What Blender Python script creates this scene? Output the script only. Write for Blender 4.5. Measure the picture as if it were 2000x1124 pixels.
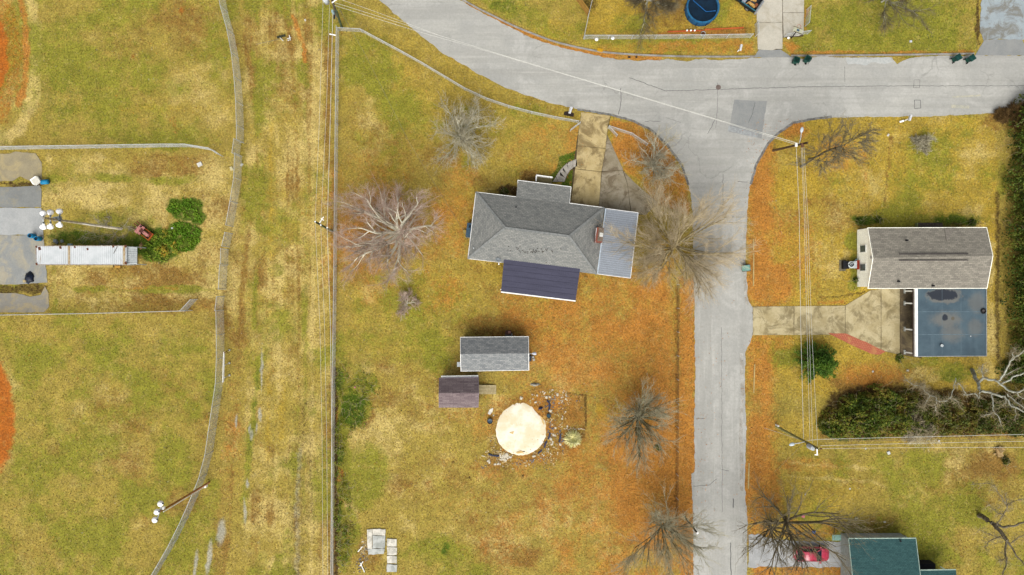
import bpy, math, random
import numpy as np
from mathutils import Vector, Matrix
random.seed(7)
rng = np.random.default_rng(7)
for o in list(bpy.data.objects): bpy.data.objects.remove(o)
SC = bpy.context.scene
COL = SC.collection
# ------------------------------------------------------------------ camera, sky, sun, exposure
S = 0.065            # metres per photograph pixel on the ground
H = 86.667           # flying height of the drone
cam = bpy.data.cameras.new('camera'); cam.lens = 24; cam.sensor_width = 36; cam.clip_end = 5000
co = bpy.data.objects.new('camera', cam); COL.objects.link(co); co.location = (0, 0, H); SC.camera = co
wd = bpy.data.worlds.new('World'); SC.world = wd; wd.use_nodes = True
nt = wd.node_tree; bg = nt.nodes['Background']
sky = nt.nodes.new('ShaderNodeTexSky'); sky.sky_type = 'NISHITA'; sky.sun_disc = False
SUN_EL, SUN_AZ = 50, 187          # azimuth clockwise from north (+Y)
sky.sun_elevation = math.radians(SUN_EL); sky.sun_rotation = math.radians(SUN_AZ)
sky.dust_density = 4; sky.ozone_density = 1
hs = nt.nodes.new('ShaderNodeHueSaturation'); hs.inputs['Saturation'].default_value = 0.22
nt.links.new(sky.outputs[0], hs.inputs['Color']); nt.links.new(hs.outputs[0], bg.inputs[0])
bg.inputs[1].default_value = 0.085
sl = bpy.data.lights.new('sun', 'SUN'); sl.energy = 1.45; sl.angle = math.radians(60); sl.color = (1, 0.95, 0.87)
so = bpy.data.objects.new('sun', sl); COL.objects.link(so)
az, el = math.radians(SUN_AZ), math.radians(SUN_EL)
sd = Vector((math.sin(az)*math.cos(el), math.cos(az)*math.cos(el), math.sin(el)))
so.rotation_euler = sd.to_track_quat('Z', 'Y').to_euler()
SC.view_settings.view_transform = 'Standard'; SC.view_settings.look = 'None'
SC.view_settings.exposure = 1.35; SC.view_settings.gamma = 1; SC.view_settings.use_curve_mapping = False
K = 2.0              # displayed brightness of a white horizontal sheet under this light

# ------------------------------------------------------------------ helpers
def W(x, y, z=0.0):
    f = S*(1 - z/H)
    return Vector(((x-1000)*f, -(y-562)*f, z))
def lin(c):
    c = c/255.0
    return c/12.92 if c <= 0.04045 else ((c+0.055)/1.055)**2.4
def C(r, g, b): return (lin(r)/K, lin(g)/K, lin(b)/K, 1)

def tag(o, label=None, cat=None, group=None, kind=None):
    if label: o['label'] = label
    if cat: o['category'] = cat
    if group: o['group'] = group
    if kind: o['kind'] = kind
    return o
ORG = {}
def thing(name, label, cat, loc=(0, 0, 0), group=None, rz=0):
    o = bpy.data.objects.new(name, None); COL.objects.link(o)
    o.location = loc; o.rotation_euler = (0, 0, rz); o.empty_display_size = 0.3
    ORG[o] = Vector(loc) if rz == 0 else Vector((0, 0, 0))
    return tag(o, label, cat, group)

class MB:
    def __init__(s): s.v = []; s.f = []; s.uv = []; s.mi = []
    def face(s, pts, uv=None, mi=0):
        n = len(s.v); s.v += [tuple(p) for p in pts]; s.f.append(tuple(range(n, n+len(pts)))); s.mi.append(mi)
        s.uv += (uv if uv else [(0, 0)]*len(pts))
    def addm(s, verts, faces, mi=0):
        n = len(s.v); s.v += [tuple(p) for p in verts]
        for f in faces: s.f.append(tuple(i+n for i in f)); s.mi.append(mi); s.uv += [(0, 0)]*len(f)
    def box(s, c, d, rz=0, taper=1.0, mi=0, ry=0, rx=0):
        x, y, z = d[0]/2, d[1]/2, d[2]/2; t = taper
        vs = [(-x, -y, -z), (x, -y, -z), (x, y, -z), (-x, y, -z), (-x*t, -y*t, z), (x*t, -y*t, z), (x*t, y*t, z), (-x*t, y*t, z)]
        m = Matrix.Translation(Vector(c)) @ Matrix.Rotation(rz, 4, 'Z') @ Matrix.Rotation(ry, 4, 'Y') @ Matrix.Rotation(rx, 4, 'X')
        s.addm([m @ Vector(v) for v in vs], [(3, 2, 1, 0), (4, 5, 6, 7), (0, 1, 5, 4), (1, 2, 6, 5), (2, 3, 7, 6), (3, 0, 4, 7)], mi); return s
    def beam(s, a, b, w, h, mi=0):
        a, b = Vector(a), Vector(b); d = (b-a).normalized()
        up = Vector((0, 0, 1)) if abs(d.z) < 0.95 else Vector((1, 0, 0))
        r = d.cross(up).normalized(); u = r.cross(d)
        vs = [p + r*sx*w/2 + u*sz*h/2 for p in (a, b) for sx, sz in ((-1, -1), (1, -1), (1, 1), (-1, 1))]
        s.addm(vs, [(3, 2, 1, 0), (4, 5, 6, 7), (0, 1, 5, 4), (1, 2, 6, 5), (2, 3, 7, 6), (3, 0, 4, 7)], mi); return s
    def tube(s, pts, rad, n=6, cap=True, mi=0):
        pts = [Vector(p) for p in pts]
        if not hasattr(rad, '__len__'): rad = [rad]*len(pts)
        vs = []; fs = []
        for i, p in enumerate(pts):
            d = (pts[min(i+1, len(pts)-1)] - pts[max(i-1, 0)]).normalized()
            up = Vector((0, 0, 1)) if abs(d.z) < 0.95 else Vector((1, 0, 0))
            r = d.cross(up).normalized(); u = r.cross(d)
            for k in range(n):
                a = 2*math.pi*k/n; vs.append(p + (r*math.cos(a)+u*math.sin(a))*rad[i])
        for i in range(len(pts)-1):
            for k in range(n):
                a, b = i*n+k, i*n+(k+1) % n; fs.append((a, b, b+n, a+n))
        if cap: fs.append(tuple(range(n))); fs.append(tuple(reversed(range((len(pts)-1)*n, len(pts)*n))))
        s.addm(vs, fs, mi); return s
    def prism(s, poly, z0, z1, mi=0, bottom=True):
        poly = [(p[0], p[1]) for p in poly]
        a = sum(poly[i-1][0]*poly[i][1]-poly[i][0]*poly[i-1][1] for i in range(len(poly)))
        if a < 0: poly = poly[::-1]
        n = len(poly); vs = [(x, y, z0) for x, y in poly]+[(x, y, z1) for x, y in poly]
        fs = [tuple(range(n, 2*n))]+[(i, (i+1) % n, n+(i+1) % n, n+i) for i in range(n)]
        if bottom: fs.append(tuple(reversed(range(n))))
        s.addm(vs, fs, mi); return s
    def lathe(s, prof, c, n=16, mi=0, m=None):
        vs = []; fs = []
        for r, z in prof:
            for k in range(n):
                a = 2*math.pi*k/n; v = Vector((r*math.cos(a), r*math.sin(a), z))
                vs.append((m @ v if m else v)+Vector(c))
        for i in range(len(prof)-1):
            for k in range(n):
                a, b = i*n+k, i*n+(k+1) % n; fs.append((a, b, b+n, a+n))
        s.addm(vs, fs, mi); return s
    def slab(s, pts, t=0.14, mi=0):
        """sloping sheet with thickness; UV = metres along its first edge and up the slope"""
        pts = [Vector(p) for p in pts]
        nrm = (pts[1]-pts[0]).cross(pts[-1]-pts[0])
        if nrm.z < 0: pts = [pts[1], pts[0]]+pts[2:][::-1]; nrm = -nrm
        nrm.normalize(); u = (pts[1]-pts[0]).normalized(); v = nrm.cross(u)
        s.face(pts, [((p-pts[0]).dot(u), (p-pts[0]).dot(v)) for p in pts], mi)
        lo = [p-Vector((0, 0, t)) for p in pts]; s.face(lo[::-1], None, mi)
        for i in range(len(pts)):
            j = (i+1) % len(pts); s.face([lo[i], lo[j], pts[j], pts[i]], None, mi)
        return s
    def build(s, name, mats, parent=None, smooth=False, label=None, kind=None, origin=None):
        off = origin if origin is not None else Vector((0, 0, 0))
        if parent is not None:
            p = parent
            while p.parent: p = p.parent
            off = ORG.get(p, off)
        me = bpy.data.meshes.new(name)
        vs = np.array(s.v, dtype=np.float64)-np.array(off)[None, :]
        me.from_pydata(vs.tolist(), [], s.f)
        uvl = me.uv_layers.new(name='UVMap'); uvl.data.foreach_set('uv', np.array(s.uv, dtype=np.float32).ravel())
        if not isinstance(mats, (list, tuple)): mats = [mats]
        for m in mats: me.materials.append(m)
        if len(mats) > 1: me.polygons.foreach_set('material_index', s.mi)
        if smooth: me.polygons.foreach_set('use_smooth', [True]*len(me.polygons))
        me.update()
        o = bpy.data.objects.new(name, me); COL.objects.link(o)
        if parent is not None: o.parent = parent
        else: o.location = off; ORG[o] = Vector(off)
        if label: o['label'] = label
        if kind: o['kind'] = kind
        return o

def copy_tree(o, parent=None):
    c = o.copy(); COL.objects.link(c)
    if parent is not None: c.parent = parent
    for ch in list(o.children): copy_tree(ch, c)
    return c

# ------------------------------------------------------------------ materials
class NT:
    def __init__(s, name):
        s.m = bpy.data.materials.new(name); s.m.use_nodes = True; s.t = s.m.node_tree
        s.b = s.t.nodes['Principled BSDF']; s.b.inputs['Specular IOR Level'].default_value = 0.2
        s.tc = s.t.nodes.new('ShaderNodeTexCoord')
    def n(s, typ, **kw):
        nd = s.t.nodes.new(typ)
        for k, v in kw.items():
            if hasattr(nd, k): setattr(nd, k, v)
        return nd
    def put(s, sock, v):
        if hasattr(v, 'is_linked') or isinstance(v, bpy.types.NodeSocket): s.t.links.new(v, sock)
        else: sock.default_value = v
    def vec(s, scale=(1, 1, 1), kind='Object', rot=(0, 0, 0)):
        mp = s.n('ShaderNodeMapping'); s.t.links.new(s.tc.outputs[kind], mp.inputs[0])
        mp.inputs['Scale'].default_value = scale; mp.inputs['Rotation'].default_value = rot; return mp.outputs[0]
    def noise(s, scale, detail=3, rough=0.6, vec=None, dist=0):
        nd = s.n('ShaderNodeTexNoise'); nd.inputs['Scale'].default_value = scale; nd.inputs['Detail'].default_value = detail
        nd.inputs['Roughness'].default_value = rough; nd.inputs['Distortion'].default_value = dist
        s.t.links.new(vec if vec is not None else s.tc.outputs['Object'], nd.inputs['Vector']); return nd.outputs[0]
    def math(s, op, a, b=0.0, c=0.0):
        nd = s.n('ShaderNodeMath'); nd.operation = op
        s.put(nd.inputs[0], a); s.put(nd.inputs[1], b); s.put(nd.inputs[2], c); return nd.outputs[0]
    def ramp(s, v, lo, hi, a=0.0, b=1.0):
        nd = s.n('ShaderNodeMapRange'); nd.interpolation_type = 'SMOOTHSTEP'
        s.put(nd.inputs[0], v); nd.inputs[1].default_value = lo; nd.inputs[2].default_value = hi
        nd.inputs[3].default_value = a; nd.inputs[4].default_value = b; return nd.outputs[0]
    def mix(s, f, a, b, mode='MIX'):
        nd = s.n('ShaderNodeMix'); nd.data_type = 'RGBA'; nd.blend_type = mode
        s.put(nd.inputs[0], f); s.put(nd.inputs[6], a); s.put(nd.inputs[7], b); return nd.outputs[2]
    def bump(s, h, strength=0.3, dist=0.05):
        nd = s.n('ShaderNodeBump'); nd.inputs['Strength'].default_value = strength; nd.inputs['Distance'].default_value = dist
        s.t.links.new(h, nd.inputs['Height']); s.t.links.new(nd.outputs[0], s.b.inputs['Normal'])
    def done(s, col, rough=0.85, metal=0.0):
        s.put(s.b.inputs['Base Color'], col); s.put(s.b.inputs['Roughness'], rough); s.b.inputs['Metallic'].default_value = metal
        return s.m
MC = {}
def sc3(c, f): return (c[0]*f, c[1]*f, c[2]*f, 1)
def M(name, c, c2=None, scale=3.0, rough=0.8, metal=0.0, fine=0.12):
    """plain painted / weathered surface: two tones mixed by noise, plus a fine grain"""
    if name in MC: return MC[name]
    t = NT(name); c2 = c2 or sc3(c, 0.75)
    f = t.ramp(t.noise(scale, 5, 0.65), 0.38, 0.62)
    k = t.mix(f, c, c2)
    g = t.ramp(t.noise(scale*9, 2), 0.3, 0.7, 1-fine, 1+fine)
    k = t.mix(1.0, k, t.n('ShaderNodeCombineColor').outputs[0], 'MIX') if False else k
    v = t.n('ShaderNodeVectorMath'); v.operation = 'SCALE'; t.t.links.new(k, v.inputs[0]); t.t.links.new(g, v.inputs[3])
    MC[name] = t.done(v.outputs[0], rough, metal); return MC[name]
def leafmat(name, cols, trans=0.25):
    """foliage: every leaf face picks its own tone"""
    if name in MC: return MC[name]
    t = NT(name); ge = t.n('ShaderNodeNewGeometry')
    cr = t.n('ShaderNodeValToRGB'); e = cr.color_ramp.elements
    while len(e) < len(cols): e.new(0.5)
    for i, c in enumerate(cols): e[i].position = i/(len(cols)-1); e[i].color = c
    n = t.noise(0.5, 3); a = t.math('MULTIPLY_ADD', ge.outputs['Random Per Island'], 0.45, t.ramp(n, 0.36, 0.64, 0, 0.55))
    t.t.links.new(a, cr.inputs[0])
    MC[name] = t.done(cr.outputs[0], 0.7); return MC[name]
def shingle(name, c1, c2, cd, w=0.33, h=0.16, streak=0.25):
    if name in MC: return MC[name]
    t = NT(name); br = t.n('ShaderNodeTexBrick'); br.offset = 0.5
    t.t.links.new(t.tc.outputs['UV'], br.inputs['Vector'])
    for k, v in (('Scale', 1.0), ('Mortar Size', 0.012), ('Mortar Smooth', 0.3), ('Bias', 0.0), ('Brick Width', w), ('Row Height', h)): br.inputs[k].default_value = v
    br.inputs['Color1'].default_value = c1; br.inputs['Color2'].default_value = c2; br.inputs['Mortar'].default_value = cd
    f = t.ramp(t.noise(0.9, 5, 0.7, t.vec((0.5, 1.6, 1), 'UV')), 0.35, 0.7, 0, streak)
    k = t.mix(f, br.outputs['Color'], cd)
    f2 = t.ramp(t.noise(9, 3, 0.7, t.vec((1, 1, 1), 'UV')), 0.3, 0.7, 0.78, 1.22)
    v = t.n('ShaderNodeVectorMath'); v.operation = 'SCALE'; t.t.links.new(k, v.inputs[0]); t.t.links.new(f2, v.inputs[3])
    t.bump(t.math('SUBTRACT', 1.0, br.outputs['Fac']), 0.25, 0.01)
    MC[name] = t.done(v.outputs[0], 0.9); return MC[name]

white = M('white_paint', (.74, .74, .71, 1), (.64, .64, .61, 1), 2)
steel = M('galvanised_steel', (.40, .42, .42, 1), (.32, .34, .34, 1), 2, 0.5, 0.1)
rusty = M('rusty_wire', C(128, 92, 58), C(100, 70, 44), 2)
wirem = M('chain_link_wire', (.40, .41, .38, 1), (.30, .31, .29, 1), 1, 0.6, 0.0)
cable = M('cable_aluminium', (.44, .44, .40, 1), (.38, .38, .34, 1), 1, 0.5)
black = M('black_plastic', C(34, 36, 42), C(22, 24, 28), 4, 0.5)
glass = M('dark_glass', C(40, 50, 66), C(30, 38, 50), 2, 0.12)
tyrem = M('tyre_rubber', C(38, 38, 38), C(26, 26, 26), 6)

# ------------------------------------------------------------------ numpy noise and the ground masks
TAB = rng.random((256, 256))
def vn(x, y):
    xi = np.floor(x).astype(int); yi = np.floor(y).astype(int); fx = x-xi; fy = y-yi
    fx = fx*fx*(3-2*fx); fy = fy*fy*(3-2*fy)
    a = TAB[xi % 256, yi % 256]; b = TAB[(xi+1) % 256, yi % 256]; c = TAB[xi % 256, (yi+1) % 256]; d = TAB[(xi+1) % 256, (yi+1) % 256]
    return (a*(1-fx)+b*fx)*(1-fy)+(c*(1-fx)+d*fx)*fy
def fbm(x, y, o=4):
    s = 0; a = 0.5; t = 0
    for i in range(o): s = s+a*vn(x*2**i+17*i, y*2**i+9*i); t += a; a *= 0.55
    return s/t
GX = np.concatenate([[-1500, -700, -300, -150, -95, -76], np.arange(-68, 68.01, 0.2), [76, 95, 150, 300, 700, 1500]])
GY = np.concatenate([[-1500, -700, -300, -150, -90, -50], np.arange(-40, 40.01, 0.2), [50, 90, 150, 300, 700, 1500]])
gx, gy = np.meshgrid(GX, GY)
px = gx/S+1000; py = 562-gy/S          # the same points in photograph pixels
N1 = fbm(px/70, py/70); N2 = fbm(px/22+50, py/22); N3 = fbm(px/160+9, py/160+4)
wx = (fbm(px/14+3, py/14)-0.5)*18; wy = (fbm(px/14+80, py/14)-0.5)*18     # warps the outlines of every patch
CH = {k: np.zeros_like(px) for k in 'gobpyrkwd'}
def E(ch, x, y, rx, ry, s=1.0, soft=0.6, rot=0.0, warp=1.0):
    X = px+wx*warp-x; Y = py+wy*warp-y; c, n = math.cos(rot), math.sin(rot)
    d = np.sqrt(((X*c+Y*n)/rx)**2+((-X*n+Y*c)/ry)**2)
    CH[ch][:] = np.maximum(CH[ch], s*np.clip((1-d)/soft+0.5, 0, 1))
def R(ch, x0, y0, x1, y1, s=1.0, soft=12.0, warp=1.0, add=False):
    X = px+wx*warp; Y = py+wy*warp
    d = np.minimum(np.minimum(X-x0, x1-X), np.minimum(Y-y0, y1-Y))
    m = s*np.clip(d/soft+0.5, 0, 1)
    CH[ch][:] = CH[ch]+m if add else np.maximum(CH[ch], m)
def L(ch, pts, w, s=1.0, soft=0.7, warp=0.6):
    X = px+wx*warp; Y = py+wy*warp; D = np.full_like(px, 1e9)
    for (ax, ay), (bx, by) in zip(pts[:-1], pts[1:]):
        dx, dy = bx-ax, by-ay; t = np.clip(((X-ax)*dx+(Y-ay)*dy)/(dx*dx+dy*dy+1e-9), 0, 1)
        D = np.minimum(D, np.hypot(X-ax-t*dx, Y-ay-t*dy))
    CH[ch][:] = np.maximum(CH[ch], s*np.clip((1-D/w)/soft+0.5*0, 0, 1))
def P(ch, poly, s=1.0, soft=10.0, warp=0.8):
    X = px+wx*warp; Y = py+wy*warp; D = np.full_like(px, 1e9); ins = np.zeros(px.shape, bool); n = len(poly)
    for i in range(n):
        (ax, ay), (bx, by) = poly[i], poly[(i+1) % n]; dx, dy = bx-ax, by-ay
        t = np.clip(((X-ax)*dx+(Y-ay)*dy)/(dx*dx+dy*dy+1e-9), 0, 1); D = np.minimum(D, np.hypot(X-ax-t*dx, Y-ay-t*dy))
        ins ^= ((ay > Y) != (by > Y)) & (X < dx*(Y-ay)/(dy+1e-12)+ax)
    CH[ch][:] = np.maximum(CH[ch], s*np.clip(np.where(ins, D, -D)/soft+0.5, 0, 1))
# ball fields
R('g', -200, -200, 462, 288, 0.52, 20); R('g', -200, 618, 425, 1300, 0.5, 20); E('g', 90, 130, 130, 190, .72, .9); E('g', 80, 1000, 150, 160, .62, .9); E('g', 180, 690, 200, 70, .66, .9); E('d', 120, 190, 60, 50, .3, .9); E('d', 260, 690, 80, 30, .3, .9)
E('r', -45, 105, 62, 115, 1.0, 0.2); E('r', -45, 110, 92, 165, 0.5, 0.2); E('p', -45, 110, 112, 190, 0.55, 0.25)
E('r', -38, 815, 68, 125, 1.0, 0.2); E('p', -40, 815, 85, 150, 0.35, 0.3)
E('b', 330, 60, 90, 80, 0.45); E('b', 330, 870, 110, 160, 0.42); E('b', 150, 760, 60, 90, 0.3); E('p', 200, 840, 120, 120, 0.3); E('p', 380, 200, 90, 110, 0.35)
E('g', 130, 160, 60, 110, 0.6); E('g', 250, 720, 120, 60, 0.62); E('g', 60, 700, 50, 60, 0.55); E('g', 150, 1060, 120, 60, 0.5); E('b', 350, 20, 8, 20, 0.7); E('r', 341, 245, 6, 22, 0.35); E('r', 355, 20, 5, 8, 0.5); E('r', 260, 108, 7, 8, 0.4)
L('p', [(0, 275), (40, 250), (60, 200), (68, 130)], 22, 0.7); L('y', [(150, 213), (460, 210)], 14, 0.5)
# strip with the trailer
R('p', 84, 300, 470, 600, 0.52, 20); E('b', 320, 320, 90, 26, 0.6); E('b', 260, 545, 120, 40, 0.5); E('b', 330, 595, 110, 20, 0.55); E('p', 190, 385, 80, 30, 0.8); E('p', 440, 520, 40, 70, 0.5)
E('g', 200, 455, 100, 50, 0.75, 0.6); E('d', 150, 465, 60, 16, 0.75); E('d', 225, 478, 60, 20, 0.7); E('g', 260, 440, 50, 40, 0.7); L('g', [(100, 350), (200, 345), (330, 355), (400, 345), (440, 330)], 12, 0.6); L('g', [(150, 565), (280, 567), (420, 566)], 10, 0.7); L('o', [(180, 563), (350, 565)], 5, 0.4); L('g', [(100, 500), (108, 610)], 9, 0.6)
E('d', 362, 408, 36, 24, 1.0, 0.3); E('d', 385, 425, 18, 14, 0.9, 0.3); E('d', 358, 462, 38, 30, 1.0, 0.3); E('d', 308, 478, 46, 36, 1.0, 0.3); E('p', 370, 428, 12, 8, 1.0); E('b', 328, 446, 10, 7, 1.0); E('p', 272, 482, 6, 8, 1.0)
R('k', -200, 355, 84, 363, 0.8, 5); R('k', -200, 555, 92, 575, 0.7, 6); R('g', -200, 550, 84, 600, 0.5, 8)
# alley
R('p', 476, -200, 645, 1300, 0.5, 14); R('g', 478, -200, 650, 1300, 0.24, 20); R('y', 476, -200, 655, 620, 0.35, 20); E('g', 500, 420, 30, 120, .45); E('g', 600, 420, 30, 160, .4); E('g', 540, 330, 40, 60, .4); E('g', 530, 700, 50, 60, .35); E('b', 560, 200, 40, 60, .3); E('p', 610, 180, 24, 160, .7); E('p', 570, 330, 30, 100, .6)
st = fbm((px+np.where(py < 560, 0, (py-560)*.02))/11, py/420, 4); inal = np.clip((px-478)/10, 0, 1)*np.clip((652-px)/10, 0, 1)
CH['b'] = np.maximum(CH['b'], inal*np.clip((st-0.48)*1.8, 0, 0.42)); CH['g'] = np.maximum(CH['g'], inal*np.clip((0.43-st)*3, 0, 0.55))
L('g', [(490, 60), (500, 130), (505, 230), (505, 300)], 14, 0.75); E('g', 515, 130, 26, 40, 0.7); L('g', [(560, 30), (590, 110), (600, 170)], 18, 0.6); L('o', [(572, 30), (592, 90), (597, 120)], 7, 0.85); L('b', [(545, 0), (562, 40)], 4, 0.8); L('b', [(600, 40), (606, 85)], 5, 0.6); L('b', [(483, 0), (483, 100), (495, 200)], 8, 0.6)
L('g', [(470, 260), (478, 340)], 12, 0.6); E('g', 655, 35, 50, 30, 0.7); L('b', [(643, 70), (640, 220), (640, 330)], 9, 0.8); L('b', [(650, 300), (652, 500), (648, 1124)], 10, 0.75); L('g', [(632, 560), (632, 1000)], 8, 0.4)
for q_, c_, w_, s_ in (([(486, 0), (492, 120), (503, 230), (502, 320), (488, 420), (476, 560), (468, 660), (462, 800), (452, 960), (436, 1124)], 'b', 7, .6), ([(500, 0), (510, 150), (514, 300), (505, 450), (496, 640)], 'g', 8, .6), ([(555, 0), (572, 120), (580, 300), (584, 600), (580, 900), (574, 1124)], 'b', 6, .5), ([(612, 90), (612, 400), (610, 700), (608, 1124)], 'p', 9, .7), ([(596, 200), (598, 600), (592, 1000)], 'g', 7, .5), ([(540, 250), (548, 500), (544, 800), (530, 1124)], 'p', 12, .6), ([(528, 200), (530, 560), (522, 900)], 'y', 8, .6)): L(c_, q_, w_*1.3, s_*(1.0 if c_ == 'b' else 1.2), .9, .5)
L('o', [(38, -10), (48, 40), (52, 110), (48, 160), (36, 205)], 11, .8); L('p', [(60, -10), (68, 100), (62, 190), (40, 250), (0, 280)], 20, 1.0, .6)
L('g', [(508, 700), (500, 760), (490, 850), (480, 960), (478, 1020)], 13, 0.95); L('d', [(506, 720), (498, 790), (488, 880)], 6, 0.45); L('b', [(470, 660), (440, 900), (420, 1124)], 26, 0.45); E('o', 455, 880, 24, 110, 0.38, .9); E('p', 452, 900, 22, 100, 0.4, .9); L('k', [(592, 790), (588, 900), (582, 1124)], 44, .42, 1.0); L('g', [(575, 800), (570, 1124)], 16, .6)
for x, y, rx, ry in ((511, 725, 3, 40), (508, 810, 4, 14), (492, 850, 4, 10), (488, 838, 3, 10), (462, 824, 3, 15), (483, 945, 3, 10), (478, 1000, 4, 26), (432, 1040, 9, 26), (408, 1090, 6, 36), (382, 1104, 4, 30), (500, 838, 2, 12)):
    E('w', x, y, rx*.9, ry, 0.95, 1.0, 0.12 if y > 1020 else 0.0, 0.35)
L('g', [(580, 850), (575, 960), (560, 1080)], 22, 0.7); L('w', [(585, 880), (580, 1000), (580, 1124)], 9, 0.45); L('k', [(607, 860), (611, 1060)], 3, 0.55); L('g', [(545, 1090), (540, 1124)], 16, 0.8); E('g', 540, 530, 20, 14, 0.8); L('y', [(555, 700), (548, 850)], 18, 0.6)
# yard of the main house
R('y', 662, 60, 1330, 700, 0.40, 16); R('y', 1060, 200, 1350, 560, 0.4, 30)
E('g', 720, 130, 60, 70, 0.75); E('g', 760, 240, 90, 80, 0.45); E('g', 690, 80, 40, 20, 0.7); E('g', 800, 620, 130, 80, 0.6); E('g', 690, 680, 50, 60, 0.6); E('g', 870, 690, 50, 40, 0.75); E('g', 720, 640, 40, 26, 0.7); E('g', 905, 265, 70, 60, 0.4); E('g', 1020, 240, 60, 40, 0.55); E('g', 980, 350, 40, 30, 0.5); E('d', 905, 262, 26, 22, 0.5)
E('b', 770, 330, 60, 40, 0.45); E('b', 740, 450, 90, 110, 0.5); E('o', 740, 450, 130, 140, 0.5, .9); E('o', 880, 420, 60, 110, 0.52, .9); E('o', 1060, 290, 70, 60, 0.4); E('y', 830, 560, 90, 50, 0.5)
E('b', 960, 635, 90, 22, 0.75); E('k', 960, 648, 60, 12, 0.4); E('o', 1200, 650, 230, 160, 0.66, 0.9); E('b', 1295, 930, 70, 190, .42, .9); E('o', 1150, 860, 260, 260, .5, .9); E('b', 1230, 700, 120, 90, .5, .9); E('b', 1090, 930, 160, 70, .45, .9); E('o', 860, 560, 70, 60, .34, .9); E('p', 1130, 720, 90, 50, .5, .9); E('p', 1180, 1010, 60, 80, .45, .9); E('p', 760, 560, 60, 40, .5, .9); E('p', 720, 250, 40, 60, .45, .9); E('b', 820, 300, 90, 60, .4, .9); E('b', 1160, 660, 120, 60, 0.4); E('o', 1120, 560, 80, 40, 0.6); E('o', 1270, 620, 60, 90, 0.72); E('o', 1285, 920, 125, 230, 0.9, 0.9); E('o', 1180, 960, 130, 170, 0.42, 0.9); E('o', 1260, 760, 70, 80, 0.65); E('o', 1200, 1080, 130, 70, 0.5)  # first two masks paint the soft shadow north of the grey shed
E('p', 790, 880, 110, 90, 0.42); E('p', 1000, 1000, 140, 90, 0.42); E('p', 900, 760, 50, 60, 0.3); E('b', 840, 940, 90, 50, 0.5); E('b', 950, 1010, 60, 50, 0.5); E('g', 850, 1080, 80, 34, 0.8); E('g', 870, 1072, 16, 18, 1.0); E('d', 870, 1070, 9, 12, 0.8); E('g', 720, 930, 50, 60, 0.6); E('g', 900, 1115, 70, 20, 0.75); E('b', 980, 1090, 80, 40, 0.5); E('b', 1000, 920, 70, 20, 0.5); E('p', 1110, 1010, 12, 40, 0.6)
for x, y, rx, ry, s in ((690, 790, 32, 44, 1.0), (668, 750, 16, 26, 0.9), (700, 760, 24, 26, 0.8), (720, 750, 18, 22, 0.6), (665, 830, 14, 40, 0.8), (668, 900, 18, 40, 0.9), (676, 940, 16, 30, 0.8), (665, 1030, 16, 40, 0.9), (668, 1090, 18, 40, 0.9), (685, 1040, 20, 40, 0.6)): E('g', x, y, rx, ry, s, 0.5)
E('d', 690, 800, 26, 34, 1.0); E('d', 664, 740, 8, 24, 0.8); E('d', 662, 1010, 8, 30, 0.8); E('d', 664, 890, 8, 20, 0.8); L('k', [(655, 720), (657, 1124)], 6, 0.9); E('p', 690, 870, 16, 40, 0.6); E('p', 688, 985, 14, 30, 0.6); E('p', 716, 700, 14, 30, 0.4); E('b', 715, 800, 16, 34, 0.6); E('o', 664, 925, 6, 14, 0.8); E('o', 658, 815, 4, 10, 0.8); E('b', 720, 1075, 30, 40, 0.5)
for x, y in ((750, 780), (740, 700), (1120, 905)): E('b', x, y, 22, 20, 0.4)
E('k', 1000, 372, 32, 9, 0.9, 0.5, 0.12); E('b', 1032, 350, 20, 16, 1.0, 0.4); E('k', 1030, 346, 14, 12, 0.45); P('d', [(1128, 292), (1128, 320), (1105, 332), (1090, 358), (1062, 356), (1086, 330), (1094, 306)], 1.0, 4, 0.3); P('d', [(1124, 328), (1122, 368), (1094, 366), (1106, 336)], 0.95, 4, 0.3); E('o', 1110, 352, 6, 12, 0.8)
E('o', 1130, 290, 40, 60, 0.5); E('o', 1080, 262, 50, 20, 0.5); E('g', 1050, 250, 14, 10, 0.6)
P('o', [(1188, 236), (1240, 236), (1290, 270), (1345, 350), (1350, 420), (1270, 400), (1255, 360), (1215, 330), (1195, 290)], 0.85, 12); E('y', 1225, 255, 24, 12, 0.7); E('y', 1268, 298, 8, 10, 0.7); E('y', 1230, 290, 14, 20, 0.5)
R('o', 1324, 540, 1358, 1300, 0.92, 8); L('k', [(1322, 560), (1320.5, 1030)], 3.2, 0.6, 0.9, .12); L('b', [(1321, 560), (1319, 1040)], 7, 0.75, .8, .2); E('g', 1285, 875, 14, 8, 0.7); E('g', 1246, 982, 12, 8, 0.7); E('g', 1257, 966, 8, 6, 0.7); E('k', 1290, 1020, 20, 14, 0.4); E('y', 1175, 1100, 12, 12, 0.7)
E('y', 1170, 800, 6, 16, 1.0); E('y', 1180, 803, 6, 12, 0.8)
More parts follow.
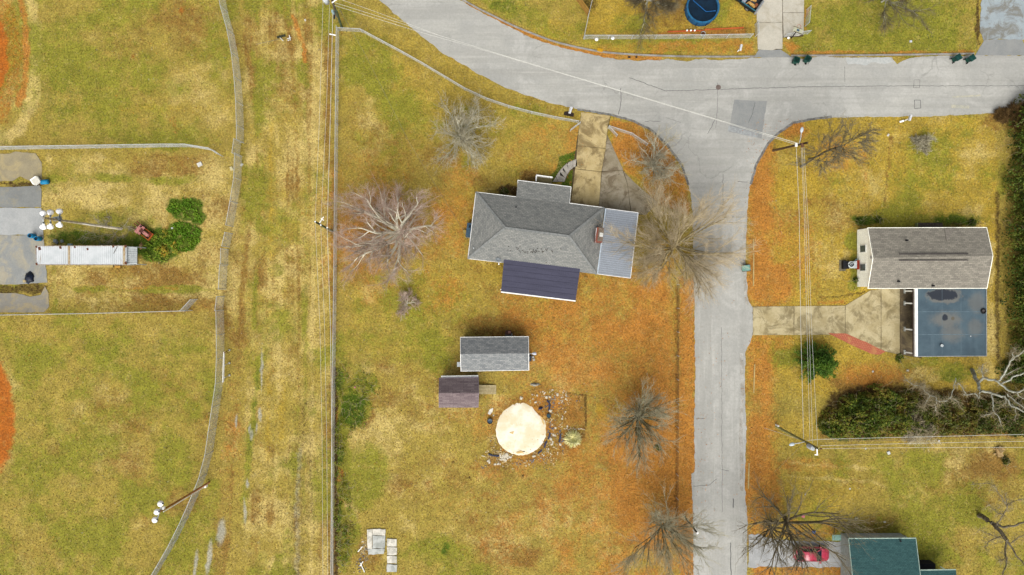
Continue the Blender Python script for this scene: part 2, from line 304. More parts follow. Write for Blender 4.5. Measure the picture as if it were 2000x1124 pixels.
# surroundings of the sand circle
E('k', 1045, 835, 92, 72, 0.34, 0.5); E('b', 1050, 835, 100, 78, 0.7, 0.4); E('o', 1070, 810, 60, 50, 0.55); P('b', [(1106, 770), (1142, 772), (1142, 832), (1105, 832)], .9, 6, 0.3); P('o', [(1108, 775), (1140, 775), (1140, 830), (1108, 830)], 0.45, 6, 0.3); P('y', [(1112, 780), (1138, 780), (1138, 826), (1112, 826)], 0.6, 10, 0.3); L('k', [(1143, 773), (1144, 832)], 3, .9, .7, .15); L('k', [(1100, 769), (1143, 771)], 2.5, .8, .7, .15); L('k', [(1104, 835), (1144, 834)], 2.5, .6, .7, .15); E('p', 975, 800, 26, 34, 0.65); E('p', 958, 862, 14, 12, 0.8); E('g', 1030, 760, 8, 9, 0.9); L('g', [(1050, 755), (1085, 760), (1108, 770)], 4, 0.7); E('b', 985, 885, 40, 30, 0.6); E('k', 1140, 845, 6, 12, 0.6); E('y', 1028, 778, 12, 9, 0.8); E('k', 990, 895, 50, 26, 0.3); E('k', 886, 901, 4, 3, 0.9); E('k', 917, 932, 3, 3, 1.0, 0.6, 0, 0.2); E('k', 1021, 929, 3, 3, 1.0, 0.6, 0, 0.2)
# north side lawns
P('g', [(900, -60), (1165, -60), (1140, 72), (1475, 74), (1475, 106), (1290, 108), (1150, 94), (1060, 70), (960, 25)], 0.7, 12); E('d', 985, 12, 34, 14, 0.55); E('d', 1010, 40, 14, 16, 0.4); E('y', 1080, 60, 60, 24, 0.6)
P('o', [(895, -5), (930, 12), (1007, 52), (1090, 86), (1150, 98), (1290, 111), (1290, 122), (1190, 118), (1095, 96), (1000, 60), (930, 24)], 0.95, 7, 0.5)
R('o', 1170, 80, 1476, 107, 0.5, 10); R('y', 1150, 80, 1476, 107, 0.7, 10)
P('y', [(1162, -60), (1476, -60), (1476, 68), (1141, 70)], 0.7, 12); P('b', [(1162, -60), (1476, -60), (1476, 68), (1141, 70)], 0.3, 12); E('b', 1290, 20, 60, 40, 0.6); E('g', 1230, 45, 40, 20, 0.6); E('g', 1430, 30, 40, 30, 0.6); E('k', 1150, 8, 14, 16, 0.6); P('b', [(1284, 62), (1456, 54), (1458, 68), (1282, 72)], 1.0, 5, 0.3); P('o', [(1284, 62), (1456, 54), (1458, 68), (1282, 72)], 0.5, 5, 0.3)
R('g', 1545, -200, 1912, 106, 0.78, 12); R('d', 1600, -200, 1905, 100, 0.3, 30); E('p', 1720, 20, 50, 40, 0.55); E('b', 1700, 20, 60, 40, 0.4); E('y', 1690, 70, 60, 30, 0.5); L('o', [(1545, 104), (1900, 101)], 5, 0.6); E('o', 1546, 92, 16, 12, 0.8); E('o', 1572, 40, 6, 30, 0.8); E('k', 1910, 40, 6, 50, 0.8); E('k', 1811, 55, 4, 5, 0.8); E('k', 1781, 52, 3, 6, 0.6); L('b', [(1780, 58), (1779, 80)], 3, 0.6)
R('b', 1540, 106, 1910, 112, 0.8, 5)
# right lawn
R('y', 1462, 226, 1950, 606, 0.62, 14); E('b', 1590, 420, 90, 40, 0.4); E('o', 1640, 300, 70, 40, 0.4); E('y', 1560, 370, 60, 60, 0.8); R('o', 1455, 228, 1512, 600, 0.95, 44); E('o', 1500, 560, 60, 60, 0.7); E('o', 1530, 250, 50, 20, 0.75); E('o', 1560, 500, 60, 100, 0.45); E('p', 1620, 480, 50, 60, 0.5); E('p', 1850, 400, 70, 40, 0.45); E('g', 1840, 320, 120, 90, .42, .9); E('g', 1640, 400, 60, 50, .35, .9); E('p', 1900, 330, 40, 80, .4, .9); E('p', 1700, 370, 50, 60, 0.3)
E('g', 1720, 428, 70, 24, 0.85); E('d', 1690, 430, 26, 12, 0.8); E('g', 1830, 430, 90, 18, 0.95); E('d', 1870, 432, 50, 10, 0.8); E('k', 1840, 440, 80, 5, 0.5); E('g', 1840, 350, 60, 60, 0.5); E('g', 1780, 400, 50, 30, 0.6); L('b', [(1740, 270), (1735, 330), (1728, 400)], 5, 0.75); L('o', [(1690, 340), (1690, 400)], 8, 0.4); E('g', 1665, 470, 14, 20, 0.8); E('g', 1672, 530, 10, 40, 0.7); E('g', 1665, 560, 14, 10, 0.6); L('k', [(1600, 580), (1650, 578), (1690, 570)], 3, 0.7, 0.6); L('o', [(1600, 592), (1650, 590)], 7, 0.6)  # dark strip by the north wall paints the house's shade on the grass
L('k', [(1948, 380), (1948, 560), (1948, 700)], 8, 0.7); L('p', [(1934, 480), (1936, 700)], 12, 0.8); E('b', 1960, 235, 40, 20, 0.7)  # dark line paints the shade along the hedge foot into the ground
# below the drive
R('y', 1462, 655, 1960, 780, 0.6, 14); R('o', 1455, 655, 1515, 1060, 0.85, 40); E('o', 1500, 670, 60, 20, 0.6); E('k', 1530, 690, 30, 24, 0.28); E('g', 1530, 690, 60, 30, 0.55); E('o', 1700, 730, 70, 30, 0.6); E('b', 1690, 750, 80, 22, 0.55); E('g', 1790, 705, 60, 18, 0.8); E('g', 1870, 725, 50, 20, 0.9); E('d', 1870, 735, 36, 16, 0.5); E('p', 1810, 730, 40, 16, 0.6); E('p', 1935, 690, 20, 60, 0.7)
P('k', [(1598, 830), (1625, 765), (1700, 750), (2100, 770), (2100, 845), (1640, 862)], 0.8, 14); L('b', [(1605, 850), (2000, 846)], 12, 0.8); L('r', [(1700, 860), (1780, 862)], 5, 0.35)
R('y', 1475, 800, 1620, 1000, 0.5, 30); R('g', 1540, 870, 2200, 1300, 0.55, 30); E('g', 1800, 1050, 90, 70, 0.85); E('g', 1900, 1010, 40, 30, 0.9); E('d', 1800, 1080, 50, 30, 0.4); E('b', 1930, 940, 80, 60, 0.5); E('b', 1850, 930, 60, 50, 0.35); E('p', 1890, 900, 70, 40, 0.4); E('o', 1560, 910, 100, 14, 0.45); E('y', 1600, 960, 110, 50, 0.6); E('b', 1740, 1030, 90, 22, 0.7); R('o', 1465, 1100, 1650, 1300, 0.8, 14); E('o', 1560, 1035, 90, 22, 0.6); E('o', 1480, 960, 50, 80, 0.8)
for off in (0, 26): L('p', [(1540, 905+off), (1700, 915+off), (1790, 950+off), (1850-off*0.3, 1010+off), (1870-off, 1080)], 6, 0.55)
N4 = fbm(px/38+21, py/38+5); N5 = fbm(px/110+77, py/90+31)
CH['g'] += np.where(CH['g'] > 0.1, (N1-0.5)*2.1+(N2-.5)*.6, (N1-0.55)*1.0); CH['b'] += (N5-0.47)*1.5*(CH['b'] < 0.6)+(N2-0.5)*0.8; CH['p'] += (N4-0.5)*1.35+(N5-.5)*.7; CH['o'] += np.where(CH['o'] > 0.1, (N4-0.5)*0.8+(N2-.5)*.4, 0); CH['y'] += (N1-0.5)*0.6
for k in CH: CH[k] = np.clip(CH[k], 0, 1).astype(np.float32)
PAL = {'base': C(178, 156, 72), 'g': C(146, 144, 46), 'o': C(198, 134, 56), 'b': C(148, 112, 50), 'p': C(216, 192, 116), 'y': C(194, 162, 54), 'r': C(190, 104, 28), 'k': C(70, 48, 22), 'w': C(178, 174, 154), 'd': C(74, 102, 12)}
# ground sheet
nyv, nxv = px.shape
me = bpy.data.meshes.new('ground')
me.vertices.add(nxv*nyv); me.vertices.foreach_set('co', np.stack([gx, gy, np.zeros_like(gx)], -1).astype(np.float32).ravel())
i = np.arange((nyv-1)*(nxv-1)); r_, c_ = i//(nxv-1), i % (nxv-1); a_ = r_*nxv+c_
quad = np.stack([a_, a_+1, a_+1+nxv, a_+nxv], -1).astype(np.int32)
me.loops.add(quad.size); me.loops.foreach_set('vertex_index', quad.ravel())
me.polygons.add(len(quad)); me.polygons.foreach_set('loop_start', np.arange(0, quad.size, 4, dtype=np.int32))
me.update(calc_edges=True)
for nm, ks in (('mask_a', 'gob'), ('mask_b', 'pyr'), ('mask_c', 'kwd')):
    at = me.attributes.new(nm, 'FLOAT_COLOR', 'POINT')
    at.data.foreach_set('color', np.stack([CH[k].ravel() for k in ks]+[np.ones(px.size, np.float32)], -1).ravel())
t = NT('turf_and_leaf_litter')
ch = {}
for nm, ks in (('mask_a', 'gob'), ('mask_b', 'pyr'), ('mask_c', 'kwd')):
    a = t.n('ShaderNodeAttribute'); a.attribute_name = nm; sp = t.n('ShaderNodeSeparateColor'); t.t.links.new(a.outputs['Color'], sp.inputs[0])
    for j, k in enumerate(ks): ch[k] = sp.outputs[j]
nf = t.noise(1.1, 7, 0.78); nf2 = t.noise(2.3, 6, 0.8, t.vec((1, 1, 1), rot=(0, 0, 1.0)))
col = t.mix(t.ramp(t.noise(0.25, 4), 0.3, 0.7, 0, 0.6), PAL['base'], C(168, 150, 62))
for k, amp, sc, nn in (('y', 0.9, 0, nf2), ('p', 1.1, 0, nf), ('b', 1.3, 0, nf2), ('g', 1.3, 0, nf), ('o', 1.0, 0, nf2), ('w', 0.7, 0, nf), ('r', 1.0, 0, nf2), ('d', 1.0, 0, nf), ('k', 1.1, 0, nf2)):
    m = t.math('MULTIPLY_ADD', t.math('SUBTRACT', nn, 0.5), amp*1.5, ch[k])
    f = t.ramp(m, 0.18, 0.92, 0, 0.95)
    col = t.mix(f, col, PAL[k])
# blades, thatch, bare specks
s1 = t.noise(4.6, 2, 0.7); s2 = t.noise(2.6, 5, 0.9, t.vec((1, 1.2, 1)))
col = t.mix(t.ramp(s2, 0.55, 0.72, 0, 0.38), col, C(216, 190, 122)); col = t.mix(t.ramp(s2, 0.30, 0.45, 0.45, 0), col, C(116, 92, 36))
col = t.mix(t.ramp(t.noise(0.8, 9, 0.82, t.vec((1, 1, 1), rot=(0, 0, .6))), 0.53, 0.67, 0, 0.26), col, C(142, 110, 48)); col = t.mix(t.ramp(t.noise(0.7, 9, 0.82, t.vec((1, 1, 1), rot=(0, 0, 2.0))), 0.53, 0.68, 0, 0.42), col, C(220, 194, 120)); col = t.mix(t.ramp(t.noise(0.55, 9, 0.85, t.vec((1, 1, 1), rot=(0, 0, 2.8))), 0.54, 0.68, 0, 0.32), col, C(130, 132, 36))
br = t.math('MULTIPLY', t.ramp(s1, 0.3, 0.7, 0.7, 1.3), t.ramp(t.noise(0.6, 6, 0.75), 0.3, 0.7, 0.8, 1.2))
v = t.n('ShaderNodeVectorMath'); v.operation = 'SCALE'; t.t.links.new(col, v.inputs[0]); t.t.links.new(br, v.inputs[3])
t.bump(t.math('ADD', s1, s2), 0.5, 0.08)
t.done(v.outputs[0], 0.95); me.materials.append(t.m)
gr = bpy.data.objects.new('ground', me); COL.objects.link(gr); gr['kind'] = 'structure'

# ------------------------------------------------------------------ roads, pads and paths
PAVED = []
def inpoly(X, Y, poly):
    ins = np.zeros(X.shape, bool); n = len(poly)
    for i in range(n):
        (ax, ay), (bx, by) = poly[i], poly[(i+1) % n]
        ins ^= ((ay > Y) != (by > Y)) & (X < (bx-ax)*(Y-ay)/(by-ay+1e-12)+ax)
    return ins
def rag(poly, amp=1.6, step=5, closed=True):
    """subdivides an outline given in pixels and gives it a broken edge"""
    out = []; n = len(poly)
    for i in range(n if closed else n-1):
        (ax, ay), (bx, by) = poly[i], poly[(i+1) % n]; l = math.hypot(bx-ax, by-ay); k = max(1, int(l/step))
        for j in range(k):
            f = j/k; x, y = ax+(bx-ax)*f, ay+(by-ay)*f
            d = (float(fbm(np.array(x/9.0), np.array(y/9.0), 3))-0.5)*2*amp*1.8
            out.append((x-(by-ay)/max(l, 1e-6)*d, y+(bx-ax)/max(l, 1e-6)*d))
    return out
def smooth_path(pts, k=6):
    out = []; n = len(pts)
    for i in range(n-1):
        p0, p1, p2, p3 = pts[max(i-1, 0)], pts[i], pts[i+1], pts[min(i+2, n-1)]
        for j in range(k):
            u = j/k
            out.append(tuple(0.5*(2*p1[q]+(p2[q]-p0[q])*u+(2*p0[q]-5*p1[q]+4*p2[q]-p3[q])*u*u+(3*p1[q]-p0[q]-3*p2[q]+p3[q])*u**3) for q in range(len(p1))))
    out.append(tuple(pts[-1])); return out
def pad(name, poly, z, m, parent=None, amp=0.0, kind='structure', paved=True, label=None):
    q = rag(poly, amp) if amp else poly
    if paved: PAVED.append(q)
    b = MB(); b.prism([W(*p) for p in q], -0.05 if parent is None else 0.005, z)
    return b.build(name, m, parent, kind=None if parent else kind, label=label)
def paving(name, c, c2, stain, sc=0.5, dirx=1.0, crack=0.0, amt=0.5):
    t = NT(name)
    k = t.mix(t.ramp(t.noise(sc, 6, 0.7), 0.35, 0.65), c, c2)
    if crack: k = t.mix(t.ramp(t.noise(0.035, 3), 0.4, 0.62, 0, 0.8), k, sc3(c2, 0.93))
    k = t.mix(t.ramp(t.noise(sc*0.8, 5, 0.75, t.vec((1, 1, 1), rot=(0, 0, 2.2)), 0.8), 0.46, 0.62, 0, amt), k, stain)
    if dirx != 1.0:
        sv = t.vec((0.04, 1.0, 1) if dirx > 1 else (1.0, 0.04, 1)); k = t.mix(t.ramp(t.noise(0.9, 5, 0.7, sv), 0.42, 0.66, 0, 0.65), k, sc3(c, 0.76)); k = t.mix(t.ramp(t.noise(1.7, 4, 0.7, sv), 0.54, 0.72, 0, 0.5), k, sc3(c, 1.16)); k = t.mix(t.ramp(t.noise(0.5, 6, .8), 0.6, .74, 0, .4), k, sc3(c, .66))
    if crack:
        vo = t.n('ShaderNodeTexVoronoi'); vo.feature = 'DISTANCE_TO_EDGE'; vo.inputs['Scale'].default_value = 0.16
        mp = t.n('ShaderNodeMix'); mp.data_type = 'VECTOR'; mp.inputs[0].default_value = 0.12
        nz = t.n('ShaderNodeTexNoise'); nz.inputs['Scale'].default_value = 0.6; nz.inputs['Detail'].default_value = 5; t.t.links.new(t.tc.outputs['Object'], nz.inputs[0])
        sc_ = t.n('ShaderNodeVectorMath'); sc_.operation = 'MULTIPLY_ADD'; t.t.links.new(nz.outputs['Color'], sc_.inputs[0]); sc_.inputs[1].default_value = (2.4, 2.4, 0); t.t.links.new(t.tc.outputs['Object'], sc_.inputs[2])
        t.t.links.new(sc_.outputs[0], vo.inputs['Vector'])
        f = t.math('MULTIPLY', t.ramp(vo.outputs[0], 0.002, 0.012, crack, 0), t.ramp(t.noise(0.09, 2), 0.5, 0.6))
        k = t.mix(f, k, sc3(c, 0.3))
    g = t.ramp(t.noise(sc*14, 4, 0.8), 0.3, 0.7, 0.92, 1.08)
    v = t.n('ShaderNodeVectorMath'); v.operation = 'SCALE'; t.t.links.new(k, v.inputs[0]); t.t.links.new(g, v.inputs[3])
    return t.done(v.outputs[0], 0.9)
m_road = paving('worn_asphalt', C(199, 198, 190), C(185, 185, 179), C(210, 209, 202), 0.25, 2, 0.3, 0.6)
m_lane = paving('worn_asphalt_lane', C(200, 199, 191), C(185, 185, 179), C(210, 209, 202), 0.25, 0.5, 0.12, 0.6)
m_patch = paving('patch_asphalt', C(160, 162, 160), C(150, 153, 152), C(172, 173, 168), 0.6, 1, 0, 0.4)
north = [(700, -60), (893, -4), (928, 18), (964, 36), (1007, 59), (1049, 79), (1096, 93), (1139, 103), (1199, 116), (1242, 119), (1299, 116), (1340, 120), (1372, 115), (1400, 118), (1478, 113), (1545, 112), (1570, 116), (1600, 111), (1640, 112), (1742, 113), (1752, 126), (1770, 117), (1800, 110), (1905, 109), (2120, 108)]
east = [(2120, 214), (1800, 227.7), (1622, 229.6), (1585, 233.5), (1548, 240.5), (1522, 259), (1504, 276), (1485, 304), (1471.6, 336.5), (1463.5, 366.5), (1460, 408), (1457.5, 445), (1456, 507), (1461, 587), (1470, 600), (1470, 655), (1456, 690), (1455, 738), (1457, 839), (1455, 954), (1459, 1008), (1460, 1250)]
west = [(1354, 1250), (1354, 1044), (1351, 927), (1357, 922), (1356, 817), (1358, 720), (1356, 573), (1354, 430), (1347, 372), (1345, 359), (1334, 325), (1323.5, 306), (1306, 289), (1285, 265), (1266, 250), (1242, 238), (1207.5, 226), (1131, 213.5), (1071, 201), (1028, 186), (985, 171), (938, 147), (900, 124), (868, 106), (820, 68), (775, 32), (738, -4)]
main = north+[q for q in east if q[1] <= 408]+[(1459, 424), (1354, 424)]+[q for q in west if q[1] < 400]
lane = [(1354, 425), (1459, 425)]+[q for q in east if q[1] > 430]+[q for q in west if q[1] > 440]
rp = rag(main, 1.3, 3); rp2 = rag(lane, 1.3, 3); PAVED.append(rp); PAVED.append(rp2)
b = MB(); b.prism([W(*p) for p in rp], -0.06, 0.03); road = b.build('road', m_road, kind='structure')
b = MB(); b.prism([W(*p) for p in rp2], -0.06, 0.03); b.build('road', m_lane, kind='structure')
pad('asphalt_patch', [(1434, 195), (1498, 198), (1487, 271), (1423, 258)], 0.036, m_patch, road, 0.5)
pad('asphalt_patch', [(1423, 246), (1480, 261), (1479, 270), (1421, 256)], 0.041, M('patch_light', C(180, 184, 184)), road, 0.4)
m_crk = M('crack_filler', C(112, 112, 110), C(86, 86, 86), 2)
def ribbon(name, pts, w, z, m, parent, seed=0):
    r_ = random.Random(seed); q = []
    for (ax, ay), (bx, by) in zip(pts[:-1], pts[1:]):
        k = max(2, int(math.hypot(bx-ax, by-ay)/5))
        for j in range(k): q.append((ax+(bx-ax)*j/k+r_.uniform(-.7, .7), ay+(by-ay)*j/k+r_.uniform(-.7, .7)))
    q.append(pts[-1]); b = MB()
    for i in range(len(q)-1):
        a, c = W(*q[i], z), W(*q[i+1], z); d = (c-a).normalized(); n = Vector((-d.y, d.x, 0))*w/2
        b.face([a-n, c-n, c+n, a+n])
    return b.build(name, m, parent)
for i, (pts, w) in enumerate((([(1300, 178), (1400, 175), (1560, 170), (1780, 168), (2000, 168)], .05), ([(1229, 152), (1300, 178)], .06), ([(1212, 172), (1213, 198), (1208, 224)], .07), ([(1402, 162), (1401, 210), (1398, 250)], .04), ([(1398, 232), (1382, 262)], .05),
        ([(1412, 340), (1412, 420)], .05), ([(1440, 355), (1460, 356)], .06), ([(1409, 640), (1411, 1000)], .04), ([(1360, 818), (1376, 818)], .06), ([(1354, 950), (1385, 948), (1400, 936)], .05), ([(1409, 918), (1424, 920)], .05), ([(1432, 974), (1432, 992)], .12), ([(1427, 1060), (1428, 1124)], .1),
        ([(1475, 200), (1470, 222), (1462, 240)], .05), ([(1260, 237), (1290, 237)], .05), ([(1785, 157), (1796, 157), (1796, 172), (1784, 172), (1785, 157)], .04), ([(1786, 196), (1798, 196), (1799, 212), (1786, 212), (1786, 196)], .06), ([(1300, 230), (1330, 240)], .03), ([(1650, 130), (1650, 160)], .04))):
    ribbon('crack', pts, w, 0.0345+0.0012*i/10, m_crk, road, i)
t = MB(); t.lathe([(0.0, 0.036), (0.30, 0.036), (0.33, 0.036), (0.33, 0.02)], W(1403, 171), 18); t.build('manhole_cover', M('iron_cover', C(132, 116, 108), C(110, 98, 92), 8), road)
m_gutter = M('broken_edge_gravel', C(150, 150, 146), C(110, 108, 104), 2)
ribbon('broken_edge', [(1128, 214), (1160, 219), (1200, 226), (1240, 238), (1270, 253), (1300, 280), (1330, 320), (1345, 362)], .28, 0.0368, m_gutter, road, 3)
ribbon('broken_edge', [(1625, 229), (1585, 233), (1548, 241), (1522, 259), (1500, 281), (1478, 320), (1466, 360)], .3, 0.0368, m_gutter, road, 4)
ribbon('broken_edge', [(1448, 690), (1450, 760), (1447, 850), (1449, 900), (1448, 960)], .45, 0.0372, M('crumbled_concrete', C(200, 198, 190), C(172, 167, 156), 0.9), road, 5)
ribbon('broken_edge', [(1456, 440), (1453, 500), (1455, 560), (1459, 596)], .35, 0.0368, M('crumbled_concrete', C(184, 184, 178)), road, 6)
pad('light_patch', rag([(1652, 113), (1668, 113), (1690, 116), (1715, 113), (1738, 114), (1744, 121), (1728, 126), (1705, 122), (1688, 128), (1668, 124), (1655, 127)], 1.6, 4), 0.0376, M('pale_concrete_wash', C(208, 210, 206), C(194, 198, 195)), road, 0, paved=False)
ribbon('light_streak', [(1860, 190), (1900, 188), (1915, 186)], .22, 0.0376, M('yellowish_wash', C(206, 202, 180), C(188, 188, 176), 1.2), road, 9)
ribbon('light_streak', [(1858, 208), (1893, 210)], .4, 0.0376, M('yellowish_wash', C(206, 202, 180)), road, 10)
# kerb
m_kerb = M('kerb_concrete', C(176, 172, 164), C(150, 146, 138), 1)
def kerb(pts, w=0.2, h=0.13):
    b = MB(); q = smooth_path(pts, 5)
    for i in range(len(q)-1): b.beam(W(*q[i])+Vector((0, 0, h/2-.05)), W(*q[i+1])+Vector((0, 0, h/2-.05)), w, h+.1)
    return b.build('kerb', m_kerb, kind='structure')
kerb([(880, -14), (928, 14), (964, 32), (1007, 53), (1060, 74), (1092, 84.5), (1146, 97), (1199, 104.6), (1299, 110), (1400, 111.5), (1474, 111)])
kerb([(1545, 109.5), (1640, 109), (1780, 107.5), (1902, 105.5)])
# drives
m_cream = paving('cream_concrete', C(218, 212, 196), C(205, 200, 184), C(184, 174, 150), 0.5, 1, 0, 0.5)
m_tan = paving('stained_tan_concrete', C(218, 198, 146), C(196, 174, 120), C(134, 114, 76), 0.55, 1, 0, 0.8)
m_greyc = paving('stained_grey_concrete', C(178, 168, 146), C(152, 140, 114), C(114, 98, 74), 0.6, 1, 0, 0.75)
m_tan2 = paving('mossy_tan_concrete', C(214, 200, 158), C(186, 170, 126), C(128, 114, 80), 0.6, 1, 0, 0.7)
m_joint = M('joint_soil', C(100, 86, 56), C(80, 66, 40))
def drive(name, outline, slabs, m, z=0.05, amp=0.25):
    base = MB(); base.prism([W(*p) for p in outline], -0.05, 0.012); d = base.build(name, m_joint, kind='structure'); PAVED.append(outline)
    for s in slabs:
        mm = m
        if isinstance(s, tuple): mm, s = s
        pad('slab', s, z, mm, d, amp, paved=False)
    return d
drive('driveway', [(1477, -20), (1571, -20), (1569, 72), (1529, 74), (1528, 97), (1480, 99)], [[(1477.5, -20), (1527.5, -20), (1528, 44), (1478, 44)], [(1478, 44.8), (1528, 44.8), (1528, 90), (1528, 96), (1516, 96), (1508, 99), (1480, 97)], [(1529, -20), (1570, -20), (1570, 25), (1529, 25)], [(1529, 26), (1570, 26), (1569, 65), (1560, 71), (1530, 72)]], m_cream)
pad('driveway_apron', [(1482, 98), (1524, 98), (1546, 112), (1472, 113)], 0.04, m_patch, amp=0.8)
drive('driveway', [(1135, 219), (1193, 227), (1190, 240), (1186, 262), (1172, 395), (1168, 425), (1112, 420), (1120, 320)], [[(1135, 219.5), (1192, 227), (1189, 240), (1185, 262), (1183, 290), (1128, 285), (1131, 250)], [(1128, 286), (1183, 291), (1174.6, 335.5), (1124, 330), (1126, 305)], [(1123.5, 331), (1174.5, 336.5), (1168, 425), (1112, 420)]], m_tan)
drive('driveway', [(1186, 263), (1198, 290), (1217, 334), (1240, 358), (1285, 396), (1260, 420), (1168, 420), (1175, 336)], [[(1186, 264), (1198, 290), (1217, 332), (1175.5, 335), (1183, 292)], [(1175.5, 336.2), (1216, 333.3), (1225, 360), (1232, 418), (1169, 420)], [(1218, 335), (1240, 358), (1285, 396), (1262, 420), (1233, 418), (1226, 360)]], m_greyc, 0.046)
drive('driveway', [(1470, 599), (1650, 597), (1700, 567), (1800, 560), (1800, 700), (1750, 692), (1700, 680), (1650, 654), (1470, 655)], [[(1470.5, 599.5), (1550, 598.5), (1550, 654.5), (1470.5, 655)], [(1551, 598.5), (1650, 597.5), (1650, 653.5), (1551, 654.5)], [(1651, 597), (1700, 567.5), (1720, 565), (1720, 684), (1700, 679), (1651, 653.5)], [(1721, 565), (1757, 564), (1757, 693), (1750, 691.5), (1721, 684.5)], (paving('oily_shaded_concrete', C(112, 98, 76), C(84, 74, 60), C(150, 134, 98), 0.5, 1, 0, 0.7), [(1758, 564), (1888, 563), (1888, 698), (1758, 694)])], m_tan2)  # last slab: oil stains plus the carport roof's shade, both in its colour
m_bluec = paving('blue_grey_asphalt', C(176, 188, 192), C(164, 176, 182), C(128, 120, 104), 0.5, 1, 0, 0.75)
pad('driveway', [(1918, -30), (2060, -30), (2060, 76), (1985, 78), (1950, 77), (1920, 80), (1914, 60)], 0.05, m_bluec, amp=1.6)
pad('driveway_apron', [(1922, 78), (1994, 76), (2010, 109), (1905, 108)], 0.04, m_patch, amp=0.8)
pad('driveway', [(1462, 1045), (1480, 1043), (1510, 1054), (1560, 1057), (1650, 1058), (1662, 1075), (1650, 1108), (1580, 1108), (1462, 1108)], 0.04, paving('gravel', C(190, 192, 192), C(176, 178, 178), C(204, 205, 204), 0.7, 1, 0, 0.5), amp=1.8)
pad('mulch_bed', [(1109, 218), (1121, 222), (1120, 229), (1101, 225), (1102, 219)], 0.05, M('dark_mulch', C(60, 46, 40), C(40, 30, 26), 6), amp=0.3)
# flagstone walk: separate stones
wk = MB(); wk.prism([W(*p) for p in [(1127, 311), (1128, 325), (1113, 335), (1103, 356), (1078, 356), (1092, 334), (1108, 317)]], -0.04, 0.012); walk = wk.build('garden_path', m_joint, kind='structure')
for s in ([(1119, 313.5), (1126.5, 311.5), (1127.5, 325), (1119, 328)], [(1111, 317.5), (1118.4, 314), (1118.4, 328.6), (1113, 333), (1107, 324)], [(1100, 326), (1107, 319.5), (1112.5, 333.8), (1108, 341), (1099, 333)], [(1093, 334), (1099.5, 327), (1107.6, 341.6), (1105, 348), (1094, 343)], [(1086, 345), (1092.6, 335), (1104.6, 348.8), (1102, 355.6), (1090, 355)], [(1079, 355.6), (1085.6, 346), (1089.4, 355.6)]):
    pad('paving_stone', s, 0.05, M('pale_flagstone', C(196, 190, 178), C(172, 166, 154), 1.5), walk, 0.3, paved=False)
# red paving by the right drive
rb = MB(); rb.prism([W(*p) for p in rag([(1617, 651), (1652, 652), (1690, 668), (1729, 687), (1718, 693), (1702, 692), (1650, 668)], 0.5)], -0.04, 0.06)
tr = NT('red_brick_paving'); bk = tr.n('ShaderNodeTexBrick'); tr.t.links.new(tr.vec((1, 1, 1), rot=(0, 0, 0.46)), bk.inputs[0])
for k_, v_ in (('Scale', 1.0), ('Brick Width', 0.42), ('Row Height', 0.16), ('Mortar Size', 0.02)): bk.inputs[k_].default_value = v_
bk.inputs['Color1'].default_value = C(212, 128, 98); bk.inputs['Color2'].default_value = C(198, 112, 86); bk.inputs['Mortar'].default_value = C(150, 84, 60)
tr.done(tr.mix(tr.ramp(tr.noise(0.8, 5), 0.52, 0.66, 0, 0.6), bk.outputs[0], C(206, 150, 96)), 0.9)
rb.build('brick_paving', tr.m, kind='structure'); PAVED.append([(1617, 651), (1652, 652), (1690, 668), (1729, 687), (1718, 693), (1702, 692), (1650, 668)])
# concrete pads at the left edge
for nm, poly, m in (('a', [(-90, 300), (20, 301), (30, 297), (70, 300), (82, 318), (82, 352), (60, 354), (40, 345), (25, 354), (-90, 356)], paving('pad_tan', C(176, 164, 132), C(158, 148, 122), C(198, 180, 130), 0.5, 1, 0, 0.6)),
        ('b', [(-90, 362), (25, 366), (60, 364), (78, 362), (82, 372), (81, 405.5), (-90, 405.5)], paving('pad_dark', C(150, 152, 148), C(138, 140, 138), C(172, 164, 138), 0.5, 1, 0, 0.5)),
        ('c', [(-90, 406.5), (81, 406.5), (84, 416), (85, 459), (-90, 459)], paving('pad_pale', C(190, 192, 190), C(178, 181, 180), C(200, 201, 198), 0.4, 1, 0, 0.5)),
        ('d', [(-90, 460), (85, 460), (90, 520), (93, 552), (60, 554), (30, 556), (-90, 556)], paving('pad_grey', C(164, 166, 162), C(152, 155, 153), C(196, 184, 152), 0.35, 1, 0, 0.6)),
        ('e', [(-90, 571), (30, 573), (60, 580), (80, 576), (88, 560), (95, 572), (96, 600), (86, 610), (-90, 612)], paving('pad_worn', C(160, 156, 144), C(148, 145, 136), C(190, 170, 122), 0.6, 1, 0, 0.6))):
    pad('concrete_pad', poly, 0.06, m, amp=0.6)
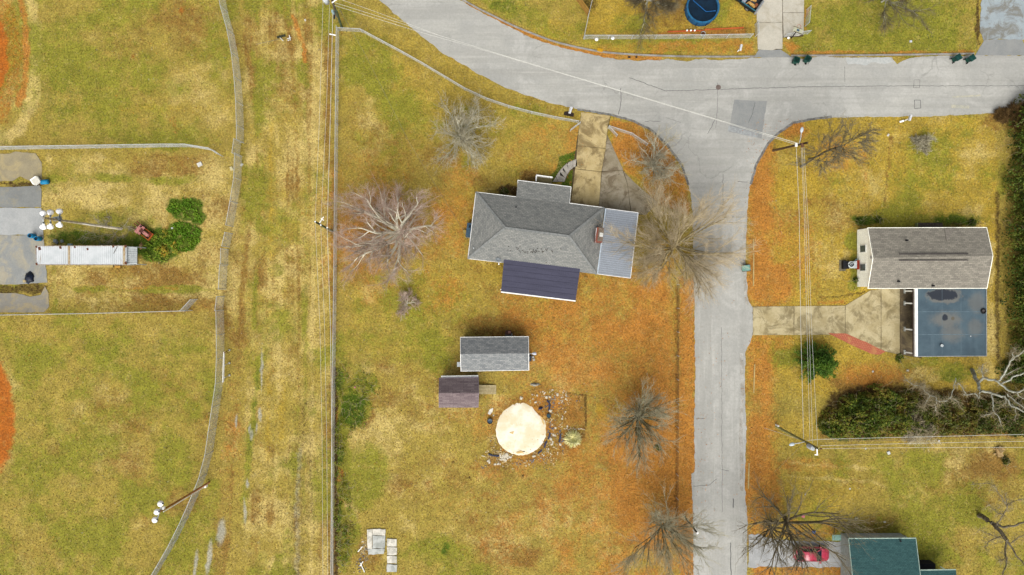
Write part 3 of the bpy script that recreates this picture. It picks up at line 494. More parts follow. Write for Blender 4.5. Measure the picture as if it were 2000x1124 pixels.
# sand circle
def sand():
    b = MB(); c = W(1017.5, 840); n = 72; rings = [0, .4, .75, .93, 1.0]; vs = []; fs = []
    for j, q in enumerate(rings):
        for k in range(n):
            a = 2*math.pi*k/n; rr = 3.33*q*(1+0.05*(float(fbm(np.array(3+2.2*math.cos(a)), np.array(3+2.2*math.sin(a)), 4))-.5)*2*(q > .7))
            if q == 1: rr *= 1+random.uniform(-.022, .022)
            if abs(a-math.radians(42)) < .4: rr *= 1-.10*math.cos((a-math.radians(42))/.4*math.pi/2)*q
            if abs(a-math.radians(95)) < .5: rr *= 1+.05*q*math.cos((a-math.radians(95))/.5*math.pi/2)
            vs.append((c.x+rr*math.cos(a), c.y+rr*math.sin(a), [.11, .1, .07, .045, -.03][j]))
    for j in range(len(rings)-1):
        for k in range(n):
            k2 = (k+1) % n; fs.append((j*n+k, (j+1)*n+k, (j+1)*n+k2, j*n+k2))
    b.addm(vs, fs); t = NT('pale_sand')
    k = t.mix(t.ramp(t.noise(0.4, 5, 0.7), 0.38, 0.6), (.56, .53, .44, 1), C(252, 238, 202))
    k = t.mix(t.ramp(t.noise(1.0, 6, 0.75), 0.52, 0.72, 0, 0.55), k, C(238, 212, 152))
    g = t.noise(16, 3, 0.8); t.bump(g, 0.25, 0.03); t.done(k, 0.95)
    return b.build('sand_bed', t.m, kind='structure', smooth=True)
sand(); PAVED.append([(1017.5+51*math.cos(a*.2), 840+51*math.sin(a*.2)) for a in range(32)])
sb_ = [o for o in bpy.data.objects if o.name.startswith('sand_bed')][0]
for q_ in ([(1008, 883), (1016, 881), (1026, 883), (1020, 885.5), (1010, 886)], [(995, 845), (1004, 842), (1002, 848)], [(1052, 808), (1060, 816), (1063, 830), (1058, 822)]): pad('damp_stain', rag(q_, .8, 2), .118 if q_[0][0] < 1050 else .09, M('damp_sand', C(226, 186, 116), C(236, 206, 146), 4), sb_, paved=False)
pad('sand_bed', rag([(952, 808), (956, 800), (963, 797), (962, 804), (957, 811)], .5, 3), 0.05, M('white_sand', C(252, 248, 236)), amp=0)
# ------------------------------------------------------------------ buildings
m_dark = M('dark_wall_siding', C(120, 112, 100), C(104, 98, 88), 2)
m_brick = M('red_brick', C(158, 92, 74), C(132, 76, 62), 5)
m_fascia = M('white_fascia', (.68, .68, .66, 1), (.58, .58, .56, 1), 2)
m_siding = M('cream_siding', (.82, .81, .71, 1), (.76, .75, .65, 1), 1)
sh_grey = shingle('grey_shingles', C(160, 160, 154), C(134, 136, 133), C(90, 93, 93), 0.4, 0.2, .12)
sh_cap = M('ridge_cap_shingle', C(152, 154, 151), C(130, 133, 131), 3)

# main house -------------------------------------------------------
T = thing('house', 'grey hip-roofed house with brick chimney beside the tan driveway', 'house', W(1047, 455))
ze, zr, zp = 2.9, 5.0, 2.45
NWc, A1, A4, NEc, SEc, SWc = [W(x, y, ze) for x, y in ((929.4, 375.3), (1007.9, 384.8), (1112.3, 397.2), (1180.3, 406), (1165.3, 536), (913.7, 505.6))]
RW, RE = W(986.7, 445.5, zr), W(1111.3, 462, zr)
P2, P3 = W(1011.4, 352.4, zp), W(1115.5, 365.3, zp)
roof = MB().slab([NEc, NWc, RW, RE]).build('roof', sh_grey, T)
MB().slab([SWc, SEc, RE, RW]).build('roof_slope', sh_grey, roof)
MB().slab([NWc, SWc, RW]).build('roof_slope', sh_grey, roof)
MB().slab([SEc, NEc, RE]).build('roof_slope', sh_grey, roof)
d = (RW-NWc)*0.06
MB().slab([P3, P2, A1+Vector((0.02, -.1, .06)), A4+Vector((-.02, -.1, .06))], .1).build('porch_roof_slope', sh_grey, roof)
up = Vector((0, 0, .03))
for a, c in ((NWc, RW), (SWc, RW), (NEc, RE), (SEc, RE), (RW, RE)):
    MB().beam(a+up, c+up, .28, .05).build('ridge_cap', sh_cap, roof)
f = MB()
for a, c in ((NWc, A1), (A1+Vector((.1, 0, -.05)), P2), (P2, P3), (P3, A4), (A4, NEc), (SWc, NWc), (SWc, W(979, 513, ze))):
    dn = Vector((0, 0, -.07)); f.beam(a+dn, c+dn, .06, .16)
f.build('gutter', m_fascia, T)
def inset(poly, dist):
    c = sum(poly, Vector((0, 0, 0)))/len(poly); return [p+(c-p).normalized()*dist for p in poly]
w = MB(); w.prism([(p.x, p.y) for p in inset([NWc, NEc, SEc, SWc], .75)], 0, 2.75); w.build('wall', m_brick, T)
w = MB(); w.prism([(p.x, p.y) for p in (P2+Vector((.4, -.45, 0)), P3+Vector((-.4, -.45, 0)), A4+Vector((-.45, -.6, 0)), A1+Vector((.35, -.6, 0)))], 0, 2.3); w.build('wall', m_brick, T)
# windows and front door on the north side (seen only from another camera position)
rz = math.atan2((NEc-NWc).y, (NEc-NWc).x)
ch_ = MB(); cc = W(1171, 459, 4.6); ch_.box((cc.x, cc.y, 3.6), (.85, 1.75, 2.5), rz); chim = ch_.build('chimney', m_brick, T)
MB().box((cc.x+.1, cc.y, 4.9), (.62, 1.62, .12), rz).build('chimney_cap', M('weathered_cap', C(138, 122, 106), C(112, 98, 86), 5), chim)
MB().box((cc.x+.16, cc.y-.03, 5.03), (.42, .48, .14), rz).build('flue', M('white_flue', C(236, 236, 230)), chim)
MB().beam(cc+Vector((-.5, -.85, -.1)), cc+Vector((-.36, .85, -.1)), .07, .1).build('flashing', m_fascia, chim)
MB().tube([W(1007.9, 405.5, 3.3), W(1007.9, 405.5, 3.3)+Vector((0, 0, .45))], .09, 8).build('vent_pipe', black, T)
MB().tube([W(924, 482, 3.0), W(924, 482, 3.0)+Vector((.08, -.22, .35))], .07, 6).build('vent_pipe', steel, T)
for k in range(46):
    r_ = random; x, y = r_.gauss(1035, 22), r_.gauss(491, 3.6)
    if y > 496: continue
    z = ze+(zr-ze)*max(0, min(1, (517+(x-1035)*.125-y)/64.0))
    if k == 0: lf = MB()
    lf.box(W(x, y, z+.07), (.12, .09, .04), r_.random()*3)
lf.build('roof_leaves', M('wet_leaf', C(60, 50, 40)), T, kind='stuff')
# metal carport roof: panel and each standing rib
zc0, zc1 = 2.75, 2.55
cNW, cNE, cSE, cSW = W(1182.8, 407.7, zc0), W(1246.3, 415.9, zc1), W(1231.3, 543.7, zc1), W(1166.6, 535.5, zc0)
m_met = M('pale_blue_metal', C(164, 172, 182), C(160, 168, 177), 0.8, 0.55, 0.1)
cp = MB().slab([cSW, cSE, cNE, cNW], .05).build('carport_roof', m_met, T)
rib = MB()
for k in range(31):
    a = cNW.lerp(cSW, (k+.5)/31); c = cNE.lerp(cSE, (k+.5)/31); rib.beam(a+up*.7, c+up*.7, .07, .045)
rib.build('standing_rib', M('metal_rib', C(186, 194, 204), C(178, 186, 196), 1, .5, .25), cp)
MB().beam(cNW+up*2, cSW+up*2, .16, .1).build('flashing', M('blue_white_trim', C(214, 228, 240)), cp)
tr_ = MB()
for a, c in ((cNE, cSE), (cSW, cSE), (cNW, cNE)): tr_.beam(a, c, .06, .12)
tr_.build('gutter', m_fascia, cp)
for q in (cNE, cSE, cNE.lerp(cSE, .5)): MB().beam((q.x-.3, q.y+(.3 if q is cSE else -.3), 0), (q.x-.3, q.y+(.3 if q is cSE else -.3), 2.52), .12, .12).build('post', white, T)
# navy rear porch roof
nNW, nNE, nSE, nSW = W(985.4, 494.6, 3.25), W(1135, 511.6, 3.25), W(1124.2, 587.6, 2.5), W(978.5, 569.9, 2.5)
tn = NT('navy_roofing'); tv = tn.vec((0.25, 2.2, 1), 'UV')
kk = tn.mix(tn.ramp(tn.noise(1.2, 5, .7, tv), .35, .7), C(82, 82, 102), C(70, 70, 88)); kk = tn.mix(tn.ramp(tn.noise(2.0, 5, .75, tn.vec((1, 1, 1), 'UV')), .6, .78, 0, .35), kk, C(104, 92, 104)); tn.done(kk, .85)
pr = MB().slab([nSW, nSE, nNE, nNW], .1).build('rear_porch_roof', tn.m, T)
rib = MB()
for k in range(1, 7): a = nNW.lerp(nSW, k/7); c = nNE.lerp(nSE, k/7); rib.beam(a+up*.3, c+up*.3, .05, .03)
rib.build('roll_seam', M('navy_seam', C(74, 74, 94), C(66, 66, 84)), pr)
rib = MB()
for k in range(1, 36): a = nNW.lerp(nNE, k/36); c = nSW.lerp(nSE, k/36); rib.beam(a+up*.2, c+up*.2, .04, .03)
rib.build('metal_rib', M('navy_rib', C(84, 84, 104), C(72, 72, 92)), pr)
MB().beam(nSW+Vector((0, -.05, -.03)), nSE+Vector((0, -.05, -.03)), .14, .12).build('gutter', m_fascia, pr)
MB().box(W(1067, 513, 3.2), (.14, .14, .1)).build('roof_vent', M('rust_vent', C(112, 84, 60)), pr)
for q in (nSW, nSE, nSW.lerp(nSE, .5)): MB().beam((q.x, q.y+.25, 0), (q.x, q.y+.25, 2.4), .12, .12).build('post', white, T)
# front stoop: deck boards and white rail
st0, st1, st2, st3 = W(1047, 345, .5), W(1078.5, 349.2, .5), W(1077.5, 361, .5), W(1046.5, 357, .5)
stoop = MB().prism([(p.x, p.y) for p in (st0, st1, st2, st3)], 0, .44).build('stoop', m_dark, T)
for k in range(6):
    a = st0.lerp(st3, (k+.5)/6); c = st1.lerp(st2, (k+.5)/6); MB().beam(a+Vector((0, 0, -.02)), c+Vector((0, 0, -.02)), .105, .04).build('deck_board', M('weathered_board', C(170, 158, 112), C(150, 138, 96), 4), stoop)
ra = MB(); z9 = Vector((0, 0, .95))
for a, c in ((st0, st1), (st0, st3)):
    ra.beam(a+z9, c+z9, .14, .06); ra.beam(a+z9*.2, c+z9*.2, .06, .06)
    n = 9 if a is st0 and c is st1 else 4
    for k in range(n+1): q = a.lerp(c, k/n); ra.beam(q, q+z9, .05, .05)
ra.build('railing', white, T)
# satellite dish
dish = thing('satellite_dish', 'pale satellite dish at the south eave beside the navy porch roof', 'satellite dish', W(973, 509, 3.0))
dm = Matrix.Rotation(math.radians(-38), 4, 'X') @ Matrix.Rotation(math.radians(12), 4, 'Y')
MB().lathe([(0, 0), (.2, .02), (.36, .07), (.37, .06), (.2, -.01), (0, -.02)], W(973, 508.4, 3.5), 18, m=dm).build('reflector', M('dish_grey', C(206, 214, 216)), dish, True)
MB().tube([W(974, 510, 2.95), W(973, 508.6, 3.45)], .035, 6).build('mast', steel, dish)
MB().tube([W(973, 508.4, 3.45), W(974, 516, 3.5)], .03, 5).build('feed_arm', steel, dish)
MB().box(W(974.3, 516.3, 3.52), (.13, .16, .1)).build('receiver', white, dish)
# chest beside the west wall
ch0 = thing('storage_chest', 'slate blue chest against the west wall of the grey house', 'chest', W(917.5, 450))
b = MB().box(W(916.5, 450, .42), (.62, 1.75, .84), rz); b.build('chest_body', M('slate_blue', C(66, 92, 112), C(56, 80, 100)), ch0)
MB().box(W(916.2, 450, .87), (.68, 1.82, .06), rz).build('lid', M('slate_blue_lid', C(78, 106, 128), C(64, 92, 112)), ch0)
MB().box(W(917.5, 443, .93), (.2, .3, .08), rz).build('handle', black, ch0)
MB().box(W(915.5, 464, .3), (.6, .22, .5), rz).build('step', M('tan_step', C(172, 160, 122)), ch0)
def bowl(name, label, cat, x, y, r, h, m, m2):
    o = thing(name, label, cat, W(x, y)); MB().lathe([(r*.75, 0), (r, h), (r*.9, h), (r*.85, h*.75)], W(x, y), 14).build('pot', m, o, True)
    MB().lathe([(r*.88, h*.78), (0, h*.8)], W(x, y), 14).build('soil', m2, o); return o
bowl('flower_pot', 'yellowish round pot beside the slate blue chest', 'pot', 908, 454, .28, .3, M('ochre_pot', C(206, 176, 84)), M('straw_fill', C(196, 166, 84)))
bowl('flower_pot', 'tan pot on the grass at the south-east corner of the grey house', 'pot', 1143.5, 543, .16, .2, M('tan_pot', C(200, 160, 110)), M('straw_fill', C(196, 166, 84)))

# grey shed ---------------------------------------------------------
def gable(T, nw, ne, se, sw, rw, re, ze, zr, m_roof, m_wall, m_fas, wall_in=.2, fas=True):
    NW, NE, SE, SW = [W(*p, ze) for p in (nw, ne, se, sw)]; R0, R1 = W(*rw, zr), W(*re, zr)
    r = MB().slab([NE, NW, R0, R1], .1).build('roof', m_roof, T)
    MB().slab([SW, SE, R1, R0], .1).build('roof_slope', m_roof, r)
    wi = wall_in; bx = [(NW.x+wi, NW.y-wi), (NE.x-wi, NE.y-wi), (SE.x-wi, SE.y+wi), (SW.x+wi, SW.y+wi)]
    w = MB(); w.prism(bx, 0, ze-.1)
    for (a, c, q, sx) in ((bx[0], bx[3], R0, 1), (bx[1], bx[2], R1, -1)):
        w.face([(a[0], a[1], ze-.1), (c[0], c[1], ze-.1), (a[0], (a[1]+c[1])/2, zr-.2)])
    w.build('wall', m_wall, T)
    if fas:
        fb = MB(); dn = Vector((0, 0, -.05))
        for a, c in ((NW, NE), (SW, SE), (NW, R0), (R0, SW), (NE, R1), (R1, SE)): fb.beam(a+dn, c+dn, .06, .12)
        fb.build('fascia', m_fas, T)
    return r, (NW, NE, SE, SW, R0, R1)
T = thing('shed', 'long grey-shingled shed with pale south slope near the sand circle', 'shed', W(966, 691))
sh_shed = shingle('shed_shingles', C(170, 172, 170), C(134, 138, 140), C(90, 95, 99), 0.4, 0.2, .12)
gable(T, (899.2, 659.2), (1032.2, 657.9), (1033, 723.5), (900.3, 725.4), (899.5, 692), (1032.7, 690.8), 2.5, 3.7, sh_shed, m_dark, m_fascia)
MB().box(W(897, 712, 1.6), (.5, .6, .5)).build('window_unit', M('unit_white', C(214, 222, 226)), T)
stv = MB(); stv.box(W(994, 655, .25), (.9, .5, .5)); stv.build('step', M('step_white', C(196, 200, 196), C(160, 164, 160), 4), T)
g = thing('brick_barbecue', 'small brick barbecue at the north side of the long grey shed', 'barbecue', W(994, 649))
MB().box(W(993, 650, .4), (.75, .5, .8)).build('brick_base', M('barbecue_brick', C(112, 76, 64), C(84, 60, 54), 8), g)
MB().box(W(995, 649.5, .86), (.35, .3, .1)).build('grill_top', M('rust_pink', C(190, 140, 120)), g)
MB().tube([W(1002, 650, 0), W(1002, 650, .9)], .06, 6).build('flue', M('rusty_pipe', C(130, 86, 66)), g)
g = thing('security_light', 'pale yard light on an arm from the east gable of the grey shed', 'light', W(1034, 691, 3.3))
MB().tube([W(1033, 691.5, 3.3), W(1040, 691, 3.5)], .03, 6).build('arm', steel, g)
b = MB(); b.tube([W(1039.5, 691, 3.5), W(1044, 691, 3.5), W(1047, 691, 3.46)], [.1, .2, .16], 10); b.build('lamp_head', M('lamp_white', C(222, 226, 240)), g, True)
g = thing('wheelbarrow', 'dark tub leaning at the east end of the grey shed', 'tub', W(1035, 700))
MB().box(W(1035.3, 700, .35), (.36, .8, .6), 0, .85).build('tub', M('tub_slate', C(70, 78, 92), C(54, 60, 72)), g)
MB().beam(W(1036.5, 694.5, .6), W(1036.5, 705.5, .6), .06, .05).build('rim', black, g)
for i_, (x, y) in enumerate(((1041, 698), (1042.5, 703))):
    o = MB().box(W(x, y, .12), (.3, .26, .24), .4); o = o.build('block', M('pale_block', C(206, 200, 186)), None, origin=W(x, y)); tag(o, ['pale block beside the dark tub, nearer the yard light', 'pale block beside the dark tub, farther from the yard light'][i_], 'block', 'pale blocks by the grey shed')

# purple-brown shed -------------------------------------------------
T = thing('shed', 'small purple-brown shed with a wooden ramp on its east side', 'shed', W(896, 767))
sh_pur = shingle('purple_shingles', C(152, 137, 137), C(120, 105, 108), C(80, 66, 72), 0.9, 0.24, .3)
gable(T, (858, 739), (934.5, 737.5), (934, 796), (857.6, 796), (857.4, 768.5), (934.9, 768), 2.6, 3.9, sh_pur, M('shed_wall_white', C(220, 222, 206), C(206, 206, 192)), M('mauve_trim', C(150, 134, 148)), .12)
MB().beam(W(861.5, 736.2, 2.3), W(934, 735, 2.3), .22, .1).build('side_trim', white, T)
r0 = thing('ramp', 'weathered wooden ramp of boards up to the small purple-brown shed', 'ramp', W(952, 761))
for k in range(8):
    y = 753.6+k*2.25; MB().beam(W(934.8, y, .5), W(969, y, .07), .13, .05).build('board', M('ramp_board_%d' % (k % 3), C(212-10*(k % 3), 196-10*(k % 3), 152-8*(k % 3)), C(182, 166, 122), 4), r0)
MB().beam(W(951, 752.8, .2), W(951, 770, .2), .09, .12).build('support', M('ramp_support', C(120, 104, 74)), r0)

# brown-roofed house on the right -------------------------------------
T = thing('house', 'brown-shingled gable house with white end wall above the mossy driveway', 'house', W(1805, 505))
sh_brn = shingle('brown_shingles', C(168, 162, 148), C(140, 135, 124), C(104, 99, 90), 0.5, 0.22, .1)
_, q = gable(T, (1694.7, 445.4), (1927, 444.6), (1927.7, 563.6), (1695.2, 564), (1704.9, 504.6), (1939.4, 500), 2.9, 4.1, sh_brn, m_siding, m_siding, .5)
NW, NE, SE, SW, R0, R1 = q
ew = MB(); x = W(1674, 505).x; y0, y1 = W(1674, 449.5).y, W(1674, 560.5).y
ew.prism([(x, y0), (x+.5, y0), (x+.5, y1), (x, y1)], 0, 2.9); ew.face([(x, y0, 2.9), (x, y1, 2.9), (x, (y0+y1)/2, 4.1)]); wl = ew.build('wall', m_siding, T)
for k in range(13):
    b = MB(); zz = .2+k*.2; b.beam((x-.006, y0, zz), (x-.006, y1, zz), .02, .012); b.build('siding_board', m_siding, wl)
for yy in (486.3, 522.7):
    wy = W(1688, yy, 1.6).y; wf = MB().box((x-.03, wy, 1.55), (.08, .95, 1.35)).build('window', white, T)
    MB().box((x-.06, wy, 1.55), (.06, .8, 1.2)).build('pane', M('grey_pane', C(110, 122, 118), C(92, 104, 102), 2, .2), wf)
MB().box((x-.05, (y0+y1)/2, 3.55), (.1, .35, .4)).build('gable_vent', M('vent_white', C(228, 228, 226)), T)
rvz = W(1, 1, 5.0)
for dy in (-.38, .38):
    b = MB(); a = W(1756, 502.6, 4.1)+Vector((0, -dy, .0)); c = W(1891, 502.4, 4.1)+Vector((0, -dy, .0)); b.beam(a, c, .085 if dy > 0 else .12, .07); b.build('ridge_vent', M('vent_black', C(84, 78, 76), C(68, 62, 62), 3), T)
for x_, y_ in ((1769.5, 470), (1753.5, 550), (1820.5, 558.5)):
    z = 2.9+1.2*(1-abs(y_-504)/59); b = MB().tube([W(x_, y_, z), W(x_, y_, z)+Vector((0, 0, .4))], .11, 8); b.build('vent_pipe', black, T)
vl = MB(); vl.slab([W(1845, 447, 3.0), W(1868, 445.6, 3.0), W(1849, 471, 3.52)], .03); vl.build('roof_patch', M('pale_shingle_patch', C(156, 149, 138), C(136, 130, 120), 6), T)
# porch and garage
pb = MB(); pb.prism([(p.x, p.y) for p in (W(1789, 436), W(1838, 436), W(1838, 448), W(1789, 448))], 0, .35); pb.build('porch', M('dark_porch', C(96, 86, 74), C(70, 62, 54), 3), T)
MB().beam(W(1790, 436, .9), W(1790, 444, .9), .12, .5).build('porch_rail', M('greenish_rail', C(140, 150, 96)), T)
G = thing('carport', 'flat blue-grey roofed carport with white front fascia beside the brown house', 'carport', W(1856, 630))
zg = 2.8
t = NT('blue_membrane'); o_ = t.tc.outputs['Object']
k = t.mix(t.ramp(t.noise(.5, 5, .7), .35, .65), C(88, 109, 120), C(74, 94, 106)); k = t.mix(t.ramp(t.noise(.9, 4, .6, t.vec((1, .05, 1))), .55, .75, 0, .35), k, C(112, 132, 142))
sp = t.n('ShaderNodeSeparateXYZ'); t.t.links.new(o_, sp.inputs[0])
def blot(cx, cy, rx, ry, soft, amp):
    gx_, gy_ = W(cx, cy, zg)-W(1856, 630), 0
    X = t.math('DIVIDE', t.math('SUBTRACT', sp.outputs[0], gx_.x), rx); Y = t.math('DIVIDE', t.math('SUBTRACT', sp.outputs[1], gx_.y), ry)
    d_ = t.math('SQRT', t.math('ADD', t.math('MULTIPLY', X, X), t.math('MULTIPLY', Y, Y)))
    d_ = t.math('ADD', d_, t.math('MULTIPLY', t.math('SUBTRACT', t.noise(1.3, 5, .7), .5), 1.4))
    return t.ramp(d_, 1-soft, 1+soft, amp, 0)
for a in ((1848, 624, 1.8, .9, .5, .55), (1860, 652, 1.3, 1.0, .5, .45), (1844, 578, 2.2, .95, .2, .6), (1908, 592, 1.0, 1.2, .4, .4), (1905, 640, .9, 1.0, .5, .4)): k = t.mix(blot(*a), k, C(140, 134, 122))
for a in ((1842, 576, 1.85, .66, .12, 1), (1846, 621, .36, .42, .15, 1)): k = t.mix(blot(*a), k, C(50, 56, 66))
k = t.mix(blot(1861, 622, .2, .22, .2, .8), k, C(104, 96, 78)); t.done(k, .5)
gp = [W(1790.8, 564.3, zg), W(1925, 563.9, zg), W(1925.6, 695, zg), W(1791.3, 696, zg)]
gpr = [(p.x, p.y) for p in gp]; r = MB().prism(gpr, zg-.25, zg).build('roof', t.m, G)
for yy in (609.3, 653.8): MB().beam(W(1791, yy, zg+.006), W(1925, yy, zg+.006), .07, .012).build('membrane_seam', M('seam_pale', C(118, 140, 152)), r)
for xx in (1840, 1877): MB().beam(W(xx, 565, zg+.004), W(xx, 695, zg+.004), .03, .01).build('membrane_seam', M('seam_pale', C(118, 140, 152)), r)
MB().beam(W(1788.6, 563.8, zg), W(1788.9, 696.6, zg), .3, .3).build('fascia', m_fascia, G)
ed = MB(); ed.beam(W(1791, 696.6, zg-.05), W(1926, 695.6, zg-.05), .08, .14); ed.beam(W(1926.2, 564, zg-.05), W(1926.4, 695.6, zg-.05), .08, .14); ed.build('roof_edge', M('edge_pale', C(178, 184, 184)), G)
wl = MB(); a = W(1810, 565); c = W(1893, 684)
wl.prism([(W(1888, 569).x, W(1, 569).y), (W(1892, 569).x, W(1, 569).y), (W(1892, 671).x, W(1, 671).y), (W(1888, 671).x, W(1, 671).y)], 0, zg-.26); wl.prism([(W(1785, 667).x, W(1, 667).y), (W(1888, 667).x, W(1, 667).y), (W(1888, 671).x, W(1, 671).y), (W(1785, 671).x, W(1, 671).y)], 0, zg-.26); wl.build('wall', M('brown_wall', C(110, 88, 76), C(90, 72, 62), 2), G)
bmw = MB(); bmw.beam(W(1784.5, 566, 2.45), W(1784.5, 694, 2.45), .18, .25); bmw.build('front_beam', M('brown_beam', C(96, 76, 68), C(78, 62, 56), 2), G)
for yy in (569, 592.5, 643, 688):
    q0 = W(1766.5, yy, 0); p = MB().beam(q0, (q0.x, q0.y, 2.5), .16, .16); pp = p.build('post', white, G); MB().box((q0.x-.04, q0.y, .1), (.2, .55, .2)).build('post_base', M('post_base_white', C(214, 218, 208)), pp)
    MB().beam((q0.x, q0.y, 2.48), (W(1789, yy, 2.5).x, q0.y, 2.48), .1, .14).build('bracket', M('brown_beam', C(96, 76, 68)), pp)
MB().tube([W(1840, 675.5, zg), W(1840, 675.5, zg+.3)], .17, 10).build('roof_vent', M('vent_cap_white', C(228, 236, 238)), G)
MB().tube([W(1896, 657, zg), W(1896, 657, zg+.1)], .08, 6).build('roof_vent', M('vent_cap_white', C(228, 236, 238)), G)
tyre = thing('tyre', 'dark old tyre lying at the east edge of the blue-grey carport roof', 'tyre', W(1920, 608, zg))
MB().lathe([(.18, .01), (.3, .0), (.36, .08), (.3, .17), (.2, .15), (.18, .01)], W(1920, 608, zg), 16).build('tread', tyrem, tyre, True)
MB().lathe([(.19, .05), (0, .05)], W(1920, 608, zg), 14).build('hub', M('tyre_fill', C(96, 92, 90)), tyre)
# small machine by the white gable wall
mm = thing('garden_machine', 'small white machine with round black-rimmed wheel and red end by the white gable wall', 'machine', W(1660, 518))
MB().prism([(p.x, p.y) for p in (W(1655, 512), W(1671, 510.5), W(1671, 525), (W(1655, 524)))], .25, .75).build('body', M('machine_white', C(232, 240, 240), C(214, 226, 228)), mm)
MB().box(W(1674.5, 518, .55), (.3, 1.15, .5)).build('red_end', M('machine_red', C(176, 62, 34), C(156, 52, 30)), mm)
MB().prism([(p.x, p.y) for p in (W(1669.5, 516), W(1671.5, 514), W(1671.5, 523), W(1669.5, 523))], .74, .78).build('teal_stripe', M('machine_teal', C(60, 206, 170)), mm)
MB().box(W(1650.5, 518, .3), (.7, 1.0, .55)).build('black_base', black, mm)
MB().lathe([(.42, .78), (.42, .86), (.3, .88), (.28, .86)], W(1656.5, 517.5), 20).build('white_ring', M('machine_white', C(232, 240, 240)), mm, True)
wheel = MB().lathe([(.2, .84), (.29, .86), (.29, .9), (.2, .9), (.2, .84)], W(1656.5, 517.5), 20).build('steering_wheel', black, mm, True)
b = MB()
for k in range(3): a = k*2.1+.4; b.beam(W(1656.5, 517.5, .9), W(1656.5, 517.5, .9)+Vector((.24*math.cos(a), .24*math.sin(a), 0)), .05, .03)
b.lathe([(.07, .9), (.07, .93), (0, .93)], W(1656.5, 517.5), 8); b.build('spokes', black, wheel)
for yy in (511.5, 524.5): MB().tube([W(1652, yy, .22)+Vector((0, -.07, 0)), W(1652, yy, .22)+Vector((0, .07, 0))], .22, 12).build('wheel', tyrem, mm)
MB().beam(W(1668, 511, .5), W(1674.5, 506, .5), .1, .06).build('handle', M('machine_blue', C(150, 190, 210)), mm)
tag(MB().box(W(1645.5, 519, .04), (.8, 1.4, .08)).build('slab', M('weathered_slab', C(128, 120, 96), C(108, 100, 78), 3), None, origin=W(1645.5, 519)), 'weathered slab under the black end of the small white machine', 'slab')

# teal-roofed house ----------------------------------------------------
T = thing('house', 'teal-shingled house at the bottom edge beside the red car', 'house', W(1730, 1130))
sh_teal = shingle('teal_shingles', C(76, 118, 116), C(60, 100, 101), C(40, 70, 74), 0.33, 0.17, .3)
NW, NE = W(1657.5, 1052.5, 2.8), W(1788.8, 1052, 2.8); R0, R1 = W(1671, 1178, 5.0), W(1803, 1168, 5.0)
rf = MB().slab([NE, NW, R0, R1], .12).build('roof', sh_teal, T)
s0, s1 = NW+Vector((0, (R0.y-NW.y)*2, 0)), NE+Vector((0, (R1.y-NE.y)*2, 0)); MB().slab([s0, s1, R1, R0], .12).build('roof_slope', sh_teal, rf)
e0, e1, e2, e3 = W(1796, 1114.5, 3.0), W(1867, 1113.5, 2.9), W(1876, 1180, 4.2), W(1800, 1180, 4.3)
MB().slab([e1, e0, e3, e2], .12).build('roof_slope', sh_teal, rf)
w = MB(); w.prism([(NW.x+.35, NW.y-.35), (NE.x-.35, NE.y-.35), (s1.x-.35, s1.y+.4), (s0.x+.35, s0.y+.4)], 0, 2.6); w.prism([(e0.x-.5, e0.y-1.4), (e1.x-.4, e1.y-1.4), (e2.x-.5, s1.y+.5), (e0.x-.5, s1.y+.5)], 0, 2.7); w.build('wall', M('pale_siding', C(190, 196, 190), C(172, 178, 172)), T)
f = MB(); f.beam(NW+Vector((0, .03, -.05)), NE+Vector((0, .03, -.05)), .1, .14); f.beam(NE+Vector((0, 0, -.05)), R1+Vector((0, 0, -.05)), .08, .14); f.beam(e0+Vector((0, .03, -.05)), e1+Vector((0, .03, -.05)), .1, .12); f.beam(NW+Vector((-.02, 0, -.03)), R0+Vector((-.02, 0, -.03)), .07, .14); f.build('fascia', M('mint_trim', C(196, 220, 206)), T)
pb = MB(); pb.prism([(p.x, p.y) for p in (W(1655, 1047, 0), W(1768, 1046.5, 0), W(1768, 1056, 0), W(1655, 1056, 0))], 0, .3); pb.build('porch', M('porch_grey', C(150, 140, 124), C(126, 116, 104), 2), T)
MB().box(W(1634, 1050.5, 1.2), (1.1, .7, .1)).build('awning', M('mint_awning', C(150, 190, 176)), T)
MB().beam(W(1630, 1051, 0), W(1630, 1051, 1.15), .08, .08).build('post', white, T); MB().beam(W(1638, 1051, 0), W(1638, 1051, 1.15), .08, .08).build('post', white, T)
MB().tube([W(1759, 1057.5, 2.9), W(1759, 1057.5, 3.2)], .12, 8).build('vent_pipe', black, T)
MB().beam(W(1746, 1050, 2.4), W(1770, 1049, 2.4), .1, .5).build('side_board', M('pale_siding', C(190, 196, 190)), T)
MB().box(W(1806, 1107, .6), (2.0, 1.2, 1.2)).build('recess_shade', M('shade_black', C(40, 40, 44), C(30, 30, 34)), T)  # solid black box stands in for the shadow in the opening
MB().beam(W(1836, 1107, .9), W(1845, 1112, .9), .1, .08).build('rail', M('mint_trim', C(196, 220, 206)), T)

# metal trailer ----------------------------------------------------------
T = thing('metal_trailer', 'white rusty metal trailer roof lying across the concrete pads', 'trailer', W(169, 499))
t = NT('rusty_white_metal'); k = t.mix(t.ramp(t.noise(.7, 4), .35, .65), C(238, 242, 244), C(220, 226, 228))
k = t.mix(t.ramp(t.noise(.55, 6, .8, t.vec((2.5, .5, 1))), .6, .72, 0, .7), k, C(176, 148, 118)); k = t.mix(t.ramp(t.noise(1.6, 6, .8), .68, .75, 0, .9), k, C(120, 70, 44)); t.done(k, .6, 0.1)
zt = 2.6; q = [W(70.5, 481, zt), W(247, 480.5, zt), W(247, 517.5, zt), W(71, 517.5, zt)]
wb = MB(); wb.prism([(q[0].x+.03, q[0].y-.03), (q[1].x-.03, q[1].y-.03), (q[2].x-.03, q[2].y+.03), (q[3].x+.03, q[3].y+.03)], .35, zt-.06); wb.build('body', t.m, T)
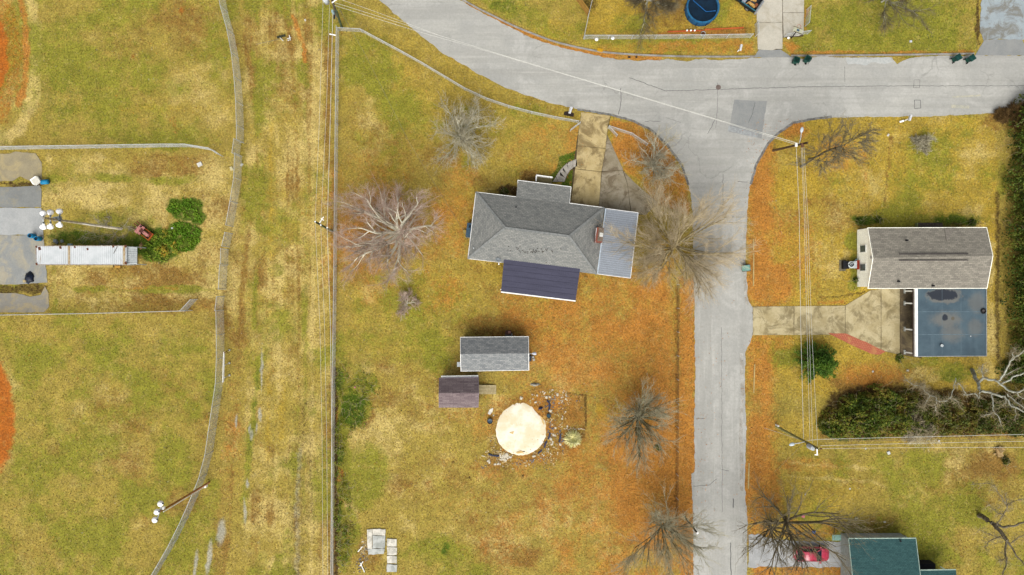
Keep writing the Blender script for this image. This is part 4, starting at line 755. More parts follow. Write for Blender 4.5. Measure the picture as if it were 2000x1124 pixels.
r = MB().prism([(p.x, p.y) for p in q], zt-.05, zt).build('roof', t.m, T)
n = 44
for k_ in range(1, n):
    a = q[0].lerp(q[1], k_/n); c = q[3].lerp(q[2], k_/n); MB().beam(a+Vector((0, -.05, .012)), c+Vector((0, .05, .012)), .1, .03).build('corrugation', t.m, r)
for fx in (.365,): MB().beam(q[0].lerp(q[1], fx)+Vector((0, 0, .02)), q[3].lerp(q[2], fx)+Vector((0, 0, .02)), .26, .035).build('rust_band', M('rust_band', C(204, 190, 160), C(178, 150, 110), 2), r)
MB().beam(q[0].lerp(q[1], .975)+Vector((0, 0, .02)), q[3].lerp(q[2], .975)+Vector((0, 0, .02)), .3, .035).build('rust_band', M('rust_band', C(204, 190, 160)), r)
rl = MB(); rl.beam(q[0], q[1], .07, .08); rl.beam(q[3], q[2], .07, .08); rl.beam(q[0], q[3], .07, .08); rl.build('roof_rail', M('rail_rust', C(200, 196, 186), C(160, 130, 110), 3), T)
for x_, y_, s_ in ((77, 486, .3), (118, 484, .24), (71.5, 516, .22), (71, 482.5, .2), (245.5, 514, .26), (245, 481.5, .24), (146, 483, .18), (221, 482, .2), (171, 487, .2)):
    MB().box(W(x_, y_, zt+.03), (s_, s_*1.3, .04), .3).build('rust_plate', M('rust_brown', C(126, 76, 50), C(96, 56, 40), 6), T)
MB().beam(W(229, 482, zt+.04), W(222, 495.5, zt+.04), .06, .05).build('loose_bar', M('bar_grey', C(120, 116, 110)), T)
e = [W(247.5, 481.5, 2.3), W(268, 482.8, 2.2), W(268, 516.3, 2.2), W(247.5, 517, 2.3)]
lr = MB().slab([e[3], e[2], e[1], e[0]], .05).build('end_roof', M('lean_to_white', C(206, 212, 212), C(190, 196, 196), 1, .5, .15), T)
for k_ in range(8): a = e[0].lerp(e[3], (k_+.5)/8); c = e[1].lerp(e[2], (k_+.5)/8); MB().beam(a+Vector((0, 0, .03)), c+Vector((0, 0, .03)), .14, .07).build('corrugation', M('lean_to_white', C(206, 212, 212)), lr)
for p_ in e[1:3]: MB().beam((p_.x-.1, p_.y, 0), (p_.x-.1, p_.y, 2.1), .1, .1).build('post', steel, T)
for x_ in (100, 112, 225): 
    for y_ in (484, 514): MB().tube([W(x_, y_, .4)+Vector((0, -.12, 0)), W(x_, y_, .4)+Vector((0, .12, 0))], .4, 14).build('wheel', tyrem, T)
for x0, x1, y_, m_, lb in ((178, 222, 520.5, M('timber_pale', C(206, 182, 112), C(186, 160, 92)), 'long pale timber beam lying along the south side of the trailer'), (225, 236, 521.5, M('timber_orange', C(206, 160, 70), C(186, 140, 60)), 'short orange timber block at the south side of the trailer')):
    tag(MB().beam(W(x0, y_, .15), W(x1, y_, .15), .28, .28).build('timber_beam', m_, None, origin=W((x0+x1)/2, y_)), lb, 'timber')
tag(MB().box(W(137, 478.5, 1.5), (.4, .26, .4)).build('wall_box', M('box_pale_blue', C(170, 200, 206)), None, origin=W(137, 478.5)), 'pale blue box on the north side of the trailer', 'box')

# ------------------------------------------------------------------ fences
def resample(pts, step):
    out = [Vector(pts[0])]; acc = 0
    for a, c in zip(pts[:-1], pts[1:]):
        a, c = Vector(a), Vector(c); l = (c-a).length; s = step-acc
        while s <= l: out.append(a.lerp(c, s/l)); s += step
        acc = (acc+l) % step
    if (out[-1]-Vector(pts[-1])).length > step*.35: out.append(Vector(pts[-1]))
    return out
post_mesh = {}
def shared(b, name, m, smooth=False):
    o = b.build(name, m, None, smooth); me = o.data; ORG.pop(o); bpy.data.objects.remove(o); return me
def fence(label, pts, h, group=None, step=3.0, pitch=.16, wr=.0065, m=None, name='chain_link_fence', cat='fence', mid=False, rail=.03, pm=None):
    pm = pm or steel
    m = m or wirem; P_ = [W(*p) for p in pts]; T = thing(name, label, cat, P_[0], group); PP = resample(P_, step)
    if h not in post_mesh: post_mesh[h] = shared(MB().tube([(0, 0, -.05), (0, 0, h+.03)], .04, 7), 'post', steel)
    for p in PP:
        o = bpy.data.objects.new('post', post_mesh[h]); COL.objects.link(o); o.parent = T; o.location = p-P_[0]
    zz = Vector((0, 0, h)); MB().tube([p+zz for p in PP], rail, 6).build('top_rail', pm, T)
    if mid: MB().tube([p+zz*.04 for p in PP], rail*.6, 4).build('bottom_wire', steel, T)
    # woven wires: two families of slanting wires between ground and rail
    segs0 = []; segs1 = []
    for a, c in zip(PP[:-1], PP[1:]):
        d = c-a; l = d.length; u = d/l; k = -h
        while k < l:
            for sgn in (1, -1):
                x0, x1 = k, k+h; z0, z1 = 0.03, h
                if x0 < 0: z0 = .03+(-x0)/h*(h-.03); x0 = 0
                if x1 > l: z1 = z1-(x1-l)/h*(h-.03); x1 = l
                if sgn < 0: z0, z1 = h+.03-z0, h+.03-z1
                segs0.append(a+u*x0+Vector((0, 0, z0))); segs1.append(a+u*x1+Vector((0, 0, z1)))
            k += pitch
    segmesh('chain_link', np.array(segs0), np.array(segs1), wr, wr, m, T, kind=None)
    return T
def segmesh(name, p0, p1, r0, r1, m, parent, kind=None, n=3):
    """many thin tapered rods as one mesh"""
    N = len(p0); d = p1-p0; l = np.linalg.norm(d, axis=1, keepdims=True)+1e-9; d = d/l
    up = np.where(np.abs(d[:, 2:3]) < .9, np.array([[0, 0, 1.0]]), np.array([[1.0, 0, 0]]))
    a = np.cross(d, up); a /= np.linalg.norm(a, axis=1, keepdims=True)+1e-9; b = np.cross(a, d)
    r0 = np.broadcast_to(np.asarray(r0, float).reshape(-1, 1), (N, 1)); r1 = np.broadcast_to(np.asarray(r1, float).reshape(-1, 1), (N, 1))
    V = np.zeros((N, 2*n, 3))
    for k in range(n):
        q = 2*math.pi*k/n; off = a*math.cos(q)+b*math.sin(q); V[:, k] = p0+off*r0; V[:, n+k] = p1+off*r1
    base = (np.arange(N)*2*n)[:, None]; F = []
    for k in range(n): F.append(np.concatenate([base+k, base+(k+1) % n, base+n+(k+1) % n, base+n+k], 1))
    F = np.stack(F, 1).reshape(-1, 4).astype(np.int32)
    return rawmesh(name, V.reshape(-1, 3), F, m, parent, kind)
def rawmesh(name, V, F, m, parent, kind=None, origin=None, smooth=False):
    off = np.zeros(3)
    if parent is not None:
        p = parent
        while p.parent: p = p.parent
        off = np.array(ORG[p])
    elif origin is not None: off = np.array(origin)
    me = bpy.data.meshes.new(name); k = F.shape[1]
    me.vertices.add(len(V)); me.vertices.foreach_set('co', (V-off).astype(np.float32).ravel())
    me.loops.add(F.size); me.loops.foreach_set('vertex_index', F.astype(np.int32).ravel())
    me.polygons.add(len(F)); me.polygons.foreach_set('loop_start', np.arange(0, F.size, k, dtype=np.int32))
    if smooth: me.polygons.foreach_set('use_smooth', np.ones(len(F), bool))
    me.update(calc_edges=True); me.validate(); me.materials.append(m)
    o = bpy.data.objects.new(name, me); COL.objects.link(o)
    if parent is not None: o.parent = parent
    else: o.location = off; ORG[o] = Vector(off)
    if kind: o['kind'] = kind
    return o
fence('tall outfield fence section along the upper ball field, curving down from the top edge', [(438, -20), (438, 0), (451, 45), (463, 88), (470, 141), (474, 187), (476.5, 235), (476.5, 280)], 2.4, 'outfield fence sections')
fence('tall fence panel folded beside the end of the upper outfield fence', [(471.5, 279), (468, 306)], 2.4, 'fence gates', 2.0)
fence('tall outfield fence section east of the trailer strip, starting below the upper field', [(473, 306), (472, 335), (471, 368), (461, 412), (454, 456)], 2.4, 'outfield fence sections')
fence('tall fence gate leaf standing open above the gap in the outfield fence', [(454.5, 457), (448.5, 483)], 2.4, 'fence gates', 2.0)
fence('tall fence gate leaf just below the gap in the outfield fence', [(446.5, 488), (446, 517)], 2.4, 'fence gates', 2.0)
fence('short outfield fence section between the gap and the lower ball field', [(444.5, 519), (444, 540), (441, 578)], 2.4, 'outfield fence sections')
fence('tall fence gate leaf at the top of the lower outfield fence', [(439, 579), (435.5, 606)], 2.4, 'fence gates', 2.0)
fence('tall outfield fence section round the lower ball field down to the bottom edge', [(437.5, 606), (439, 684), (436, 758), (426, 810), (419, 870), (408, 917), (391, 959), (373, 1001), (345, 1057), (307, 1122), (290, 1150)], 2.4, 'outfield fence sections')
fence('fence between the upper ball field and the trailer strip, bent at its east end', [(-40, 294), (0, 293), (200, 290), (330, 288), (404, 288), (418, 294), (436, 306)], 2.0)
fence('fence between the trailer strip and the lower ball field', [(-40, 616), (0, 615), (200, 611.5), (360, 607), (383, 606.5)], 2.0)
fence('open fence gate leaf at the east end of the fence above the lower ball field', [(366, 606.5), (386, 585)], 2.0, 'fence gates', 2.0)
fence('long straight chain link fence between the alley and the yard of the grey house', [(662.5, 60), (661, 200), (659, 400), (657.5, 560), (655.5, 700), (653.5, 900), (652, 1140)], 1.5, None, 3.0)
fence('curving chain link fence along the front yard below the bend in the road', [(662, 61), (703, 61), (760, 91.5), (800, 113), (850, 141.5), (900, 173), (960, 201), (1020, 219), (1075, 231), (1132, 241.5)], 1.2)
fence('open fence gate leaf on the west side of the tan driveway', [(1132, 243), (1113.5, 257)], 1.2, 'fence gates', 1.5)
fence('open fence gate leaf on the east side of the tan driveway', [(1187.5, 251), (1205, 269)], 1.2, 'fence gates', 1.5)
fence('short chain link fence east of the tan driveway running towards the small tree', [(1187.5, 250), (1215, 259), (1240, 267), (1262, 285)], 1.2)
fence('chain link fence along the orange verge west of the narrow road', [(1322.5, 556), (1321.8, 700), (1321, 860), (1320, 1020)], 1.1, None, 3.0, .22, .006, rusty, pm=rusty, rail=.022)
fence('fence on the west side of the pool yard, running to its corner', [(1159, -10), (1149, 30), (1139.5, 76.5)], 1.4)
fence('fence along the front of the pool yard above the road', [(1141, 77), (1240, 77), (1300, 76.5), (1380, 76), (1473, 74.5)], 1.4)
fence('open fence gate leaf on the west side of the cream driveway', [(1475, 72), (1474, 48)], 1.4, 'fence gates', 1.5)
fence('short fence under the basketball hoop east of the cream driveway', [(1531, 73.5), (1560, 72), (1580, 66)], 1.3)
fence('short fence run along the east side of the cream driveway slab', [(1572, 52), (1575, 34), (1575, 20)], 1.4)
wf = thing('wooden_fence', 'short yellow board fence at the top edge west of the pool yard', 'fence', W(1136, 14))
p0, p1 = W(1119, -8), W(1147.5, 31); n = 20; d = (p1-p0)/n; rzf = math.atan2(d.y, d.x)
for k in range(n):
    q = p0+d*(k+.5); MB().box((q.x, q.y, .95+random.uniform(-.02, .02)), (d.length*.93, .035, 1.9), rzf).build('plank', M('yellow_plank_%d' % (k % 4), C(206-7*(k % 4), 164-8*(k % 4), 84-6*(k % 4)), C(186, 142, 66), 3), wf)
for zz in (.4, 1.5): MB().beam(p0+Vector((-.06, .05, zz)), p1+Vector((-.06, .05, zz)), .05, .1).build('rail', M('yellow_rail', C(170, 130, 64)), wf)
# white panel and posts on the lower outfield fence
sb = thing('scoreboard_panel', 'narrow white board standing against the outfield fence on its slanting posts', 'board', W(438, 718))
MB().beam(W(437.8, 687.5, 2.2), W(436, 747, 2.2), .05, .4).build('board', white, sb)
for y_, m_ in ((686, M('rust_post', C(110, 60, 40))), (711, steel), (735, steel)):
    MB().tube([W(447.5, y_-1.5, 0), W(438.4, y_+3, 2.5)], .05, 6).build('brace', m_, sb); MB().box(W(448, y_-1.5, .1), (.2, .2, .2)).build('footing', M('footing_pale', (.4, .4, .38, 1)), sb)
# ------------------------------------------------------------------ poles, lamps and wires
m_pole = M('grey_pole_wood', C(128, 118, 104), C(98, 88, 76), 3)
m_polebr = M('brown_pole_wood', C(112, 84, 54), C(80, 60, 42), 3)
m_polegr = M('mossy_pole_wood', (.20, .19, .06, 1), (.12, .115, .045, 1), 2)
def pole(label, base, top, h, r=.16, m=None, name='utility_pole', cat='utility pole'):
    T = thing(name, label, cat, W(*base)); a, c = W(*base), W(*top, h)
    MB().tube([a-Vector((0, 0, .1)), a.lerp(c, .5), c], [r, r*.85, r*.7], 10).build('post', m or m_pole, T, True); return T, a, c
def flood(T, p, d, s=.3):
    """bowl-shaped floodlight with its bulb housing"""
    q = Vector(d).to_track_quat('Z', 'Y').to_matrix().to_4x4()
    o = MB().lathe([(.05, -.30), (.11, -.28), (.13, -.05), (s*.75, .06), (s, .3), (s*.96, .3), (s*.7, .08), (0, 0)], p, 14, m=q).build('floodlight', M('floodlight_white', (.8, .8, .8, 1), (.74, .74, .75, 1)), T, True)
    MB().lathe([(.1, -.42), (.1, -.26), (0, -.26)], p, 8, m=q).build('housing', M('lamp_housing', C(150, 160, 166)), o, True); return o
T, a, c = pole('tall grey field light pole by the trailer with six white floodlights', (237, 447.5), (85, 426), 14.2, .17, M('silver_pole_wood', (.46, .42, .33, 1), (.30, .26, .19, 1), 3), 'field_light_pole', 'light pole')
for x, y0_, y1_, z in ((85, 419.5, 440.5, 13.9), (98.5, 418, 440, 12.9), (116.5, 416, 436.8, 11.6)):
    MB().beam(W(x, y0_-1, z), W(x, y1_+1, z), .1, .12).build('crossarm', steel, T)
    for yy, sg in ((y0_, 1), (y1_, -1)): flood(T, W(x, yy, z+.15), (-.35, .5*sg, -.45), .36)
MB().box(W(112, 427.5, 11.9), (.7, .4, .5), .2).build('junction_box', M('lamp_housing', C(150, 160, 166)), T)
MB().tube([W(228, 447.5, .5), W(172, 439, 7.0), W(112, 430, 11.6)], .05, 5).build('conduit', white, T)
T, a, c = pole('tall rusty brown field light pole by the lower outfield fence with white floodlights', (409, 942.5), (312, 1000, ), 12.3, .13, M('rusty_pole', (.34, .15, .05, 1), (.2, .09, .035, 1), 2.5), 'field_light_pole', 'light pole')
MB().beam(W(317, 980, 12.1), W(305.5, 1021, 12.1), .09, .1).build('crossarm', steel, T)
for x, y in ((315.5, 984), (308.5, 1000), (304.5, 1015.5)): flood(T, W(x, y, 12.3), (-.6, -.2, -.55), .34)
MB().box(W(318.5, 992.5, 11.7), (.3, .3, .35)).build('junction_box', white, T); MB().box(W(401, 950, 1.0), (.36, .3, .5)).build('meter_box', white, T)
MB().tube([W(402, 950, .8), W(360, 975, 7), W(319, 1000, 11.8)], .05, 5).build('conduit', white, T)
def lamp(T, p0, p1, w=.34, l=.75):
    MB().tube([p0, p0.lerp(p1, .5)+Vector((0, 0, .12)), p1], .045, 6).build('lamp_arm', steel, T); d = (p1-p0).normalized()
    q = d.to_track_quat('X', 'Z').to_matrix().to_4x4(); o = MB()
    o.lathe([(0, -.12), (.12, -.1), (.2, 0), (.17, .1), (0, .13)], p1+d*l*.45, 14, m=q @ Matrix.Diagonal((l*2.3, w*2.8, .8, 1))); return o.build('lamp_head', M('lamp_head_pale', C(224, 234, 240), C(206, 220, 228)), T, True)
# corner pole with street lamp
T, pa, pc = pole('dark brown utility pole on the rounded street corner with an oval street lamp', (1510, 294.5), (1577, 279), 9.5, .16, m_polebr)
lamp(T, W(1561.5, 279.5, 8.0), W(1565, 260, 8.2))
MB().box(W(1555, 283.5, 7.2), (.24, .4, .2)).build('bracket', white, T); MB().box(W(1567, 284, 8.6), (.3, .5, .16), .2).build('insulator', M('porcelain_brown', C(120, 84, 60)), T)
# mossy pole with transformer
T, qa, qc = pole('mossy green utility pole with a white transformer near the thicket', (1516, 833.5), (1599, 877), 10.3, .17, m_polegr)
lamp(T, W(1571, 863, 7.6), W(1552.5, 867, 7.7), .36, .8)
tp = W(1583.5, 869, 8.7); td = (qc-qa).normalized(); tq = td.to_track_quat('Z', 'Y').to_matrix().to_4x4()
o = MB().lathe([(0, -.55), (.27, -.55), (.29, -.5), (.29, .45), (.26, .52), (.14, .55), (0, .57)], tp+Vector((-.02, -.25, .1)), 16, m=tq).build('transformer', M('transformer_grey', C(216, 222, 226), C(196, 204, 208)), T, True)
MB().tube([tp+Vector((.2, -.3, .5)), tp+Vector((.28, -.3, .75))], .06, 6).build('bushing', black, o)
MB().beam(W(1595.5, 876, 10.0), W(1596, 888.5, 9.9), .1, .1).build('side_arm', white, T); MB().beam(W(1591, 888.5, 9.9), W(1597.5, 888.8, 9.9), .1, .1).build('arm_tip', white, T)
MB().tube([W(1600, 877, 9.9), W(1605, 876.5, 9.9)], .09, 6).build('insulator', M('porcelain_brown', C(120, 84, 60)), T)
MB().tube([W(1574, 866, 8.2), W(1577, 874, 8.0), W(1586, 876, 8.4)], .03, 5).build('drop_wire', black, T)
MB().box(W(1518, 831.5, .5), (.16, .16, .9)).build('ground_guard', white, T)
# pole in the alley
T, ea, ec = pole('greenish utility pole standing at the fence between the alley and the yard', (649.5, 452.5), (614.5, 433), 8.4, .15, M('green_treated_pole', C(92, 108, 74), C(72, 84, 60), 3))
MB().beam(W(624, 436, 7.3), W(632, 424, 7.3), .09, .1).build('side_arm', white, T); MB().beam(W(627, 427, 7.35), W(632.5, 431, 7.35), .09, .09).build('arm_brace', white, T)
for x, y, z in ((615.5, 433.5, 8.5), (626.5, 440, 7.6), (639, 445, 6.2)): MB().tube([W(x, y, z), W(x, y, z+.22)], .09, 6).build('insulator', white, T)
# pole at the top edge with its strut
T, fa, fc = pole('utility pole at the top edge by the yard corner with a white transformer', (658, 32), (644, -16), 10.5, .17, m_pole)
MB().tube([W(667.5, 54, 0), W(657, 22, 5.5)], .15, 8).build('strut_pole', M('green_treated_pole', C(92, 108, 74)), T)
MB().lathe([(0, -.5), (.3, -.5), (.32, .4), (.2, .5), (0, .52)], W(636.5, 1.5, 9.3), 16).build('transformer', M('transformer_grey', C(216, 222, 226)), T, True)
MB().beam(W(648.5, 6, 8.6), W(658, -1, 8.7), .1, .1).build('side_arm', white, T)
MB().box(W(650.5, 24, 7.0), (.22, .3, .7)).build('meter_box', M('box_pale_blue', C(170, 200, 206)), T); MB().tube([W(653, 24, 4.5), W(653, 36, 1.5)], .12, 6).build('cable_guard', M('guard_navy', C(48, 52, 78)), T)
lw = thing('marker_post', 'short white crossbar post beside the yard fence near the top pole', 'post', W(650, 69))
MB().tube([W(648.5, 68, 0), W(648.5, 68, 1.5)], .05, 6).build('post', white, lw); MB().beam(W(643.5, 67, 1.5), W(655.5, 69.3, 1.5), .12, .1).build('crossbar', white, lw)
T, a, c = pole('short dark wooden pole with a white tip on the orange verge by the narrow road', (1337.5, 1010.5), (1361.5, 1041), 5.6, .15, M('dark_olive_pole', C(92, 86, 56), C(70, 66, 46), 3), 'short_pole', 'pole')
MB().box(W(1362.3, 1041.5, 5.65), (.26, .2, .14), .6).build('cap', white, T)
def wire(label, pts, r=.014, sag=0.0, group='overhead wires', m=None):
    q = []
    for (x0, y0, z0), (x1, y1, z1) in zip(pts[:-1], pts[1:]):
        a, c = W(x0, y0, z0), W(x1, y1, z1)
        for k in range(16): u = k/16; q.append(a.lerp(c, u)-Vector((0, 0, sag*4*u*(1-u))))
    q.append(W(*pts[-1])); b = MB().tube(q, r, 5); o = b.build('power_line', m or cable, None, origin=q[0]); return tag(o, label, 'power line', group)
wire('westernmost thin wire running up the alley from the greenish pole', [(615.5, 433.5, 8.7), (624, 230, 8.3), (632, -30, 9.4)])
wire('middle thin wire running up the alley from the greenish pole', [(626.5, 440, 7.8), (638, 200, 7.6), (645, -30, 8.8)])
wire('thick cable running up the alley from the greenish pole', [(639, 445, 6.4), (645.5, 220, 6.2), (650, 22, 7.0)], .026)
wire('westernmost thin wire running down the alley from the greenish pole', [(615.5, 433.5, 8.7), (625, 640, 8.2), (629, 850, 8.2), (631, 1160, 8.7)])
wire('middle thin wire running down the alley from the greenish pole', [(626.5, 440, 7.8), (634, 640, 7.3), (638, 850, 7.3), (640.5, 1160, 7.8)])
wire('thick cable running down the alley from the greenish pole', [(639, 445, 6.4), (645.5, 640, 6.0), (648, 850, 6.0), (649.5, 1160, 6.4)], .026)
wire('pale cable crossing the curved road from the top pole to the corner pole', [(653, 11, 7.4), (820, 63, 6.7), (930, 94, 6.5), (1210, 178, 6.5), (1420, 241, 6.8), (1555, 283, 7.3)], .017)
wire('thin wire just above the pale cable across the curved road, second from it', [(655, 6, 8.4), (780, 45, 8.0), (930, 92, 7.6), (1210, 177.4, 7.4), (1420, 239.6, 7.6), (1562, 281, 8.0)], .016)
wire('thin wire leaving the top pole towards the road bend, uppermost of the three', [(656, -4, 8.8), (730, 22, 8.5), (860, 70, 8.2), (1000, 114, 7.9), (1290, 200, 7.8), (1558, 281, 7.8)], .014)
wire('westernmost wire along the right lawns between the two corner poles', [(1555, 284, 7.3), (1561, 420, 6.8), (1564, 640, 6.6), (1569.5, 858, 7.3)], .021)
wire('second wire from the west along the right lawns between the poles', [(1565, 284, 8.2), (1571, 430, 7.8), (1576, 640, 7.7), (1582, 862, 8.2)])
wire('third wire from the west along the right lawns between the poles', [(1567, 284, 8.4), (1574, 430, 8.1), (1580.5, 640, 8.0), (1587, 866, 8.6)])
wire('easternmost wire along the right lawns between the two corner poles', [(1570, 284, 8.6), (1578, 430, 8.4), (1585, 640, 8.4), (1597, 872, 9.4)])
wire('thick pale cable running east along the south edge of the thicket', [(1575, 861, 7.7), (1600, 858.5, 7.6), (1800, 853.5, 7.2), (2060, 847.5, 7.4)], .026)
wire('faint wire just below the thick cable along the thicket', [(1600, 862, 8.0), (1800, 860, 7.7), (2060, 858, 7.8)], .016, m=M('dull_cable', C(140, 138, 120)))
wire('thin wire along the south edge of the thicket, second lowest', [(1602, 871, 9.4), (1800, 866, 9.0), (2060, 861, 9.1)], .02)
wire('thin wire along the south edge of the thicket, lowest of the four', [(1606, 876.5, 9.9), (1800, 874.5, 9.6), (2060, 874, 9.6)], .018)
wire('thin service wire slanting over the front yard from the top pole to the grey house', [(656, 6, 8.2), (715, 110, 6.4), (800, 280, 4.6), (912, 462, 2.9)], .016, 0, m=M('dull_cable', C(140, 138, 120)))
wire('slanting guy wire from the mossy pole down to the orange verge', [(1568, 868, 7.0), (1515, 920, 0.1)], .016, 0, 'guy wires', M('dull_cable', C(140, 138, 120)))
wire('slanting guy wire leaving the mossy pole towards the road', [(1560, 858, 6.0), (1492, 836, 0.1)], .02, 0, 'guy wires')
# ------------------------------------------------------------------ street furniture and yard things
gbin = M('bin_green', C(22, 88, 74), C(16, 72, 62), 3, .5)
def make_bin(open_):
    T = thing('wheeled_bin', 'x', 'bin', (0, 0, 0)); b = MB()
    b.box((0, 0, .55), (.46, .5, .9), 0, 1.28)
    b.build('body', gbin, T); MB().box((0, 0, .985), (.52, .58, .03)).build('inside', black, T) if open_ else None
    rim = MB()
    for s in (-1, 1): rim.beam((-.32, .34*s, 1.0), (.32, .34*s, 1.0), .05, .07); rim.beam((.32*s, -.34, 1.0), (.32*s, .34, 1.0), .05, .07)
    rim.build('rim', gbin, T)
    l = MB()
    if open_: l.box((-.42, 0, .72), (.06, .66, .62), 0, ry=.15)
    else: l.box((.0, 0, 1.05), (.74, .72, .05)); l.box((.06, 0, 1.09), (.5, .5, .05), 0, .8)
    l.build('lid', M('bin_lid_green', C(16, 80, 70), C(12, 64, 58), 3, .45), T)
    MB().tube([(-.4, -.26, 1.02), (-.46, 0, 1.02), (-.4, .26, 1.02)], .025, 6).build('handle', black, T)
    for s in (-1, 1): MB().tube([(-.27, .3*s-.05, .14), (-.27, .3*s+.05, .14)], .14, 12).build('wheel', tyrem, T)
    return T
bo = make_bin(True); bc = make_bin(False)
for i, (src, x, y, rz_, lb) in enumerate(((bo, 1549.5, 122, 2.9, 'open green wheeled bin in the road nearest the cream driveway'), (bo, 1571.5, 119.5, 2.6, 'open green wheeled bin in the road, the one farther from the cream driveway'), (bc, 1862, 117.5, .55, 'closed green wheeled bin by the kerb near the blue-grey driveway, left of its pair'), (bc, 1888.5, 118.5, .6, 'closed green wheeled bin by the kerb nearest the blue-grey driveway'))):
    o = src if i in (0, 2) else copy_tree(src); o.location = W(x, y, .03); o.rotation_euler.z = rz_; o['label'] = lb; o['group'] = 'green wheeled bins at the kerb'
def mailbox(label, x, y, rz_, plate=None, h=1.1):
    T = thing('mailbox', label, 'mailbox', W(x, y)); c = W(x, y)
    MB().beam(c, c+Vector((0, 0, h)), .1, .1).build('post', white, T)
    b = MB(); n = 8; q = Matrix.Translation(c+Vector((0, 0, h))) @ Matrix.Rotation(rz_, 4, 'Z')
    prof = [(-.14, 0), (.14, 0)]+[(.14*math.cos(k*math.pi/n), .16+.14*math.sin(k*math.pi/n)) for k in range(n+1)]
    vs = [q @ Vector((xx, yy, zz)) for xx in (-.3, .42) for yy, zz in prof]; m_ = len(prof)
    b.addm(vs, [tuple(range(m_)), tuple(range(2*m_-1, m_-1, -1))]+[(i, (i+1) % m_, m_+(i+1) % m_, m_+i) for i in range(m_)]); b.build('box', M('mailbox_white', C(240, 242, 244), C(228, 230, 232)), T)
    d = MB(); d.box(q @ Vector((.43, 0, .14)), (.02, .24, .26), rz_); d.build('door', M('mailbox_door', C(214, 218, 222)), T); f = MB(); f.box(q @ Vector((0, -.16, .25)), (.05, .02, .2), rz_); f.build('flag', M('flag_red', C(190, 60, 46)), T)
    return T
mailbox('white mailbox on the grass above the kerb west of the cream driveway', 1440.5, 101, 1.35)
T = mailbox('white mailbox in a dark mulch patch beside the tan driveway', 1113, 221, 1.2)
b = MB(); b.beam(W(1112.3, 222, 1.0), W(1115.5, 209.5, 1.15), .3, .25); b.build('arm_board', M('mailbox_white', C(240, 242, 244)), T)
T = mailbox('white mailbox on the right lawn at the edge of the straight road', 1766.5, 236, 1.3)
MB().beam(W(1757.5, 238.5, .1), W(1765, 236.5, .1), .2, .12).build('side_bar', white, T)
T = thing('basketball_hoop', 'basketball hoop leaning over the cream driveway slab', 'basketball hoop', W(1546, 74))
MB().tube([W(1545.5, 75, 0), W(1557, 60.5, 2.9)], .07, 8).build('post', M('hoop_black', C(46, 44, 44)), T)
bb0, bb1 = W(1550, 56.5, 3.1), W(1567, 63, 3.1)
bd = MB().beam(bb0, bb1, .62, .07).build('backboard', M('backboard_pale', C(206, 206, 178), C(196, 196, 170)), T)
MB().beam(bb0+Vector((.0, .3, .02)), bb1+Vector((0, .3, .02)), .06, .08).build('frame', M('hoop_frame', C(120, 112, 84)), bd); MB().beam(bb0+Vector((0, -.3, .02)), bb1+Vector((0, -.3, .02)), .06, .08).build('frame', M('hoop_frame', C(120, 112, 84)), bd)
MB().box(bb0.lerp(bb1, .5)+Vector((0, 0, .06)), (.3, .24, .06), -.4).build('mount', M('mount_blue', C(80, 110, 130)), T)
rg = MB(); ctr = bb0.lerp(bb1, .5)+Vector((.18, .52, -.1)); rg.tube([ctr+Vector((.23*math.cos(k*.524), .23*math.sin(k*.524), 0)) for k in range(13)], .02, 5); rg.build('rim', M('rim_orange', C(206, 100, 50)), T)
tag(MB().tube([W(1540, 74.5, 0), W(1540, 74.5, .3)], .14, 10).build('white_ball', white, None, origin=W(1540, 74.5)), 'small white ball or pot at the foot of the basketball hoop', 'ball')
T = thing('utility_cabinet', 'pale teal utility cabinet beside the narrow road on its east edge', 'cabinet', W(1457, 524))
MB().box(W(1457, 524, .4), (.85, .62, .8), .1).build('cabinet_body', M('cabinet_teal', C(120, 164, 150), C(104, 148, 136)), T); MB().box(W(1456.6, 524, .83), (.92, .7, .07), .1).build('lid', M('cabinet_lid', C(140, 184, 170), C(124, 168, 156)), T)
MB().box(W(1457, 524, .03), (1.1, .9, .08), .1).build('plinth', M('plinth_grey', C(120, 118, 108)), T)
for i, (x0, y0_, x1, y1_) in enumerate(((1471.5, 467, 1471.5, 489), (1472, 495, 1471.5, 559), (1474, 712, 1472, 768), (1463, 905, 1461.5, 955))):
    tag(MB().beam(W(x0, y0_, .05), W(x1, y1_, .05), .14, .1).build('edging_strip', M('edging_tan', C(212, 188, 130), C(190, 164, 104), 1), None, origin=W(x0, y0_)), ['short tan edging strip on the orange verge above the teal cabinet', 'long tan edging strip on the orange verge beside the teal cabinet', 'tan edging strip on the orange verge below the mossy driveway', 'tan edging strip near the bottom of the east verge'][i], 'edging', 'tan edging strips along the verge')
